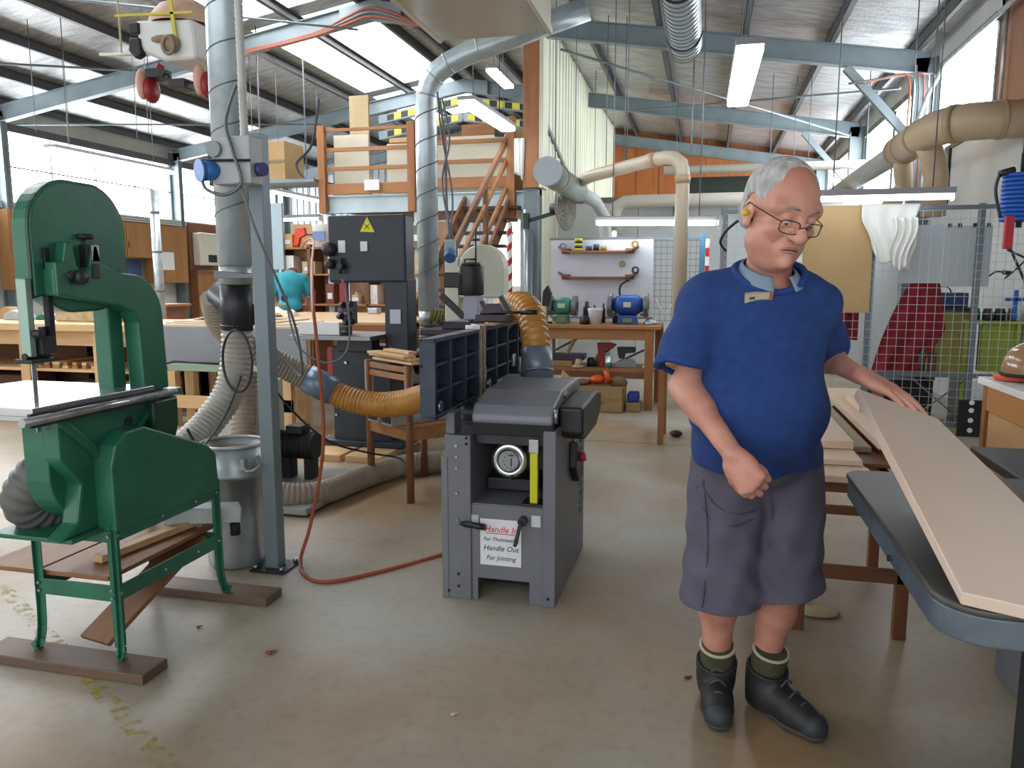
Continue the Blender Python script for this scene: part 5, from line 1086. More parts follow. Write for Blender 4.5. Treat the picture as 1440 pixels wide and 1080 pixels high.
for x, z in ((-3.08, 2.545), (-2.93, 2.48)): MB().box(x - .05, x + .05, 3.82, 3.92, z - .025, z + .025).build('pedal', M_blacks, ty, .004)
MB().tube([(-3.16, 3.88, 2.53), (-3.1, 3.87, 2.54), (-3.02, 3.87, 2.545), (-2.99, 3.87, 2.49), (-2.84, 3.87, 2.49)], .007, 6).build('crank', M_dark, ty)
ty.location = Vector(ty.location) + Vector((.07, 0, -.015))
m = MB(); m.bar((-3.28, 3.8, 2.85), (-2.79, 3.8, 2.83), .012, .012); m.bar((-2.90, 3.8, 2.66), (-2.93, 3.8, 3.0), .02, .012, (0, 1, 0)); m.tube([(-2.93, 3.8, 2.98), (-2.95, 4, zr(-3))], .01, 6); m.build('yellow_strap', mat('yellow_webbing', '#c9bd4c', .7), ty)
m = MB(); m.tube([(-3.57, 4.0, 2.72), (-3.2, 3.95, 2.68)], .009, 6); m.tube([(-3.42, 4, 2.71), (-3.46, 4, zr(-3.4))], .006, 6); m.build('hanging_rod', mat('pale_rod', '#b9b49a', .5), ty)

# ================================================================ MEZZANINE AND STAIR
mz = thing('mezzanine', 'timber and steel mezzanine platform with a red-brown board railing', 'mezzanine', (-4.2, 11.4, 2.6))
MB().box(-5.98, -2.66, 11.42, 11.5, 2.43, 2.70).box(-5.98, -2.66, 11.38, 11.5, 2.68, 2.70).box(-5.98, -2.66, 11.38, 11.5, 2.43, 2.45).build('steel_beam', mat('pale_blue_steel_beam', '#a5b7bd', .5, .2, '#b3c3c8', 2), mz)
for k in range(22): y = 11.55 + k * .21; MB().box(-5.95, -2.55, y, y + .15, 2.66, 2.70).build('deck_plank', M_red, mz)
for x in (-5.9, -4.3, -2.7): MB().box(x - .06, x + .06, 11.5, 16.0, 2.5, 2.66).build('joist', M_redy, mz)
for x in (-5.93, -4.43, -2.86): MB().box(x - .06, x + .06, 11.3, 11.4, 2.43 if x < -4 else 2.3, 3.76).build('rail_post', M_oakz, mz, .004)
for z, h in ((3.70, .045), (3.40, .06), (3.11, .06), (2.80, .16)):
    MB().box(-5.9, -4.45, 11.36, 11.40, z - h / 2, z + h / 2).build('rail', M_oak, mz, .003)
    if z < 3.6: MB().box(-4.4, -2.9, 11.36, 11.40, z - h / 2 + .04, z + h / 2 + .04).build('rail', M_oak, mz, .003)
for x in (-5.9, -4.4, -2.7): MB().box(x - .05, x + .05, 11.46, 11.56, 0, 2.43).build('steel_leg', M_galv, mz, .004)
MB().box(-5.2, -4.95, 11.29, 11.30, 2.76, 2.92).build('rail_notice', M_paper, mz)
for i, (n_, lb, a, b_, z1, mm, y) in enumerate((('pale_sheet', 'left cream panel leaning behind the mezzanine railing', -5.85, -5.25, 3.66, M_cream, 11.6), ('pale_sheet', 'wide pale panel behind the middle of the mezzanine railing', -4.95, -4.0, 3.5, M_cream, 11.62), ('pale_sheet', 'wide pale panel behind the right of the mezzanine railing', -3.95, -2.95, 3.56, M_cream, 11.6), ('tall_board', 'tall tan board standing at the left of the mezzanine', -5.95, -5.6, 4.45, M_ply, 12.4), ('dark_cupboard', 'dark red cupboard at the back of the mezzanine', -5.2, -4.2, 3.9, M_redz, 13.2))):
    o = MB().box(a, b_, y, y + (.04 if i < 4 else .5), 2.71, z1).build(n_, mm, None, .003, org=(a, y, 2.71)); tag(o, lb, 'cupboard' if i == 4 else 'panel')
for i, (lb, a, b_, z0, z1, mm, y) in enumerate((('orange-brown wooden crate on the mezzanine behind the rail', -3.9, -3.3, 2.71, 3.85, M_oak, 12.2), ('cardboard carton on the right of the mezzanine', -3.25, -2.8, 2.71, 3.8, M_card, 12.6), ('pale timber stack lying on the mezzanine panels', -4.9, -4.1, 3.51, 3.58, M_pine, 11.6))):
    o = MB().box(a, b_, y, y + (.5 if i < 2 else .1), z0, z1).build(('wooden_crate', 'carton', 'timber_stack')[i], mm, None, .006, org=(a, y, z0)); tag(o, lb, ('crate', 'carton', 'timber')[i])
o = MB().cyl((-2.95, 11.0, 3.42), (-2.95, 11.0, 3.72), .07, n=16).tube([(-2.95, 11.0, 3.7), (-2.95, 11.0, zr(-2.9))], .008, 5).build('hanging_canister', M_dark, org=(-2.95, 11, 3.5)); tag(o, 'dark canister hanging at the top of the stair', 'canister')
o = cloth(lambda a, b_: (-2.78 + a * .16 + .03 * b_ * math.sin(a * 5), 11.2 + .02 * math.sin(a * 14), 3.42 - b_ * (.5 + .1 * a)), 'hanging_rag', M_wcl, 'white and dark rag hanging beside the timber jamb', 'rag', 10, 10, org=(-2.7, 11.2, 3.2))
st = thing('staircase', 'steep red-brown timber staircase with rails leading up to the mezzanine', 'staircase', (-3.1, 10, 1.4))
MB().bar((-2.93, 11.45, 3.50), (-2.93, 8.75, 1.72), .05, .09).build('handrail', M_redy, st, .004)
MB().bar((-2.93, 11.45, 3.20), (-2.93, 8.9, 1.52), .04, .07).build('mid_rail', M_oak, st, .004)
MB().bar((-2.93, 11.5, 2.85), (-2.93, 9.1, 1.25), .04, .07).build('mid_rail', M_oak, st, .004)
for x in (-2.9, -3.6): MB().bar((x, 11.45, 2.55), (x, 7.9, .06), .045, .22).build('stringer', M_redy, st, .004)
for k in range(12): z = 2.45 - k * .2; y = 11.35 - k * .285; MB().box(-3.62, -2.72, y - .12, y + .12, z - .02, z + .02).build('tread', mat('dark_tread', '#3c2a22', .6), st)
for y, z0, z1 in ((8.85, .75, 1.85), (10.2, 1.6, 2.7)): MB().box(-2.96, -2.90, y - .04, y + .04, z0, z1).build('rail_post', M_redz, st, .003)
sp = thing('striped_post', 'red and white spiral striped post standing behind the amber hose', 'post', (-2.19, 8.6, 0))
MB().cyl((-2.19, 8.6, 0), (-2.19, 8.6, 2.03), .032, n=16).build('white_tube', M_white, sp)
n = 90; vs = []
for k in range(n + 1):
    z = .9 + 1.1 * k / n; a = 2 * PI * k / 14
    for dz in (0, .075): vs.append((-2.19 + .034 * math.cos(a), 8.6 + .034 * math.sin(a), z + dz))
MB().add(vs, [(2 * k, 2 * k + 1, 2 * k + 3, 2 * k + 2) for k in range(n)], True).build('red_spiral', M_redp, sp)
MB().cyl((-2.19, 8.6, 0), (-2.19, 8.6, .02), .15).build('foot', M_dark, sp)

# machines between the planer and the stair
cr = thing('cream_bandsaw', 'small cream bandsaw with a round top behind the planer', 'bandsaw', (-2.05, 7.2, 0))
MB().prism(arc((-2.06, 1.50), .22, 0, 180, 14) + [(-2.28, 1.22), (-1.84, 1.22)], 7.0, 7.2, 'y').build('wheel_cover', mat('cream_machine_paint', '#c9cbb9', .4), cr, .015)
MB().box(-2.42, -2.28, 7.0, 7.2, .62, 1.6).build('column', mat('cream_machine_paint', ''), cr, .01)
MB().prism(arc((-2.06, .66), .22, 180, 360, 14) + [(-1.84, .9), (-2.28, .9)], 7.0, 7.2, 'y').build('lower_cover', mat('cream_machine_paint', ''), cr, .015)
MB().box(-2.35, -1.8, 6.75, 7.25, .95, .98).build('saw_table', mat('dull_iron_table', ''), cr, .004)
MB().box(-2.3, -1.85, 6.95, 7.25, 0, .46).build('stand', mat('cream_machine_paint', ''), cr, .01)
MB().box(-2.36, -2.33, 6.98, 7.0, 1.33, 1.4).build('switch', M_rubber, cr)
m = MB(); m.cyl((-2.1, 6.97, 1.5), (-2.1, 6.97, 1.86), .008); m.cyl((-2.1, 6.97, 1.75), (-2.1, 6.97, 1.77), .04); m.tube([(-2.1, 6.97, 1.58), (-2.2, 6.95, 1.58), (-2.22, 6.95, 1.38)], .012, 6); m.build('tension_rod', M_dark, cr)
dp = thing('drill_press', 'black motored mortising drill with levers just behind the folded planer tables', 'drill press', (-1.85, 5.9, 0))
MB().cyl((-1.82, 5.9, 1.27), (-1.82, 5.9, 1.50), .105, n=24).cyl((-1.82, 5.9, 1.5), (-1.82, 5.9, 1.53), .08, n=20).build('motor', M_blacks, dp, .01)
MB().box(-2.02, -1.88, 5.82, 5.95, 1.33, 1.45).build('junction_box', M_blacks, dp, .01)
MB().box(-1.86, -1.74, 5.82, 5.98, 1.08, 1.27).build('head', mat('pale_violet_grey', '#9a9dae', .4), dp, .008)
MB().bar((-2.05, 5.84, 1.27), (-1.86, 5.84, 1.1), .04, .05).build('belt_arm', M_dark, dp, .004)
MB().cyl((-1.85, 6.0, .9), (-1.85, 6.0, 1.3), .035).build('column', M_steel, dp)
m = MB(); m.box(-2.2, -1.6, 5.75, 6.1, .96, 1.0); m.box(-2.05, -1.65, 5.85, 6.05, 1.0, 1.06); m.build('bed', mat('violet_black_iron', '#3a2f3d', .4, .3), dp, .006)
m = MB(); m.cyl((-1.62, 5.7, 1.16), (-1.38, 5.6, 1.13), .01); m.cyl((-1.38, 5.6, 1.13), (-1.26, 5.55, 1.115), .017); m.bar((-1.68, 5.72, 1.23), (-1.6, 5.7, 1.11), .035, .03); m.build('feed_lever', M_blacks, dp, .003)
MB().box(-1.98, -1.72, 5.85, 6.1, 0, .96).build('pedestal', M_dark, dp, .01)
m = MB(); [m.cyl((-2.13 + .03 * k, 5.8, 1.05 + .02 * (k % 2)), (-2.1 + .03 * k, 5.78, 1.16), .015) for k in range(4)]; m.build('chuck_parts', mat('olive_parts', '#6d6a35', .5), dp)
t = thing('dust_port', 'grey cast dust port block below the elbow duct', 'dust port', (-2.38, 6.45, 0))
MB().box(-2.52, -2.25, 6.3, 6.6, .48, .76).build('port_block', M_galv, t, .02); MB().box(-2.5, -2.27, 6.32, 6.58, 0, .5).build('port_stand', M_dark, t, .01)

# ================================================================ LEFT BACKGROUND
lb_ = thing('pine_workbench', 'long pine workbench along the left behind the green bandsaw', 'workbench', (-6.8, 7, 0))
MB().box(-9.2, -5.36, 6.6, 7.7, .86, .935).build('bench_top', M_pine, lb_, .006)
for x in (-8.9, -7.02, -6.08, -5.5):
    for y in (6.68, 7.6): MB().box(x - .06, x + .06, y - .05, y + .05, 0, .86).build('leg', M_pinez, lb_, .004)
MB().box(-9, -5.4, 6.72, 6.76, .70, .86).build('front_rail', M_pine, lb_, .003)
MB().box(-9, -5.4, 6.7, 7.6, .42, .45).build('low_shelf', M_pine, lb_, .003)
rs = random.Random(5)
for i in range(14):
    x = -6.98 + (i % 7) * .12; z = .452 + (i // 7) * .035
    o = MB().bar((x, 6.75, z + .015), (x + rs.uniform(-.05, .05), 7.4, z + .015), rs.uniform(.05, .09), .03).build('bench_offcut', (M_pine, M_oak, M_card)[i % 3], None, .002, org=(x, 6.8, z))
    tag(o, '%s offcut, %s row under the pine workbench, %s from left' % (('pale', 'orange', 'brown')[i % 3], ('lower', 'upper')[i // 7], ('one', 'two', 'three', 'four', 'five', 'six', 'seven')[i % 7]), 'offcut', 'offcuts under the pine workbench')
o = MB().box(-5.85, -5.8, 6.56, 6.6, .3, .8).build('black_level', M_blacks, None, .004, org=(-5.8, 6.58, .5)); tag(o, 'long black spirit level standing against the pine workbench leg', 'level')
t = thing('woven_tray', 'wide pale woven tray on the pine workbench behind the saw wheel', 'tray', (-6.6, 7.2, .94))
MB().box(-6.95, -6.1, 7.0, 7.4, .937, 1.06).build('tray_wall', mat('woven_tan', '#b9a684', .7, 0, '#a4906c', 14, bump=.1), t, .01); MB().tube([(-6.95, 7.0, 1.06), (-6.1, 7.0, 1.06), (-6.1, 7.4, 1.06), (-6.95, 7.4, 1.06)], .012, 6, closed=True).build('rim', M_card, t)
for i, (x, y, w_, h, mm, n_, lb) in enumerate(((-7.6, 7.1, .16, .08, M_galv, 'metal_vice', 'grey metal vice at the far left of the pine workbench'), (-7.3, 7.2, .12, .05, M_green, 'green_tool', 'green hand tool on the left of the pine workbench'), (-7.0, 7.5, .2, .06, M_dark, 'dark_plane', 'dark hand plane on the pine workbench'), (-7.9, 7.3, .2, .1, M_card, 'carton', 'small carton at the left end of the pine workbench'))):
    o = MB().prism([(x - w_, .937), (x + w_, .937), (x + w_ * .7, .937 + h), (x - w_ * .3, .937 + h * 1.4), (x - w_, .937 + h * .6)], y, y + .15, 'y').build(n_, mm, None, .006, org=(x, y, .94)); tag(o, lb, n_.split('_')[-1])
MB().box(-9.0, -5.45, 7.55, 7.58, .02, .86).build('back_panel', mat('brown_bench_panel', '#6a4a33', .7), lb_)
for i, (x0, x1, z1, c_, lb) in enumerate(((-8.6, -7.3, .36, '#5a3c2c', 'dark brown crate on the floor under the left of the pine workbench'), (-6.7, -6.25, .30, '#8a7458', 'tan crate on the floor under the pine workbench'), (-5.95, -5.6, .34, '#a08a68', 'pale crate under the right end of the pine workbench'))):
    t = thing('storage_crate', lb, 'crate', (x0, 7, 0)); mm = mat('crate_%d' % i, c_, .7)
    for k in range(3): MB().box(x0, x1, 6.85, 6.87, .01 + k * z1 / 3, z1 / 3 * (k + .85)).build('slat', mm, t)
    MB().box(x0, x1, 6.87, 7.3, 0, z1 * .95).build('crate_body', mm, t)
ob = thing('outfeed_table', 'grey sheet-fronted outfeed table piled with plywood beside the tall duct', 'table', (-4.5, 7, 0))
MB().box(-5.32, -3.68, 6.6, 6.63, .57, .925).build('front_sheet', mat('mid_grey_sheet', '#84878c', .5, .1, '#8d9095', 2), ob)
MB().box(-5.34, -3.66, 6.6, 7.5, .925, .95).build('table_top', mat('pale_laminate', '#cbb6a0', .5), ob, .004)
for x in (-5.25, -3.75):
    for y in (6.7, 7.4): MB().box(x - .04, x + .04, y - .04, y + .04, 0, .925).build('leg', M_pinez, ob, .003)
for i, (x0, x1, y0, y1, z, lb) in enumerate(((-5.3, -3.9, 6.7, 7.4, .951, 'lowest plywood sheet flat on the outfeed table'), (-5.25, -4.1, 6.75, 7.45, .967, 'second plywood sheet flat on the outfeed table'))):
    o = MB().box(x0, x1, y0, y1, z, z + .015).build('plywood_sheet', mat('pale_ply_sheet', '#d6c3a8', .6, 0, '#c7b293', 2), None, .002, org=(x0, y0, z)); tag(o, lb, 'plywood', 'plywood on the outfeed table')
o = MB().bar((-5.1, 7.1, .99), (-4.3, 7.15, 1.14), .5, .015).build('plywood_sheet', mat('pale_ply_sheet', ''), None, .002, org=(-4.7, 7.1, 1.0)); tag(o, 'plywood sheet tilted up on top of the outfeed table pile', 'plywood', 'plywood on the outfeed table')
rt_ = thing('rail_trestle', 'pine trestle carrying a pale green machine rail in front of the grey sheet', 'trestle', (-4.4, 6.35, 0))
MB().box(-4.98, -3.6, 6.28, 6.46, .53, .59).build('machine_rail', mat('pale_green_rail', '#8ea391', .4, .3), rt_, .004)
for x in (-4.92, -3.7):
    for y in (6.28, 6.55): MB().box(x - .05, x + .05, y - .04, y + .04, 0, .53).build('leg', M_pinez, rt_, .003)
MB().box(-5.3, -3.65, 6.24, 6.28, .18, .30).build('low_rail', M_pine, rt_, .003)
m = MB(); m.tube([(-5.15, 6.3, .56), (-4.9, 6.28, .62), (-4.4, 6.3, .605)], .012, 6); m.box(-5.15, -5.0, 6.25, 6.4, .5, .56); m.build('rail_clamp', M_dark, rt_)
MB().box(-4.3, -3.5, 6.3, 6.5, .46, .525).build('black_underbar', M_rubber, rt_)
at = thing('assembly_table', 'broad pale-topped assembly table seen through the navy bandsaw gap', 'table', (-4.2, 8.5, 0))
MB().box(-5.6, -3.2, 7.75, 10.0, .90, .93).build('table_top', M_board if False else mat('pale_table_top', '#cfae8a', .5, 0, '#c39f79', 2), at, .004)
MB().box(-5.6, -3.2, 7.75, 7.79, .82, .90).build('front_edge', M_oak, at, .003)
MB().box(-4.3, -3.3, 7.9, 9.8, .35, .82).build('drawer_base', M_red, at, .004)
for x in (-5.5, -3.3):
    for y in (7.85, 9.9): MB().box(x - .05, x + .05, y - .05, y + .05, 0, .9).build('leg', M_redz, at, .003)
o = MB().grid(lambda a, b_: (-5.5 + a * .45, 8.6 + b_ * .4, .945 + .09 * math.sin(a * 3.1) * math.sin(b_ * 3.1) + .03 * math.sin(a * 11 + b_ * 7)), 14, 12).build('crumpled_paper', mat('cream_paper', '#cfbf95', .8, 0, '#e0d9c8', 5), None, solid=.003, org=(-5.3, 8.8, .95)); tag(o, 'crumpled cream wrapping paper on the assembly table', 'paper')
for i, (x, y, s, h, mm, n_, lb) in enumerate(((-4.7, 9.5, .2, .05, M_dark, 'dark_tool', 'dark hand tool at the back of the assembly table'), (-4.35, 9.6, .14, .08, M_galv, 'metal_tool', 'grey metal tool at the back of the assembly table'), (-3.9, 9.7, .2, .12, mat('violet_blue_box', '#3b4377', .5), 'blue_box', 'violet-blue box at the right back of the assembly table'), (-4.9, 9.8, .12, .07, M_blue, 'blue_tool', 'small blue tool at the back of the assembly table'))):
    o = MB().box(x - s / 2, x + s / 2, y, y + .15, .931, .931 + h).build(n_, mm, None, .01, org=(x, y, .93)); tag(o, lb, n_.split('_')[-1])
# back shelf unit full of supplies
su = thing('supply_shelves', 'open timber shelf unit crowded with supplies left of the navy bandsaw', 'shelves', (-6, 11.5, 0))
MB().box(-6.75, -3.9, 11.75, 11.78, .1, 2.3).build('back_panel', mat('peach_pegboard', '#d9b690', .6), su)
for z in (.5, 1.0, 1.48, 1.9): MB().box(-6.75, -3.9, 11.3, 11.75, z - .03, z).build('shelf_board', M_oak, su, .003)
for x in (-6.74, -6.2, -5.2, -3.95): MB().box(x - .03, x + .03, 11.3, 11.75, 0, 1.95).build('upright', M_redz, su, .003)
rs = random.Random(3); cols = ('#d8d8d4', '#c9542a', '#b8a27c', '#3a4b70', '#d5b13c', '#8c8f92', '#e6e4dc', '#7c3b2c', '#5f6b58', '#caa06a')
words = ('white', 'orange', 'tan', 'blue', 'yellow', 'grey', 'cream', 'brown', 'olive', 'amber')
places = ('far left', 'left', 'left of the middle', 'middle', 'right of the middle', 'right', 'far right')
for si, (z, nm_) in enumerate(((1.0, 'lower'), (1.48, 'middle'), (1.9, 'top'))):
    for k in range(7):
        x = -6.6 + k * .38 + rs.uniform(-.05, .05); w_ = rs.uniform(.1, .26); h = rs.uniform(.1, .32); c_ = rs.randrange(10)
        m = MB()
        if (k + si) % 3 == 0: m.lathe([(0, 0), (w_ / 2, 0), (w_ / 2, h * .75), (w_ * .25, h * .85), (w_ * .25, h), (0, h)], (x, 11.5, z), 14)
        else: m.box(x - w_ / 2, x + w_ / 2, 11.34, 11.6, z, z + h)
        o = m.build(('supply_bottle' if (k + si) % 3 == 0 else 'supply_box'), mat('supply_' + words[c_], cols[c_], .5), None, .006, org=(x, 11.5, z))
        MB().box(x - w_ * .3, x + w_ * .3, 11.33 if (k + si) % 3 else 11.5 - w_ / 2 - .004, 11.339 if (k + si) % 3 else 11.5 - w_ / 2 + .001, z + h * .25, z + h * .55).build('label', M_paper, o)
        tag(o, '%s %s on the %s supply shelf, %s' % (words[c_], 'bottle' if (k + si) % 3 == 0 else 'box', nm_, places[k]), 'bottle' if (k + si) % 3 == 0 else 'box', 'supplies on the back shelves')
t = thing('red_hoist', 'red wall bracket hoist above the supply shelves', 'hoist', (-6.4, 11.3, 2.1)); MB().prism([(-6.5, 1.93), (-6.42, 1.93), (-6.38, 2.05), (-6.28, 2.1), (-6.3, 2.22), (-6.46, 2.2)], 11.36, 11.44, 'y').build('hoist_body', mat('hoist_red', '#d8472c', .5), t, .008); MB().box(-6.3, -6.0, 11.38, 11.42, 2.09, 2.11).build('arm', M_dark, t)
o = MB().lathe([(0, 0), (.17, 0), (.2, .34), (.21, .36), (.19, .36), (0, .34)], (-5.95, 11.4, 1.9), 20).build('white_pail', M_white, org=(-5.95, 11.4, 1.9)); tag(o, 'white pail at the end of the top supply shelf', 'pail')
MB().box(-6.05, -5.85, 11.19, 11.205, 2.0, 2.14).build('pail_label', mat('blue_label', '#6d80ad', .6), o)
o = MB().box(-7.05, -6.62, 11.25, 11.3, 1.55, 2.6).build('blue_sheet', mat('pale_blue_sheet', '#9fb3bb', .5, .1), None, org=(-6.8, 11.3, 1.6)); MB().box(-7.0, -6.95, 11.26, 11.3, 0, 1.55).build('leg', M_galv, o); MB().box(-6.72, -6.67, 11.26, 11.3, 0, 1.55).build('leg', M_galv, o); tag(o, 'pale blue-grey sheet standing left of the supply shelves', 'sheet')
for k in range(3):
    o = MB().box(XL + .14, XL + .38, 13.0 - .1 * k, 15.9, 2.615 + k * .045, 2.65 + k * .045).build('white_batten', mat('weathered_white', '#b9bbb6', .7), None, .003, org=(XL + .2, 14, 2.6)); tag(o, ('lowest white batten stacked on the tan wall cupboards', 'middle white batten stacked on the tan wall cupboards', 'topmost white batten stacked on the tan wall cupboards')[k], 'batten', 'battens on the wall cupboards')
for k in range(3):
    m = MB().tube(spline([(-7.2, 11.3, 4.92 + k * .02), (-6.0, 11.28, 5.08 + k * .02), (-5.4, 11.27, 5.22 + .05 * k), (-5.05, 11.27, 5.30 + .06 * k), (-4.7, 11.27, 5.24 + .05 * k), (-4.2, 11.28, 5.10 + k * .02), (-3.0, 11.3, 4.94 + k * .02)], 6), .018, 6); m.build('roof_cable', (M_cord, M_wire, M_cord)[k], ceil)
# cupboards on the left wall
M_cup = wood('tan_cupboard_timber', '#8c5f36', '#a2733f', 'z', 1.5)
for i, (y0, y1, z0, z1, lb) in enumerate(((13.2, 14.85, 1.85, 2.6, 'tan wall cupboard under the left windows, left of the pair'), (14.9, 16.0, 1.3, 2.6, 'tan wall cupboard with a white notice under the left windows'), (11.2, 12.0, 1.2, 2.62, 'tan wall cupboard at the far left edge'))):
    t = thing('wall_cupboard', lb, 'cupboard', (XL + .2, (y0 + y1) / 2, z0)); MB().box(XL + .13, XL + .4, y0, y1, z0, z1).build('carcass', M_cup, t, .004)
    n = max(1, round((y1 - y0) / .8))
    for k in range(n):
        a = y0 + (y1 - y0) * k / n; d_ = MB().box(XL + .4, XL + .42, a + .012, a + (y1 - y0) / n - .012, z0 + .012, z1 - .012).build('door', M_cup, t, .003)
        MB().box(XL + .42, XL + .435, a + .05, a + .065, z0 + .2, z0 + .35).build('handle', M_dark, d_)
    if i == 1: MB().box(XL + .421, XL + .424, 15.1, 15.5, 1.6, 2.0).build('door_notice', M_paper, t)
o = MB().box(XL + .01, XL + .06, 14.05, 14.85, 1.05, 1.82).build('blue_noticeboard', mat('dull_blue_panel', '#3a5580', .5), None, .004, org=(XL, 14.4, 1.1)); tag(o, 'dull blue panel on the left wall below the cupboard', 'panel')
o = MB().box(XL + .29, XL + .33, 16.2, 18.2, 1.62, 2.72).build('brown_backboard', mat('red_brown_board', '#7d4e36', .6), None, org=(XL, 17, 1)); tag(o, 'red-brown backboard carrying the wall inverter', 'board')
t = thing('wall_inverter', 'white power inverter with a black display on the brown backboard', 'inverter', (XL + .15, 16.7, 1.7)); MB().box(XL + .335, XL + .55, 16.3, 17.1, 1.72, 2.5).build('casing', mat('warm_white_casing', '#cfcbbd', .4), t, .03); MB().box(XL + .55, XL + .56, 16.6, 16.98, 1.80, 1.98).build('display', M_blacks, t)
o = MB().box(XL + .05, XL + .5, 16.22, 16.95, 0, 1.6).build('brown_locker', mat('red_brown_board', ''), None, .006, org=(XL, 16.5, 0)); tag(o, 'brown locker below the wall inverter', 'locker')
MB().box(XL + .5, XL + .52, 16.2, 16.9, .1, 1.5).build('door', M_cup, o)
o = MB().cyl((-8.3, 10.4, 0), (-8.3, 10.4, 2.75), .07, n=18).build('pipe_stand', M_galv, org=(-8.3, 10.4, 0)); tag(o, 'galvanised upright pipe standing before the left cupboards', 'pipe')
for z in (.6, 1.2, 1.8, 2.4): MB().cyl((-8.3, 10.4, z), (-8.3, 10.4, z + .03), .076, n=18).build('pipe_seam', M_wire, o)
o = MB().box(-9.9, -8.5, 10.8, 11.3, 0, .95).build('brown_counter', M_red, None, .006, org=(-9, 11, 0)); tag(o, 'dark brown counter behind the pine workbench', 'counter'); MB().box(-9.95, -8.45, 10.75, 11.35, .95, .99).build('counter_top', M_oak, o)
t = thing('cardboard_carton', 'big cardboard carton on a bracket shelf right of the switch box', 'carton', (-6.6, 11, 3.2))
MB().box(-7.1, -6.5, 11.2, 11.8, 2.95, 3.55).build('carton_body', M_card, t, .006); MB().box(-7.1, -6.5, 11.19, 11.2, 3.22, 3.26).build('tape', mat('carton_tape', '#7b6a4b', .5), t); MB().box(-7.15, -5.98, 11.15, 11.85, 2.90, 2.95).build('shelf', M_steelb, t)
MB().tube([(-7.1, 11.5, 2.9), (-7.1, 11.5, zr(-7.1))], .012, 6).build('hanger', M_wire, t)
o = MB().tube(spline([(-6.2, 11.3, 2.95), (-6.35, 11.3, 3.2), (-6.1, 11.35, 3.5), (-5.98, 11.4, 4.2)], 8), .02, 6).build('black_cable', M_dark, org=(-6.2, 11.3, 3)); tag(o, 'dark cable draped from the roof to the carton shelf', 'cable')
t = thing('dark_monitor', 'slim dark monitor fixed behind the tall duct', 'monitor', (-2.75, 4.0, 2)); MB().box(-2.80, -2.62, 3.98, 4.02, 1.93, 2.16).build('screen', M_blacks, t, .004); MB().tube([(-2.7, 4.02, 2.1), (-2.45, 3.68, 2.1)], .015, 6).build('arm', M_dark, t)
# ================================================================ PEOPLE: smooth bodies from blended volumes
class Vol:
    def __init__(s, far=.6): s.p = []; s.post = []; s.far = far
    def cap(s, a, b, ra, rb=None, k=.02, op='u'):
        a = np.array(a, float); b = np.array(b, float); rb = ra if rb is None else rb
        s.p.append(('c', (a, b, ra, rb), (a + b) / 2, np.linalg.norm(b - a) / 2 + max(ra, rb), k, op)); return s
    def ell(s, c, r, R=None, k=.02, op='u'):
        c = np.array(c, float); r = np.array(r, float)
        s.p.append(('e', (c, r, None if R is None else np.array(R, float)), c, r.max(), k, op)); return s
    def chain(s, pts, rs, k=.02, op='u'):
        for i in range(len(pts) - 1): s.cap(pts[i], pts[i + 1], rs[i], rs[i + 1], k, op)
        return s
    def __call__(s, P, m=.05):
        d = np.full(len(P), s.far)
        for kind, q, c, R, k, op in s.p:
            v = P - c; mk = (v * v).sum(1) < (R + m + k + .02) ** 2
            if not mk.any(): continue
            X = P[mk]
            if kind == 'c':
                a, b, ra, rb = q; ab = b - a; t = np.clip(((X - a) @ ab) / max(ab @ ab, 1e-12), 0, 1)
                e = np.linalg.norm(X - a - t[:, None] * ab, axis=1) - (ra + t * (rb - ra))
            else:
                cc, r, M = q; y = X - cc
                if M is not None: y = y @ M
                k0 = np.linalg.norm(y / r, axis=1); k1 = np.linalg.norm(y / r ** 2, axis=1)
                e = k0 * (k0 - 1) / np.maximum(k1, 1e-9)
            o = d[mk]
            if op == 'u': h = np.clip(.5 + .5 * (o - e) / k, 0, 1); d[mk] = o + (e - o) * h - k * h * (1 - h)
            else: h = np.clip(.5 - .5 * (o + e) / k, 0, 1); d[mk] = o + (-e - o) * h + k * h * (1 - h)
        for f in s.post: d = f(P, d)
        return d
OFF = np.array([(a, b, c) for a in (0, 1) for b in (0, 1) for c in (0, 1)])
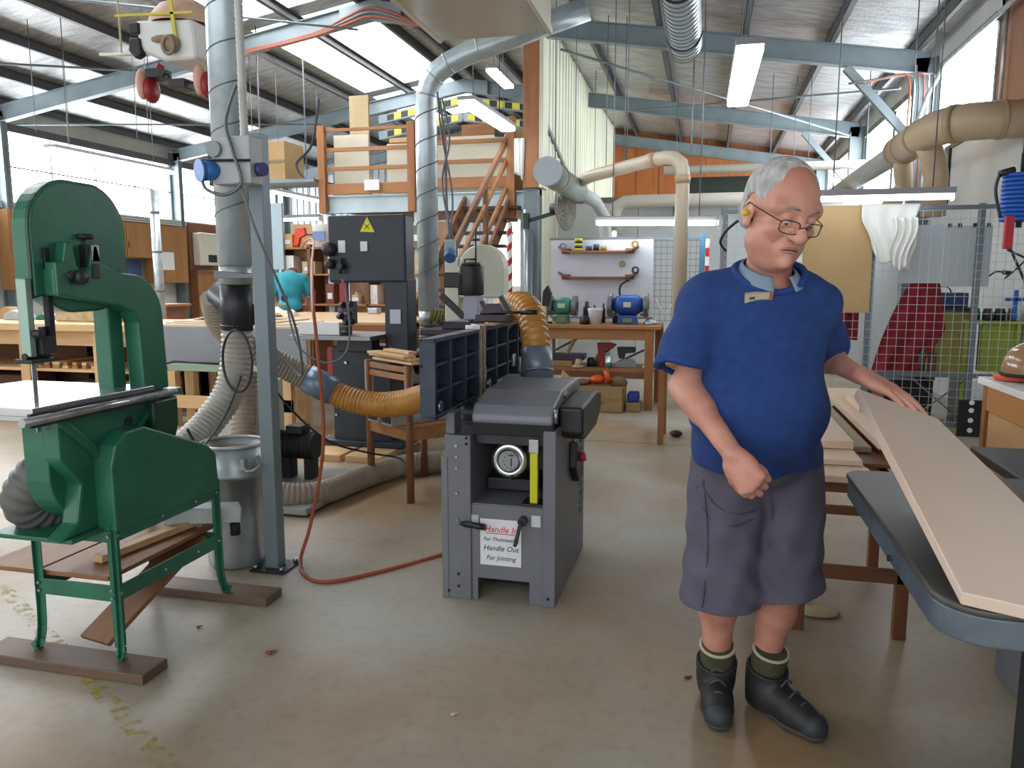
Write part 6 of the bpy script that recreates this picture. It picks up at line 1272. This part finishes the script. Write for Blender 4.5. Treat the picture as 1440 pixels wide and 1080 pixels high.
def vol_mesh(fn, lo, hi, h, smooth=1):
    lo = np.array(lo, float); hi = np.array(hi, float)
    s = h * 16; n = np.ceil((hi - lo) / s).astype(int)
    C = np.stack(np.meshgrid(*[np.arange(k) for k in n], indexing='ij'), -1).reshape(-1, 3)
    q4 = np.stack(np.meshgrid(*[np.arange(4)] * 3, indexing='ij'), -1).reshape(-1, 3)
    for lev in range(2):
        d = fn(lo + (C + .5) * s, s * 2); C = C[np.abs(d) < s * 1.25]
        C = (C[:, None] * 4 + q4).reshape(-1, 3); s /= 4
    d = fn(lo + (C + .5) * s, s * 3); C = C[np.abs(d) < s * 1.8]
    M = int((n.max() * 16 + 4)); code = lambda I: (I[:, 0] * M + I[:, 1]) * M + I[:, 2]
    cc = (C[:, None] + OFF).reshape(-1, 3); cd = code(cc); u, first, inv = np.unique(cd, return_index=True, return_inverse=True)
    nd = fn(lo + cc[first] * s, s * 4); val = nd[inv].reshape(-1, 8)
    sg = val < 0; act = sg.any(1) & ~sg.all(1); C = C[act]; val = val[act]; sg = sg[act]
    acc = np.zeros((len(C), 3)); cnt = np.zeros(len(C))
    for a in range(8):
        for ax in (4, 2, 1):
            b = a | ax
            if b == a: continue
            m = sg[:, a] != sg[:, b]; t = val[m, a] / (val[m, a] - val[m, b])
            acc[m] += OFF[a] + t[:, None] * (OFF[b] - OFF[a]); cnt[m] += 1
    V = lo + (C + acc / cnt[:, None]) * s
    ccode = code(C); order = np.argsort(ccode); sc = ccode[order]
    def find(I):
        c = code(I); p = np.clip(np.searchsorted(sc, c), 0, len(sc) - 1); ok = (sc[p] == c) & (I >= 0).all(1); return order[p], ok
    Q = []
    for ax, bit in ((0, 4), (1, 2), (2, 1)):
        e1 = np.eye(3, dtype=int)[(ax + 1) % 3]; e2 = np.eye(3, dtype=int)[(ax + 2) % 3]
        m = sg[:, 0] != sg[:, bit]; I = C[m]; i0 = np.nonzero(m)[0]
        a1, k1 = find(I - e1); a2, k2 = find(I - e2); a3, k3 = find(I - e1 - e2); ok = k1 & k2 & k3
        q = np.stack([i0, a1, a3, a2], 1)[ok]; fl = sg[i0[ok], 0]; q[~fl] = q[~fl][:, ::-1]; Q.append(q)
    Q = np.concatenate(Q)
    for _ in range(smooth):
        A = np.zeros_like(V); w = np.zeros(len(V))
        for i in range(4):
            for j in (1, 3): np.add.at(A, Q[:, i], V[Q[:, (i + j) % 4]]); np.add.at(w, Q[:, i], 1)
        V = V * .5 + .5 * A / np.maximum(w, 1)[:, None]
    return V, Q
def vol_obj(name, fn, lo, hi, h, m, parent, smooth=1, label=None):
    V, Q = vol_mesh(fn, lo, hi, h, smooth)
    lab = np.arange(len(V))
    while True:                                   # drop stray islands
        mn = lab[Q].min(1); new = lab.copy()
        for i in range(4): np.minimum.at(new, Q[:, i], mn)
        new = new[new]
        if (new == lab).all(): break
        lab = new
    ids, cn = np.unique(lab, return_counts=True); big = ids[cn >= cn.max() * .12]; Q = Q[np.isin(lab[Q[:, 0]], big)]
    us, inv = np.unique(Q, return_inverse=True); V = V[us]; Q = inv.reshape(-1, 4)
    me = bpy.data.meshes.new(name); me.from_pydata(V.tolist(), [], Q[:, ::-1].tolist())
    me.polygons.foreach_set('use_smooth', [True] * len(me.polygons)); me.materials.append(m)
    o = bpy.data.objects.new(name, me); COL.objects.link(o); o.parent = parent; ORG[o.name] = Vector()
    if label: o['label'] = label
    return o
def nrm_(v): v = np.array(v, float); return v / np.linalg.norm(v)
def hand(vol, w, f, n, side, curl, spread=.1, s=1., thumb=(.55, .75, -.25), tcurl=.4):
    """w wrist, f finger direction, n back-of-hand normal, side +1/-1 gives thumb side"""
    f = nrm_(f); n = nrm_(np.array(n) - f * np.dot(n, f)); t = np.cross(f, n) * side; w = np.array(w, float)
    for i, (o, L) in enumerate(((.030, .088), (.010, .093), (-.011, .088), (-.030, .080))):
        k = w + (f * L + t * o) * s
        vol.cap(w + (f * .012 + t * o * .55) * s, k, .0150 * s, .0125 * s, .012)
        d = nrm_(f + t * (o * spread * 30 - 0)); p = k; Ls = np.array((.043, .027, .022)) * s * (.95, 1.05, 1., .82)[i]
        c_ = curl[i] if hasattr(curl, '__len__') else curl
        for j in range(3):
            a = c_ * (.9, 1.05, .75)[j]; d = nrm_(d * math.cos(a) + perp(d, f, n) * math.sin(a))
            e = p + d * Ls[j]; r0 = (.0098, .0088, .0080)[j] * s; vol.cap(p, e, r0, r0 * .9, .003); p = e
    vol.ell(w + f * .045 * s - n * .004, np.array((.042, .04, .017)) * s, np.stack([f, t, n], 1), .015)
    b = w + (f * .022 + t * .026) * s; d = nrm_(f * thumb[0] + t * thumb[1] + n * thumb[2]); e = b + d * .042 * s
    vol.cap(b, e, .0155 * s, .0115 * s, .012); d2 = nrm_(d * math.cos(tcurl) + nrm_(f * .6 - t * .5 - n * .5) * math.sin(tcurl)); e2 = e + d2 * .03 * s
    vol.cap(e, e2, .0108 * s, .0098 * s, .004); vol.cap(e2, e2 + nrm_(d2 + (f - t) * .2) * .022 * s, .0095 * s, .008 * s, .003)
def perp(d, f, n):
    """quarter turn of d in the plane that closes the finger from f towards the palm (-n)"""
    x, y = float(d @ f), -float(d @ n); return nrm_(-y * f - x * n)

SK = mat('ruddy_skin', '#cf9885', .47, 0, '#b67a69', 9, bump=.04, bscale=60, lo=.35, hi=.7)
M_hair = mat('grey_white_hair', '#c3c1c0', .7, 0, '#9c999a', 60, (1, 1, .25), bump=.5, bscale=90)
M_jump = mat('royal_blue_jumper', '#1f3f7d', .9, 0, '#1a3770', 30, bump=.12, bscale=220)
M_short = mat('grey_violet_drill_cotton', '#5c5868', .85, 0, '#524e5d', 9, bump=.1, bscale=120)
M_sock = mat('olive_ribbed_sock', '#4b4b37', .95, 0, '#424230', 40, (1, 1, .1), bump=.3)
M_boot = mat('dark_boot_leather', '#222226', .55, 0, '#2f2d2c', 12, bump=.08)

man = thing('person', 'grey-haired man in a royal blue jumper and shorts carrying a plank', 'person', (0, 0, 0))
hc = np.array((-.03, -.205, 1.585)); HS = 1.1
HR = np.array((Matrix.Rotation(math.radians(15), 3, 'Z') @ Matrix.Rotation(math.radians(21), 3, 'X') @ Matrix.Rotation(math.radians(6), 3, 'Y')))
def hp(x, y, z): return hc + HR @ (np.array((x, y, z)) * HS)
def hell(v, c, r, k=.012, op='u'): v.ell(hp(*c), np.array(r) * HS, HR, k, op)
def hcap(v, a, b, ra, rb=None, k=.01, op='u'): v.cap(hp(*a), hp(*b), ra * HS, (ra if rb is None else rb) * HS, k, op)
RS, RE, RWr = (-.20, -.10, 1.335), (-.268, -.172, 1.09), (-.19, -.395, .945)
LS, LE, LWr = (.10, -.12, 1.325), (.205, .06, 1.165), (.235, -.165, 1.125)
RH, RK, RA = (-.10, -.03, .90), (-.112, -.06, .47), (-.085, .055, .10)
LH, LK, LA = (.085, -.03, .90), (.085, -.085, .47), (.062, .035, .10)
B = Vol()
B.ell((-.045, -.115, 1.22), (.165, .115, .2), None, .03).ell((-.05, -.14, 1.02), (.165, .15, .18), None, .04).ell((-.01, -.04, .88), (.16, .12, .12), None, .04)
B.cap(RS, LS, .06, .06, .04).cap((-.035, -.10, 1.36), (-.03, -.165, 1.50), .066, .062, .03)
B.chain([RS, RE, RWr], [.05, .04, .027], .02).cap(RE, [RE[0] + (RWr[0] - RE[0]) * .35, RE[1] + (RWr[1] - RE[1]) * .35, RE[2] + (RWr[2] - RE[2]) * .35], .043, .041, .02)
B.chain([LS, LE, LWr], [.05, .04, .027], .02).cap(LE, [LE[0] + (LWr[0] - LE[0]) * .35, LE[1] + (LWr[1] - LE[1]) * .35, LE[2] + (LWr[2] - LE[2]) * .35], .043, .04, .02)
for h_, k_, a_ in ((RH, RK, RA), (LH, LK, LA)):
    B.chain([h_, k_], [.082, .056], .03)
    kc = np.array(k_) * .68 + np.array(a_) * .32 + np.array((0, .022, 0)); B.chain([k_, kc, a_], [.054, .058, .036], .03); B.cap(np.array(a_), np.array(a_) + np.array(((-.012, -.07, -.045) if h_ is RH else (.05, -.07, -.045))), .032, .026, .03)
# head
hell(B, (0, .018, .038), (.078, .097, .088)); hell(B, (0, -.02, .025), (.070, .074, .075), .02); hell(B, (0, -.022, -.045), (.063, .068, .082), .02)
hell(B, (0, -.04, -.088), (.05, .046, .034), .02); hell(B, (.046, -.018, -.072), (.030, .044, .044), .02); hell(B, (-.046, -.018, -.072), (.030, .044, .044), .02)
hell(B, (0, -.025, -.112), (.056, .052, .034), .02); hcap(B, (0, -.084, -.106), (0, -.082, -.104), .017, k=.016)
hcap(B, (-.05, -.066, .022), (.05, -.066, .022), .017, k=.02); hcap(B, (-.018, -.084, .02), (.018, -.084, .02), .009, k=.014)
for sx in (-1, 1):
    hell(B, (sx * .033, -.093, .001), (.020, .017, .0135), .014, 's')
    hell(B, (sx * .033, -.0768, .0035), (.016, .0148, .0125), .004)
    hcap(B, (sx * .022, -.089, -.013), (sx * .043, -.081, -.015), .0035, k=.008)
    hell(B, (sx * .044, -.058, -.030), (.024, .024, .02), .02)
    hell(B, (sx * .079, .014, -.012), (.010, .021, .034), .008); hell(B, (sx * .088, .010, -.010), (.006, .011, .02), .006, 's'); hell(B, (sx * .079, .006, -.042), (.009, .010, .011), .006)
    hcap(B, (sx * .017, -.096, -.037), (sx * .017, -.094, -.036), .0095, k=.008); hcap(B, (sx * .009, -.104, -.046), (sx * .009, -.10, -.045), .0035, k=.003, op='s')
    hcap(B, (sx * .026, -.090, -.040), (sx * .037, -.074, -.064), .003, k=.010, op='s'); hcap(B, (sx * .02, -.0885, -.019), (sx * .044, -.078, -.022), .0025, k=.005, op='s')
hcap(B, (0, -.086, .010), (0, -.112, -.034), .0100, .0148, k=.010); hcap(B, (0, -.109, -.036), (0, -.108, -.038), .0135, k=.008)
hcap(B, (-.019, -.081, -.0655), (.019, -.081, -.0655), .0078, k=.012); hcap(B, (-.017, -.080, -.079), (.017, -.080, -.079), .0088, k=.012); hcap(B, (0, -.083, -.065), (0, -.083, -.078), .007, k=.01)
hand(B, RWr, (.42, -.42, -.72), (-.55, -.75, .15), 1, (1.25, 1.3, 1.35, 1.35), .02, 1.05, (.75, .45, -.5), .5)
hand(B, LWr, (.74, -.52, -.40), (.25, -.28, .92), -1, (.16, .14, .17, .24), .12, 1.05, (.5, .55, -.65), .3)
vol_obj('body', B, (-.5, -.6, 0), (.5, .3, 1.8), .0038, SK, man, 1)
def bumpy(P, a, sx, sy, sz, ph=0): return a * np.sin(P[:, 0] * sx + P[:, 2] * sz + ph) * np.sin(P[:, 1] * sy + P[:, 2] * sz * .6 + ph * 2)
# hair: grey sides and back, thin crown
H = Vol(); hell(H, (0, .020, .038), (.0835, .1005, .0925)); hell(H, (0, .05, -.02), (.074, .066, .07), .02)
def hairline(P, d):
    q = ((P - hc) @ HR) / HS; x, y, z = q[:, 0], q[:, 1], q[:, 2]
    top = np.clip((z - .05) / .06, 0, 1); side = np.clip((np.abs(x) - .035) / .04, 0, 1)
    fr = -.050 + .024 * top * (1 - side * .9)
    cut = np.maximum((fr - y) * HS, (-.055 + np.clip(y, -.05, .03) * -.4 - z) * HS)
    ear = (.036 - np.sqrt((y - .012) ** 2 + ((z + .014) * .8) ** 2)) * HS
    d = d + .0016 * np.sin(y * 520 + z * 330) * np.sin(x * 400 + z * 210) + .002 * top
    return np.maximum(np.maximum(d, cut), np.where(np.abs(x) > .05, ear, -1))
H.post.append(hairline)
vol_obj('hair', H, hc - .18, hc + .18, .003, M_hair, man, 1)
MH = Matrix.Translation(Vector(hc)) @ Matrix(HR.tolist()).to_4x4() @ Matrix.Scale(HS, 4)
def HV(p): return MH @ Vector(p)
gl = MB()
def rim(sx):
    pts = []
    for k in range(28):
        a = 2 * PI * k / 28; c_, s_ = math.cos(a), math.sin(a); u_ = abs(c_) ** .6 * (1 if c_ > 0 else -1) * .024; v_ = abs(s_) ** .6 * (1 if s_ > 0 else -1) * .0155
        pts.append(HV((sx * .034 + u_, -.1085 + .9 * (abs(sx * .034 + u_) - .01) ** 2 * 6, -.014 + v_)))
    return pts
for sx in (-1, 1):
    gl.tube(rim(sx), .0015, 6, closed=True)
    gl.tube([HV((sx * .058, -.098, -.004)), HV((sx * .066, -.088, -.002)), HV((sx * .081, -.02, .004)), HV((sx * .086, .012, .008)), HV((sx * .086, .03, -.01))], .0016, 6)
gl.tube([HV((-.010, -.111, -.012)), HV((0, -.114, -.008)), HV((.010, -.111, -.012))], .0015, 6)
gl = gl.build('spectacles', mat('dark_spectacle_metal', '#2b2529', .3, .6), man)
lm = bpy.data.materials.new('spectacle_glass'); lm.use_nodes = True; nt = lm.node_tree; nt.nodes.clear()
o_ = nt.nodes.new('ShaderNodeOutputMaterial'); mx = nt.nodes.new('ShaderNodeMixShader'); tr_ = nt.nodes.new('ShaderNodeBsdfTransparent'); gs = nt.nodes.new('ShaderNodeBsdfGlossy'); gs.inputs['Roughness'].default_value = .05
mx.inputs[0].default_value = .1; nt.links.new(tr_.outputs[0], mx.inputs[1]); nt.links.new(gs.outputs[0], mx.inputs[2]); nt.links.new(mx.outputs[0], o_.inputs[0])
for sx in (-1, 1): r_ = rim(sx); MB().add(r_, [tuple(range(28))]).build('lens', lm, gl)
for sx in (-1, 1):
    e = MB().sphere(HV((sx * .033, -.0768, -.004)), .0125 * HS, 14, 10).build('eye', mat('eye_white', '#d9cfc9', .2), man)
    MB().sphere(HV((sx * .034, -.0835, -.0105)), .006 * HS, 10, 8).build('iris', mat('iris_dark', '#3a3f48', .15), e)
    MB().tube([HV((sx * .015, -.094, .026)), HV((sx * .032, -.093, .030)), HV((sx * .052, -.080, .026))], .004, 6, rad=[.003, .0045, .002]).build('eyebrow', mat('grey_brow', '#8f8583', .8), man)
def face_at(x, z, out=0.):
    y = -.13
    while y < -.03 and B(hp(x, y, z)[None], .2)[0] > 0: y += .0006
    return HV((x, y - out, z))
lx = [-.027, -.018, -.009, 0, .009, .018, .027]
m = MB(); m.tube([face_at(x, -.0668 - 6.5 * x * x, -.0005) for x in lx], .003, 7, rad=[.0012, .003, .0042, .0040, .0042, .003, .0012]); m.tube([face_at(x, -.0768 - 2.0 * x * x, -.001) for x in lx], .004, 7, rad=[.0012, .0035, .0048, .0052, .0048, .0035, .0012]); lp = m.build('lips', mat('lip_tone', '#b57a6c', .45), man)
MB().tube([face_at(x, -.0716 - 5.0 * x * x, .0012) for x in lx], .0014, 6, rad=[.0008, .0013, .0015, .0015, .0015, .0013, .0008]).build('mouth_line', mat('mouth_dark', '#5b302c', .6), lp)
m = MB().cyl(HV((-.088, .004, -.016)), HV((-.098, .0, -.017)), .008).sphere(HV((-.098, .0, -.017)), .009, 10, 6); m.build('earplug', mat('yellow_foam', '#d8b92a', .8), man, label='yellow foam earplug')
m = MB().tube(spline([HV((-.076, .05, -.05)), HV((-.088, .07, -.085)), HV((-.084, .085, -.12)), HV((-.05, .10, -.145))], 6), .004, 6); m.build('earplug_cord', M_dark, man)
# jumper
J = Vol()
J.ell((-.045, -.115, 1.22), (.195, .145, .21), None, .04).ell((-.055, -.155, 1.03), (.197, .185, .20), None, .06).ell((-.03, -.085, .89), (.195, .16, .13), None, .05)
J.cap(RS, LS, .072, .072, .06).cap((-.035, -.10, 1.32), (-.032, -.118, 1.385), .10, .085, .05).cap((-.13, -.1, 1.355), (.05, -.115, 1.36), .055, .055, .06)
rsl, lsl = np.array((-.272, -.17, 1.145)), np.array((.195, .03, 1.19))
rdir, ldir = nrm_(rsl - np.array(RS)), nrm_(lsl - np.array(LS))
nbase, ndir = np.array((-.035, -.105, 1.385)), nrm_((.005, -.055, .13))
SL = [Vol().chain([RS, tuple(rsl + rdir * .03)], [.076, .088], .035), Vol().chain([LS, tuple(lsl + ldir * .03)], [.070, .083], .035)]
J0 = J
nc, nr = np.array((-.037, -.178, 1.462)), .110
def J(P, m=.05, raw=False):
    d = J0(P, m)
    for v, c_, dr, rr in ((SL[0], rsl, rdir, .076), (SL[1], lsl, ldir, .073)):
        e = v(P, m); t = (P - c_) @ dr; rad = np.linalg.norm(P - c_ - t[:, None] * dr, axis=1)
        e = e + .004 * np.sin(t * 60 + P[:, 0] * 30) * np.clip(1 - t * 8, 0, 1)
        e = np.maximum(e, np.maximum(t - .012, -np.maximum(rad - rr, -.04 - t)))
        k = .04; h = np.clip(.5 + .5 * (d - e) / k, 0, 1); d = d + (e - d) * h - k * h * (1 - h)
    fold = .0085 * np.sin(P[:, 2] * 30 + P[:, 0] * 22 + 2.2 * np.sin(P[:, 0] * 11)) * np.clip((1.08 - P[:, 2]) * 3, 0.12, 1) + .006 * np.sin(P[:, 0] * 34 - P[:, 2] * 27 + P[:, 1] * 18) * np.clip(np.abs(P[:, 0] + .05) * 6 - .5, 0, 1)
    d = d + fold
    d = np.maximum(d, .842 + .012 * np.sin(P[:, 0] * 16) - P[:, 2])
    return d if raw else np.maximum(d, -(np.linalg.norm(P - nc, axis=1) - nr))
ju = vol_obj('jumper', J, (-.5, -.45, .8), (.42, .22, 1.55), .0042, M_jump, man, 2)
camL = np.array((-.769, -2.364, 1.4))
def hit(fn, target, off=0.):
    d = nrm_(np.array(target) - camL); t = 1.4
    for _ in range(200):
        q = fn((camL + d * t)[None], .3)[0]
        if q < .0004: break
        t += max(min(q * .6, .05), .0004)
    return camL + d * (t - off)
def ribband(pts, r, name, m_, par): return MB().tube(pts, r, 6, closed=True).build(name, m_, par)
M_jd = mat('blue_ribbing', '#1f3f80', .95)
for nm, c_, dr, rr in (('cuff', rsl, rdir, .081), ('cuff', lsl, ldir, .078)):
    _, u_, w_ = frame_of(dr); MB().tube([Vector(c_ - dr * .0) + u_ * math.cos(a) * rr + w_ * math.sin(a) * rr for a in [k * PI / 14 for k in range(28)]], .009, 7, closed=True).build('cuff', M_jd, ju)
_, u_, w_ = frame_of(ndir); nb = Vector(nbase)
nbp = []
for k in range(40):
    a = 2 * PI * k / 40; e_ = np.array((math.cos(a), math.sin(a), 0)); ok = None
    for q in range(160):
        ph = -PI / 2 + q * PI / 180; p_ = nc + nr * (e_ * math.cos(ph) + np.array((0, 0, math.sin(ph))))
        if J(p_[None], .1, True)[0] < 0: ok = p_
    nbp.append(Vector(ok if ok is not None else nc + nr * e_))
for _ in range(2): nbp = [(nbp[k - 1] + nbp[k] * 2 + nbp[(k + 1) % 40]) / 4 for k in range(40)]
MB().tube(nbp, .010, 8, closed=True).build('neck_band', M_jd, ju)
# polo collar
fd = Vector(HR @ np.array((0, -1, 0))); fa = math.atan2(fd.y, fd.x)
def collar(a, b_):
    th = math.radians(20) + a * math.radians(320); c_, s_ = math.cos(th), math.sin(th); fr = max(0, c_) ** 3
    r = .070 + .026 * b_; yaw_ = math.radians(10)
    x = r * s_; y = -r * c_ * 1.05; z = 1.452 - .062 * (c_ + 1) / 2 + .012 - (.032 + .010 * fr) * b_ ** 1.3
    return (-.035 + x * math.cos(yaw_) - y * math.sin(yaw_), -.145 + x * math.sin(yaw_) + y * math.cos(yaw_), z)
MB().grid(collar, 40, 6).build('polo_collar', mat('grey_blue_polo', '#7f93a8', .85, bump=.05, scale=150), man, solid=.004)
# name badge on the chest
bc = Vector(hit(J, (-.107, -.29, 1.352))); bu = Vector((1, -.12, .12)).normalized(); bw = Vector((0.05, -.35, 1)).normalized(); bn = bu.cross(bw)
def bq(x, z, y=0): return bc + bu * x + bw * z + bn * y
def plate(x0, x1, z0, z1, y0, y1): return MB().add([bq(x, z, y) for x in (x0, x1) for y in (y0, y1) for z in (z0, z1)], [(0, 1, 3, 2), (4, 6, 7, 5), (0, 4, 5, 1), (2, 3, 7, 6), (0, 2, 6, 4), (1, 5, 7, 3)])
bd = plate(-.037, .037, -.012, .012, -.012, .006).build('name_badge', mat('badge_cream', '#b9b19c', .4), man, label='small cream name badge with coloured ends')
plate(.027, .037, -.012, .012, .006, .007).build('badge_end', mat('badge_rust', '#9a5f57', .5), bd); plate(-.012, .012, -.012, -.006, .006, .007).build('badge_stripe', mat('badge_green', '#4d7a4c', .5), bd); plate(-.026, -.012, -.003, .004, .006, .007).build('badge_emblem', mat('badge_dark', '#4a4330', .5), bd)
# shorts
T = Vol()
T.ell((-.015, -.05, .87), (.185, .145, .11), None, .04); T.chain([(-.095, -.03, .82), (-.112, -.055, .36)], [.118, .122], .03).chain([(.09, -.03, .82), (.092, -.075, .36)], [.108, .108], .03)
def shorts_post(P, d):
    d = d + .0042 * np.sin(P[:, 2] * 55 + P[:, 0] * 30 + 2 * np.sin(P[:, 0] * 19)) * np.clip((.8 - P[:, 2]) * 4, .2, 1) + .003 * np.sin(P[:, 2] * 23 - P[:, 0] * 60)
    hem = np.where(P[:, 0] < -.005, .395, .425 + .2 * np.clip(P[:, 0] - .05, -.05, .2)); d = np.maximum(d, np.maximum(hem - P[:, 2], P[:, 2] - .90))
    for x, y, r in ((-.112, -.055, .098), (.092, -.073, .085)):
        rad = np.sqrt((P[:, 0] - x) ** 2 + (P[:, 1] - y) ** 2); d = np.maximum(d, -np.maximum(rad - r, P[:, 2] - hem - .03))
    return d
T.post.append(shorts_post)
sh = vol_obj('shorts', T, (-.36, -.34, .32), (.34, .26, .95), .0042, M_short, man, 2)
M_seam = mat('dark_seam', '#4a4656', .9)
def seam(pts, r=.0025, name='seam', mm=M_seam): q = [Vector(hit(T, p, .0005)) for p in pts]; return MB().tube(spline(q, 5), r, 5).build(name, mm, sh)
seam([(-.20, -.12, .79), (-.165, -.16, .735), (-.11, -.18, .715), (-.06, -.19, .73)], .003, 'pocket_edge'); seam([(-.21, -.1, .78), (-.185, -.14, .70), (-.12, -.17, .675), (-.06, -.18, .70)]); seam([(-.01, -.17, .80), (0, -.17, .70), (.005, -.15, .60)])
seam([(-.19, -.1, .80), (-.175, -.12, .60), (-.185, -.12, .40)])
# socks and boots
for (k_, a_, toe, heel, nm) in ((RK, RA, (-.128, -.150), (-.072, .125), 'right'), (LK, LA, (.172, -.205), (.030, .035), 'left')):
    kn = np.array(k_); an = np.array(a_) if nm == 'right' else np.array((.062, .005, .10))
    up_ = nrm_(kn - an)
    V = Vol(); V.cap(an, an + up_ * .125, .052, .0585, .01); V.post.append(lambda P, d, an=an, up_=up_: np.maximum(d + .001 * np.sin(np.arctan2(P[:, 1] - an[1], P[:, 0] - an[0]) * 40), np.maximum((P - an) @ up_ - .115, -((P - an) @ up_) - .02)))
    so = vol_obj('sock', V, an - .12, an + .26, .0042, M_sock, man, 1)
    _, u_, w_ = frame_of(up_); MB().tube([Vector(an + up_ * .112) + u_ * math.cos(a) * .0545 + w_ * math.sin(a) * .0545 for a in [k * PI / 12 for k in range(24)]], .0055, 6, closed=True).build('sock_band', mat('cream_sock_band', '#b5ac93', .9), so)
    t3 = np.array((toe[0], toe[1], .04)); h3 = np.array((heel[0], heel[1], .05)); fw = nrm_(t3 - h3); sd = np.array((fw[1], -fw[0], 0))
    ball = h3 + fw * .17
    V = Vol(); V.cap(h3 + fw * .035, h3 + fw * .10, .046, .044, .02); V.cap(ball, t3 - fw * .035, .048, .042, .03); V.cap(h3 + fw * .07 + (0, 0, .03), ball + fw * .02 + (0, 0, .012), .05, .042, .03)
    V.cap(h3 + fw * .062, an + up_ * .028, .052, .058, .03); V.cap(an, an + up_ * .05, .06, .066, .02)
    V.post.append(lambda P, d, an=an, up_=up_: np.maximum(np.maximum(d, .022 - P[:, 2]), np.maximum((P - an) @ up_ - .052, -np.maximum(np.linalg.norm(P - an - ((P - an) @ up_)[:, None] * up_, axis=1) - .056, -((P - an) @ up_) + .02))))
    bo = vol_obj('boot', V, np.minimum(t3, h3) - .12, np.maximum(t3, h3) + np.array((.14, .14, .2)), .004, M_boot, man, 1)
    V2 = Vol(); V2.cap(h3 + fw * .03, h3 + fw * .10, .050, .044, .02); V2.cap(ball, t3 - fw * .035, .053, .047, .03); V2.cap(h3 + fw * .1, ball, .042, .05, .03)
    V2.post.append(lambda P, d: np.maximum(np.maximum(d, P[:, 2] - .026), .001 - P[:, 2]))
    vol_obj('sole', V2, np.minimum(t3, h3) - .1, np.maximum(t3, h3) + np.array((.1, .1, .1)), .004, mat('worn_boot_sole', '#4a4742', .8), bo, 0)
    tcap = lambda P, m=.05, V=V, t3=t3, fw=fw: np.maximum(V(P, m) - .0018, (t3 - fw * .045) @ fw - P @ fw + .25 * (P[:, 2] - .03))
    vol_obj('toe_cap', tcap, t3 - .12, t3 + .12, .004, mat('scuffed_toe_rubber', '#33373d', .6), bo, 1)
    for j in range(5):
        c_ = ball + fw * (.035 - .034 * j) + np.array((0, 0, .052 + .020 * j)) ; w0_ = .026 - .001 * j
        q = [Vector(c_ - sd * w0_ + (0, 0, -.012)), Vector(c_ + (0, 0, .006) + fw * .004), Vector(c_ + sd * w0_ + (0, 0, -.012))]; MB().tube(spline(q, 4), .0038, 5).build('lace', mat('blue_grey_lace', '#454c5a', .8), bo)
man.location = (.17, 2.48, 0); man.rotation_euler = (0, 0, math.radians(14.1))

# person far behind, bent over with back to the viewer
pb2 = thing('person', 'person in a teal shirt bending over with their back turned, far left', 'person', (0, 0, 0))
V = Vol(); V.ell((0, .06, 1.28), (.16, .13, .24), None, .05).ell((0, 0, .95), (.15, .12, .13), None, .05).cap((-.17, .12, 1.42), (.17, .12, 1.42), .06, .06, .05).cap((0, .16, 1.46), (0, .25, 1.47), .06, .06, .03).ell((0, .33, 1.44), (.08, .105, .11), None, .03).ell((0, .40, 1.41), (.055, .04, .07), None, .02)
for sx in (-1, 1):
    V.chain([(sx * .19, .12, 1.40), (sx * .24, .16, 1.14), (sx * .2, .38, 1.02)], [.05, .04, .03], .03); hand(V, (sx * .2, .38, 1.02), (0, 1, -.25), (0, .2, 1), sx, .4)
    V.chain([(sx * .09, 0, .9), (sx * .1, .0, .48), (sx * .1, .02, .09)], [.085, .06, .04], .03); V.cap((sx * .1, 0, .05), (sx * .1, .16, .04), .04, .035, .02)
    V.ell((sx * .082, .33, 1.45), (.012, .025, .035), None, .008)
vol_obj('body', V, (-.4, -.3, 0), (.4, .6, 1.65), .009, SK, pb2, 1)
V = Vol(); V.ell((0, .05, 1.27), (.185, .155, .26), None, .05).ell((0, 0, 1.0), (.175, .145, .14), None, .05).cap((-.17, .11, 1.41), (.17, .11, 1.41), .075, .075, .05)
for sx in (-1, 1): V.cap((sx * .19, .12, 1.40), (sx * .235, .15, 1.2), .07, .07, .03)
V.post.append(lambda P, d: np.maximum(d + .006 * np.sin(P[:, 2] * 30 + P[:, 0] * 16), .9 - P[:, 2]))
vol_obj('shirt', V, (-.4, -.25, .85), (.4, .4, 1.6), .01, mat('teal_shirt', '#2f94a3', .8), pb2, 1)
MB().tube([(.06 * math.cos(a), .17 + .05 * math.sin(a), 1.50 + .02 * math.sin(a)) for a in [k * PI / 8 for k in range(16)]], .014, 6, closed=True).build('red_collar', mat('dark_red_collar', '#8f3548', .8), pb2)
V = Vol(); V.ell((0, 0, .92), (.17, .14, .12), None, .04)
for sx in (-1, 1): V.chain([(sx * .09, 0, .9), (sx * .1, .0, .1)], [.1, .075], .03)
V.post.append(lambda P, d: np.maximum(d, .1 - P[:, 2])); vol_obj('trousers', V, (-.3, -.25, .05), (.3, .25, 1.1), .01, mat('dark_trousers', '#2c3038', .85), pb2, 1)
V = Vol(); V.ell((0, .325, 1.47), (.086, .105, .10), None, .02); V.post.append(lambda P, d: np.maximum(d, np.maximum(P[:, 1] - .36, 1.42 - P[:, 2]))); vol_obj('hair', V, (-.2, .1, 1.3), (.2, .5, 1.65), .008, mat('brown_hair', '#4b3a30', .8), pb2, 1)
MB().sphere((-.06, -.155, 1.12), (.05, .012, .05), 14, 8).build('shirt_print', mat('navy_print', '#2b3157', .8), pb2)
pb2.location = (-5.95, 10.25, 0); pb2.rotation_euler = (0, 0, math.radians(22))
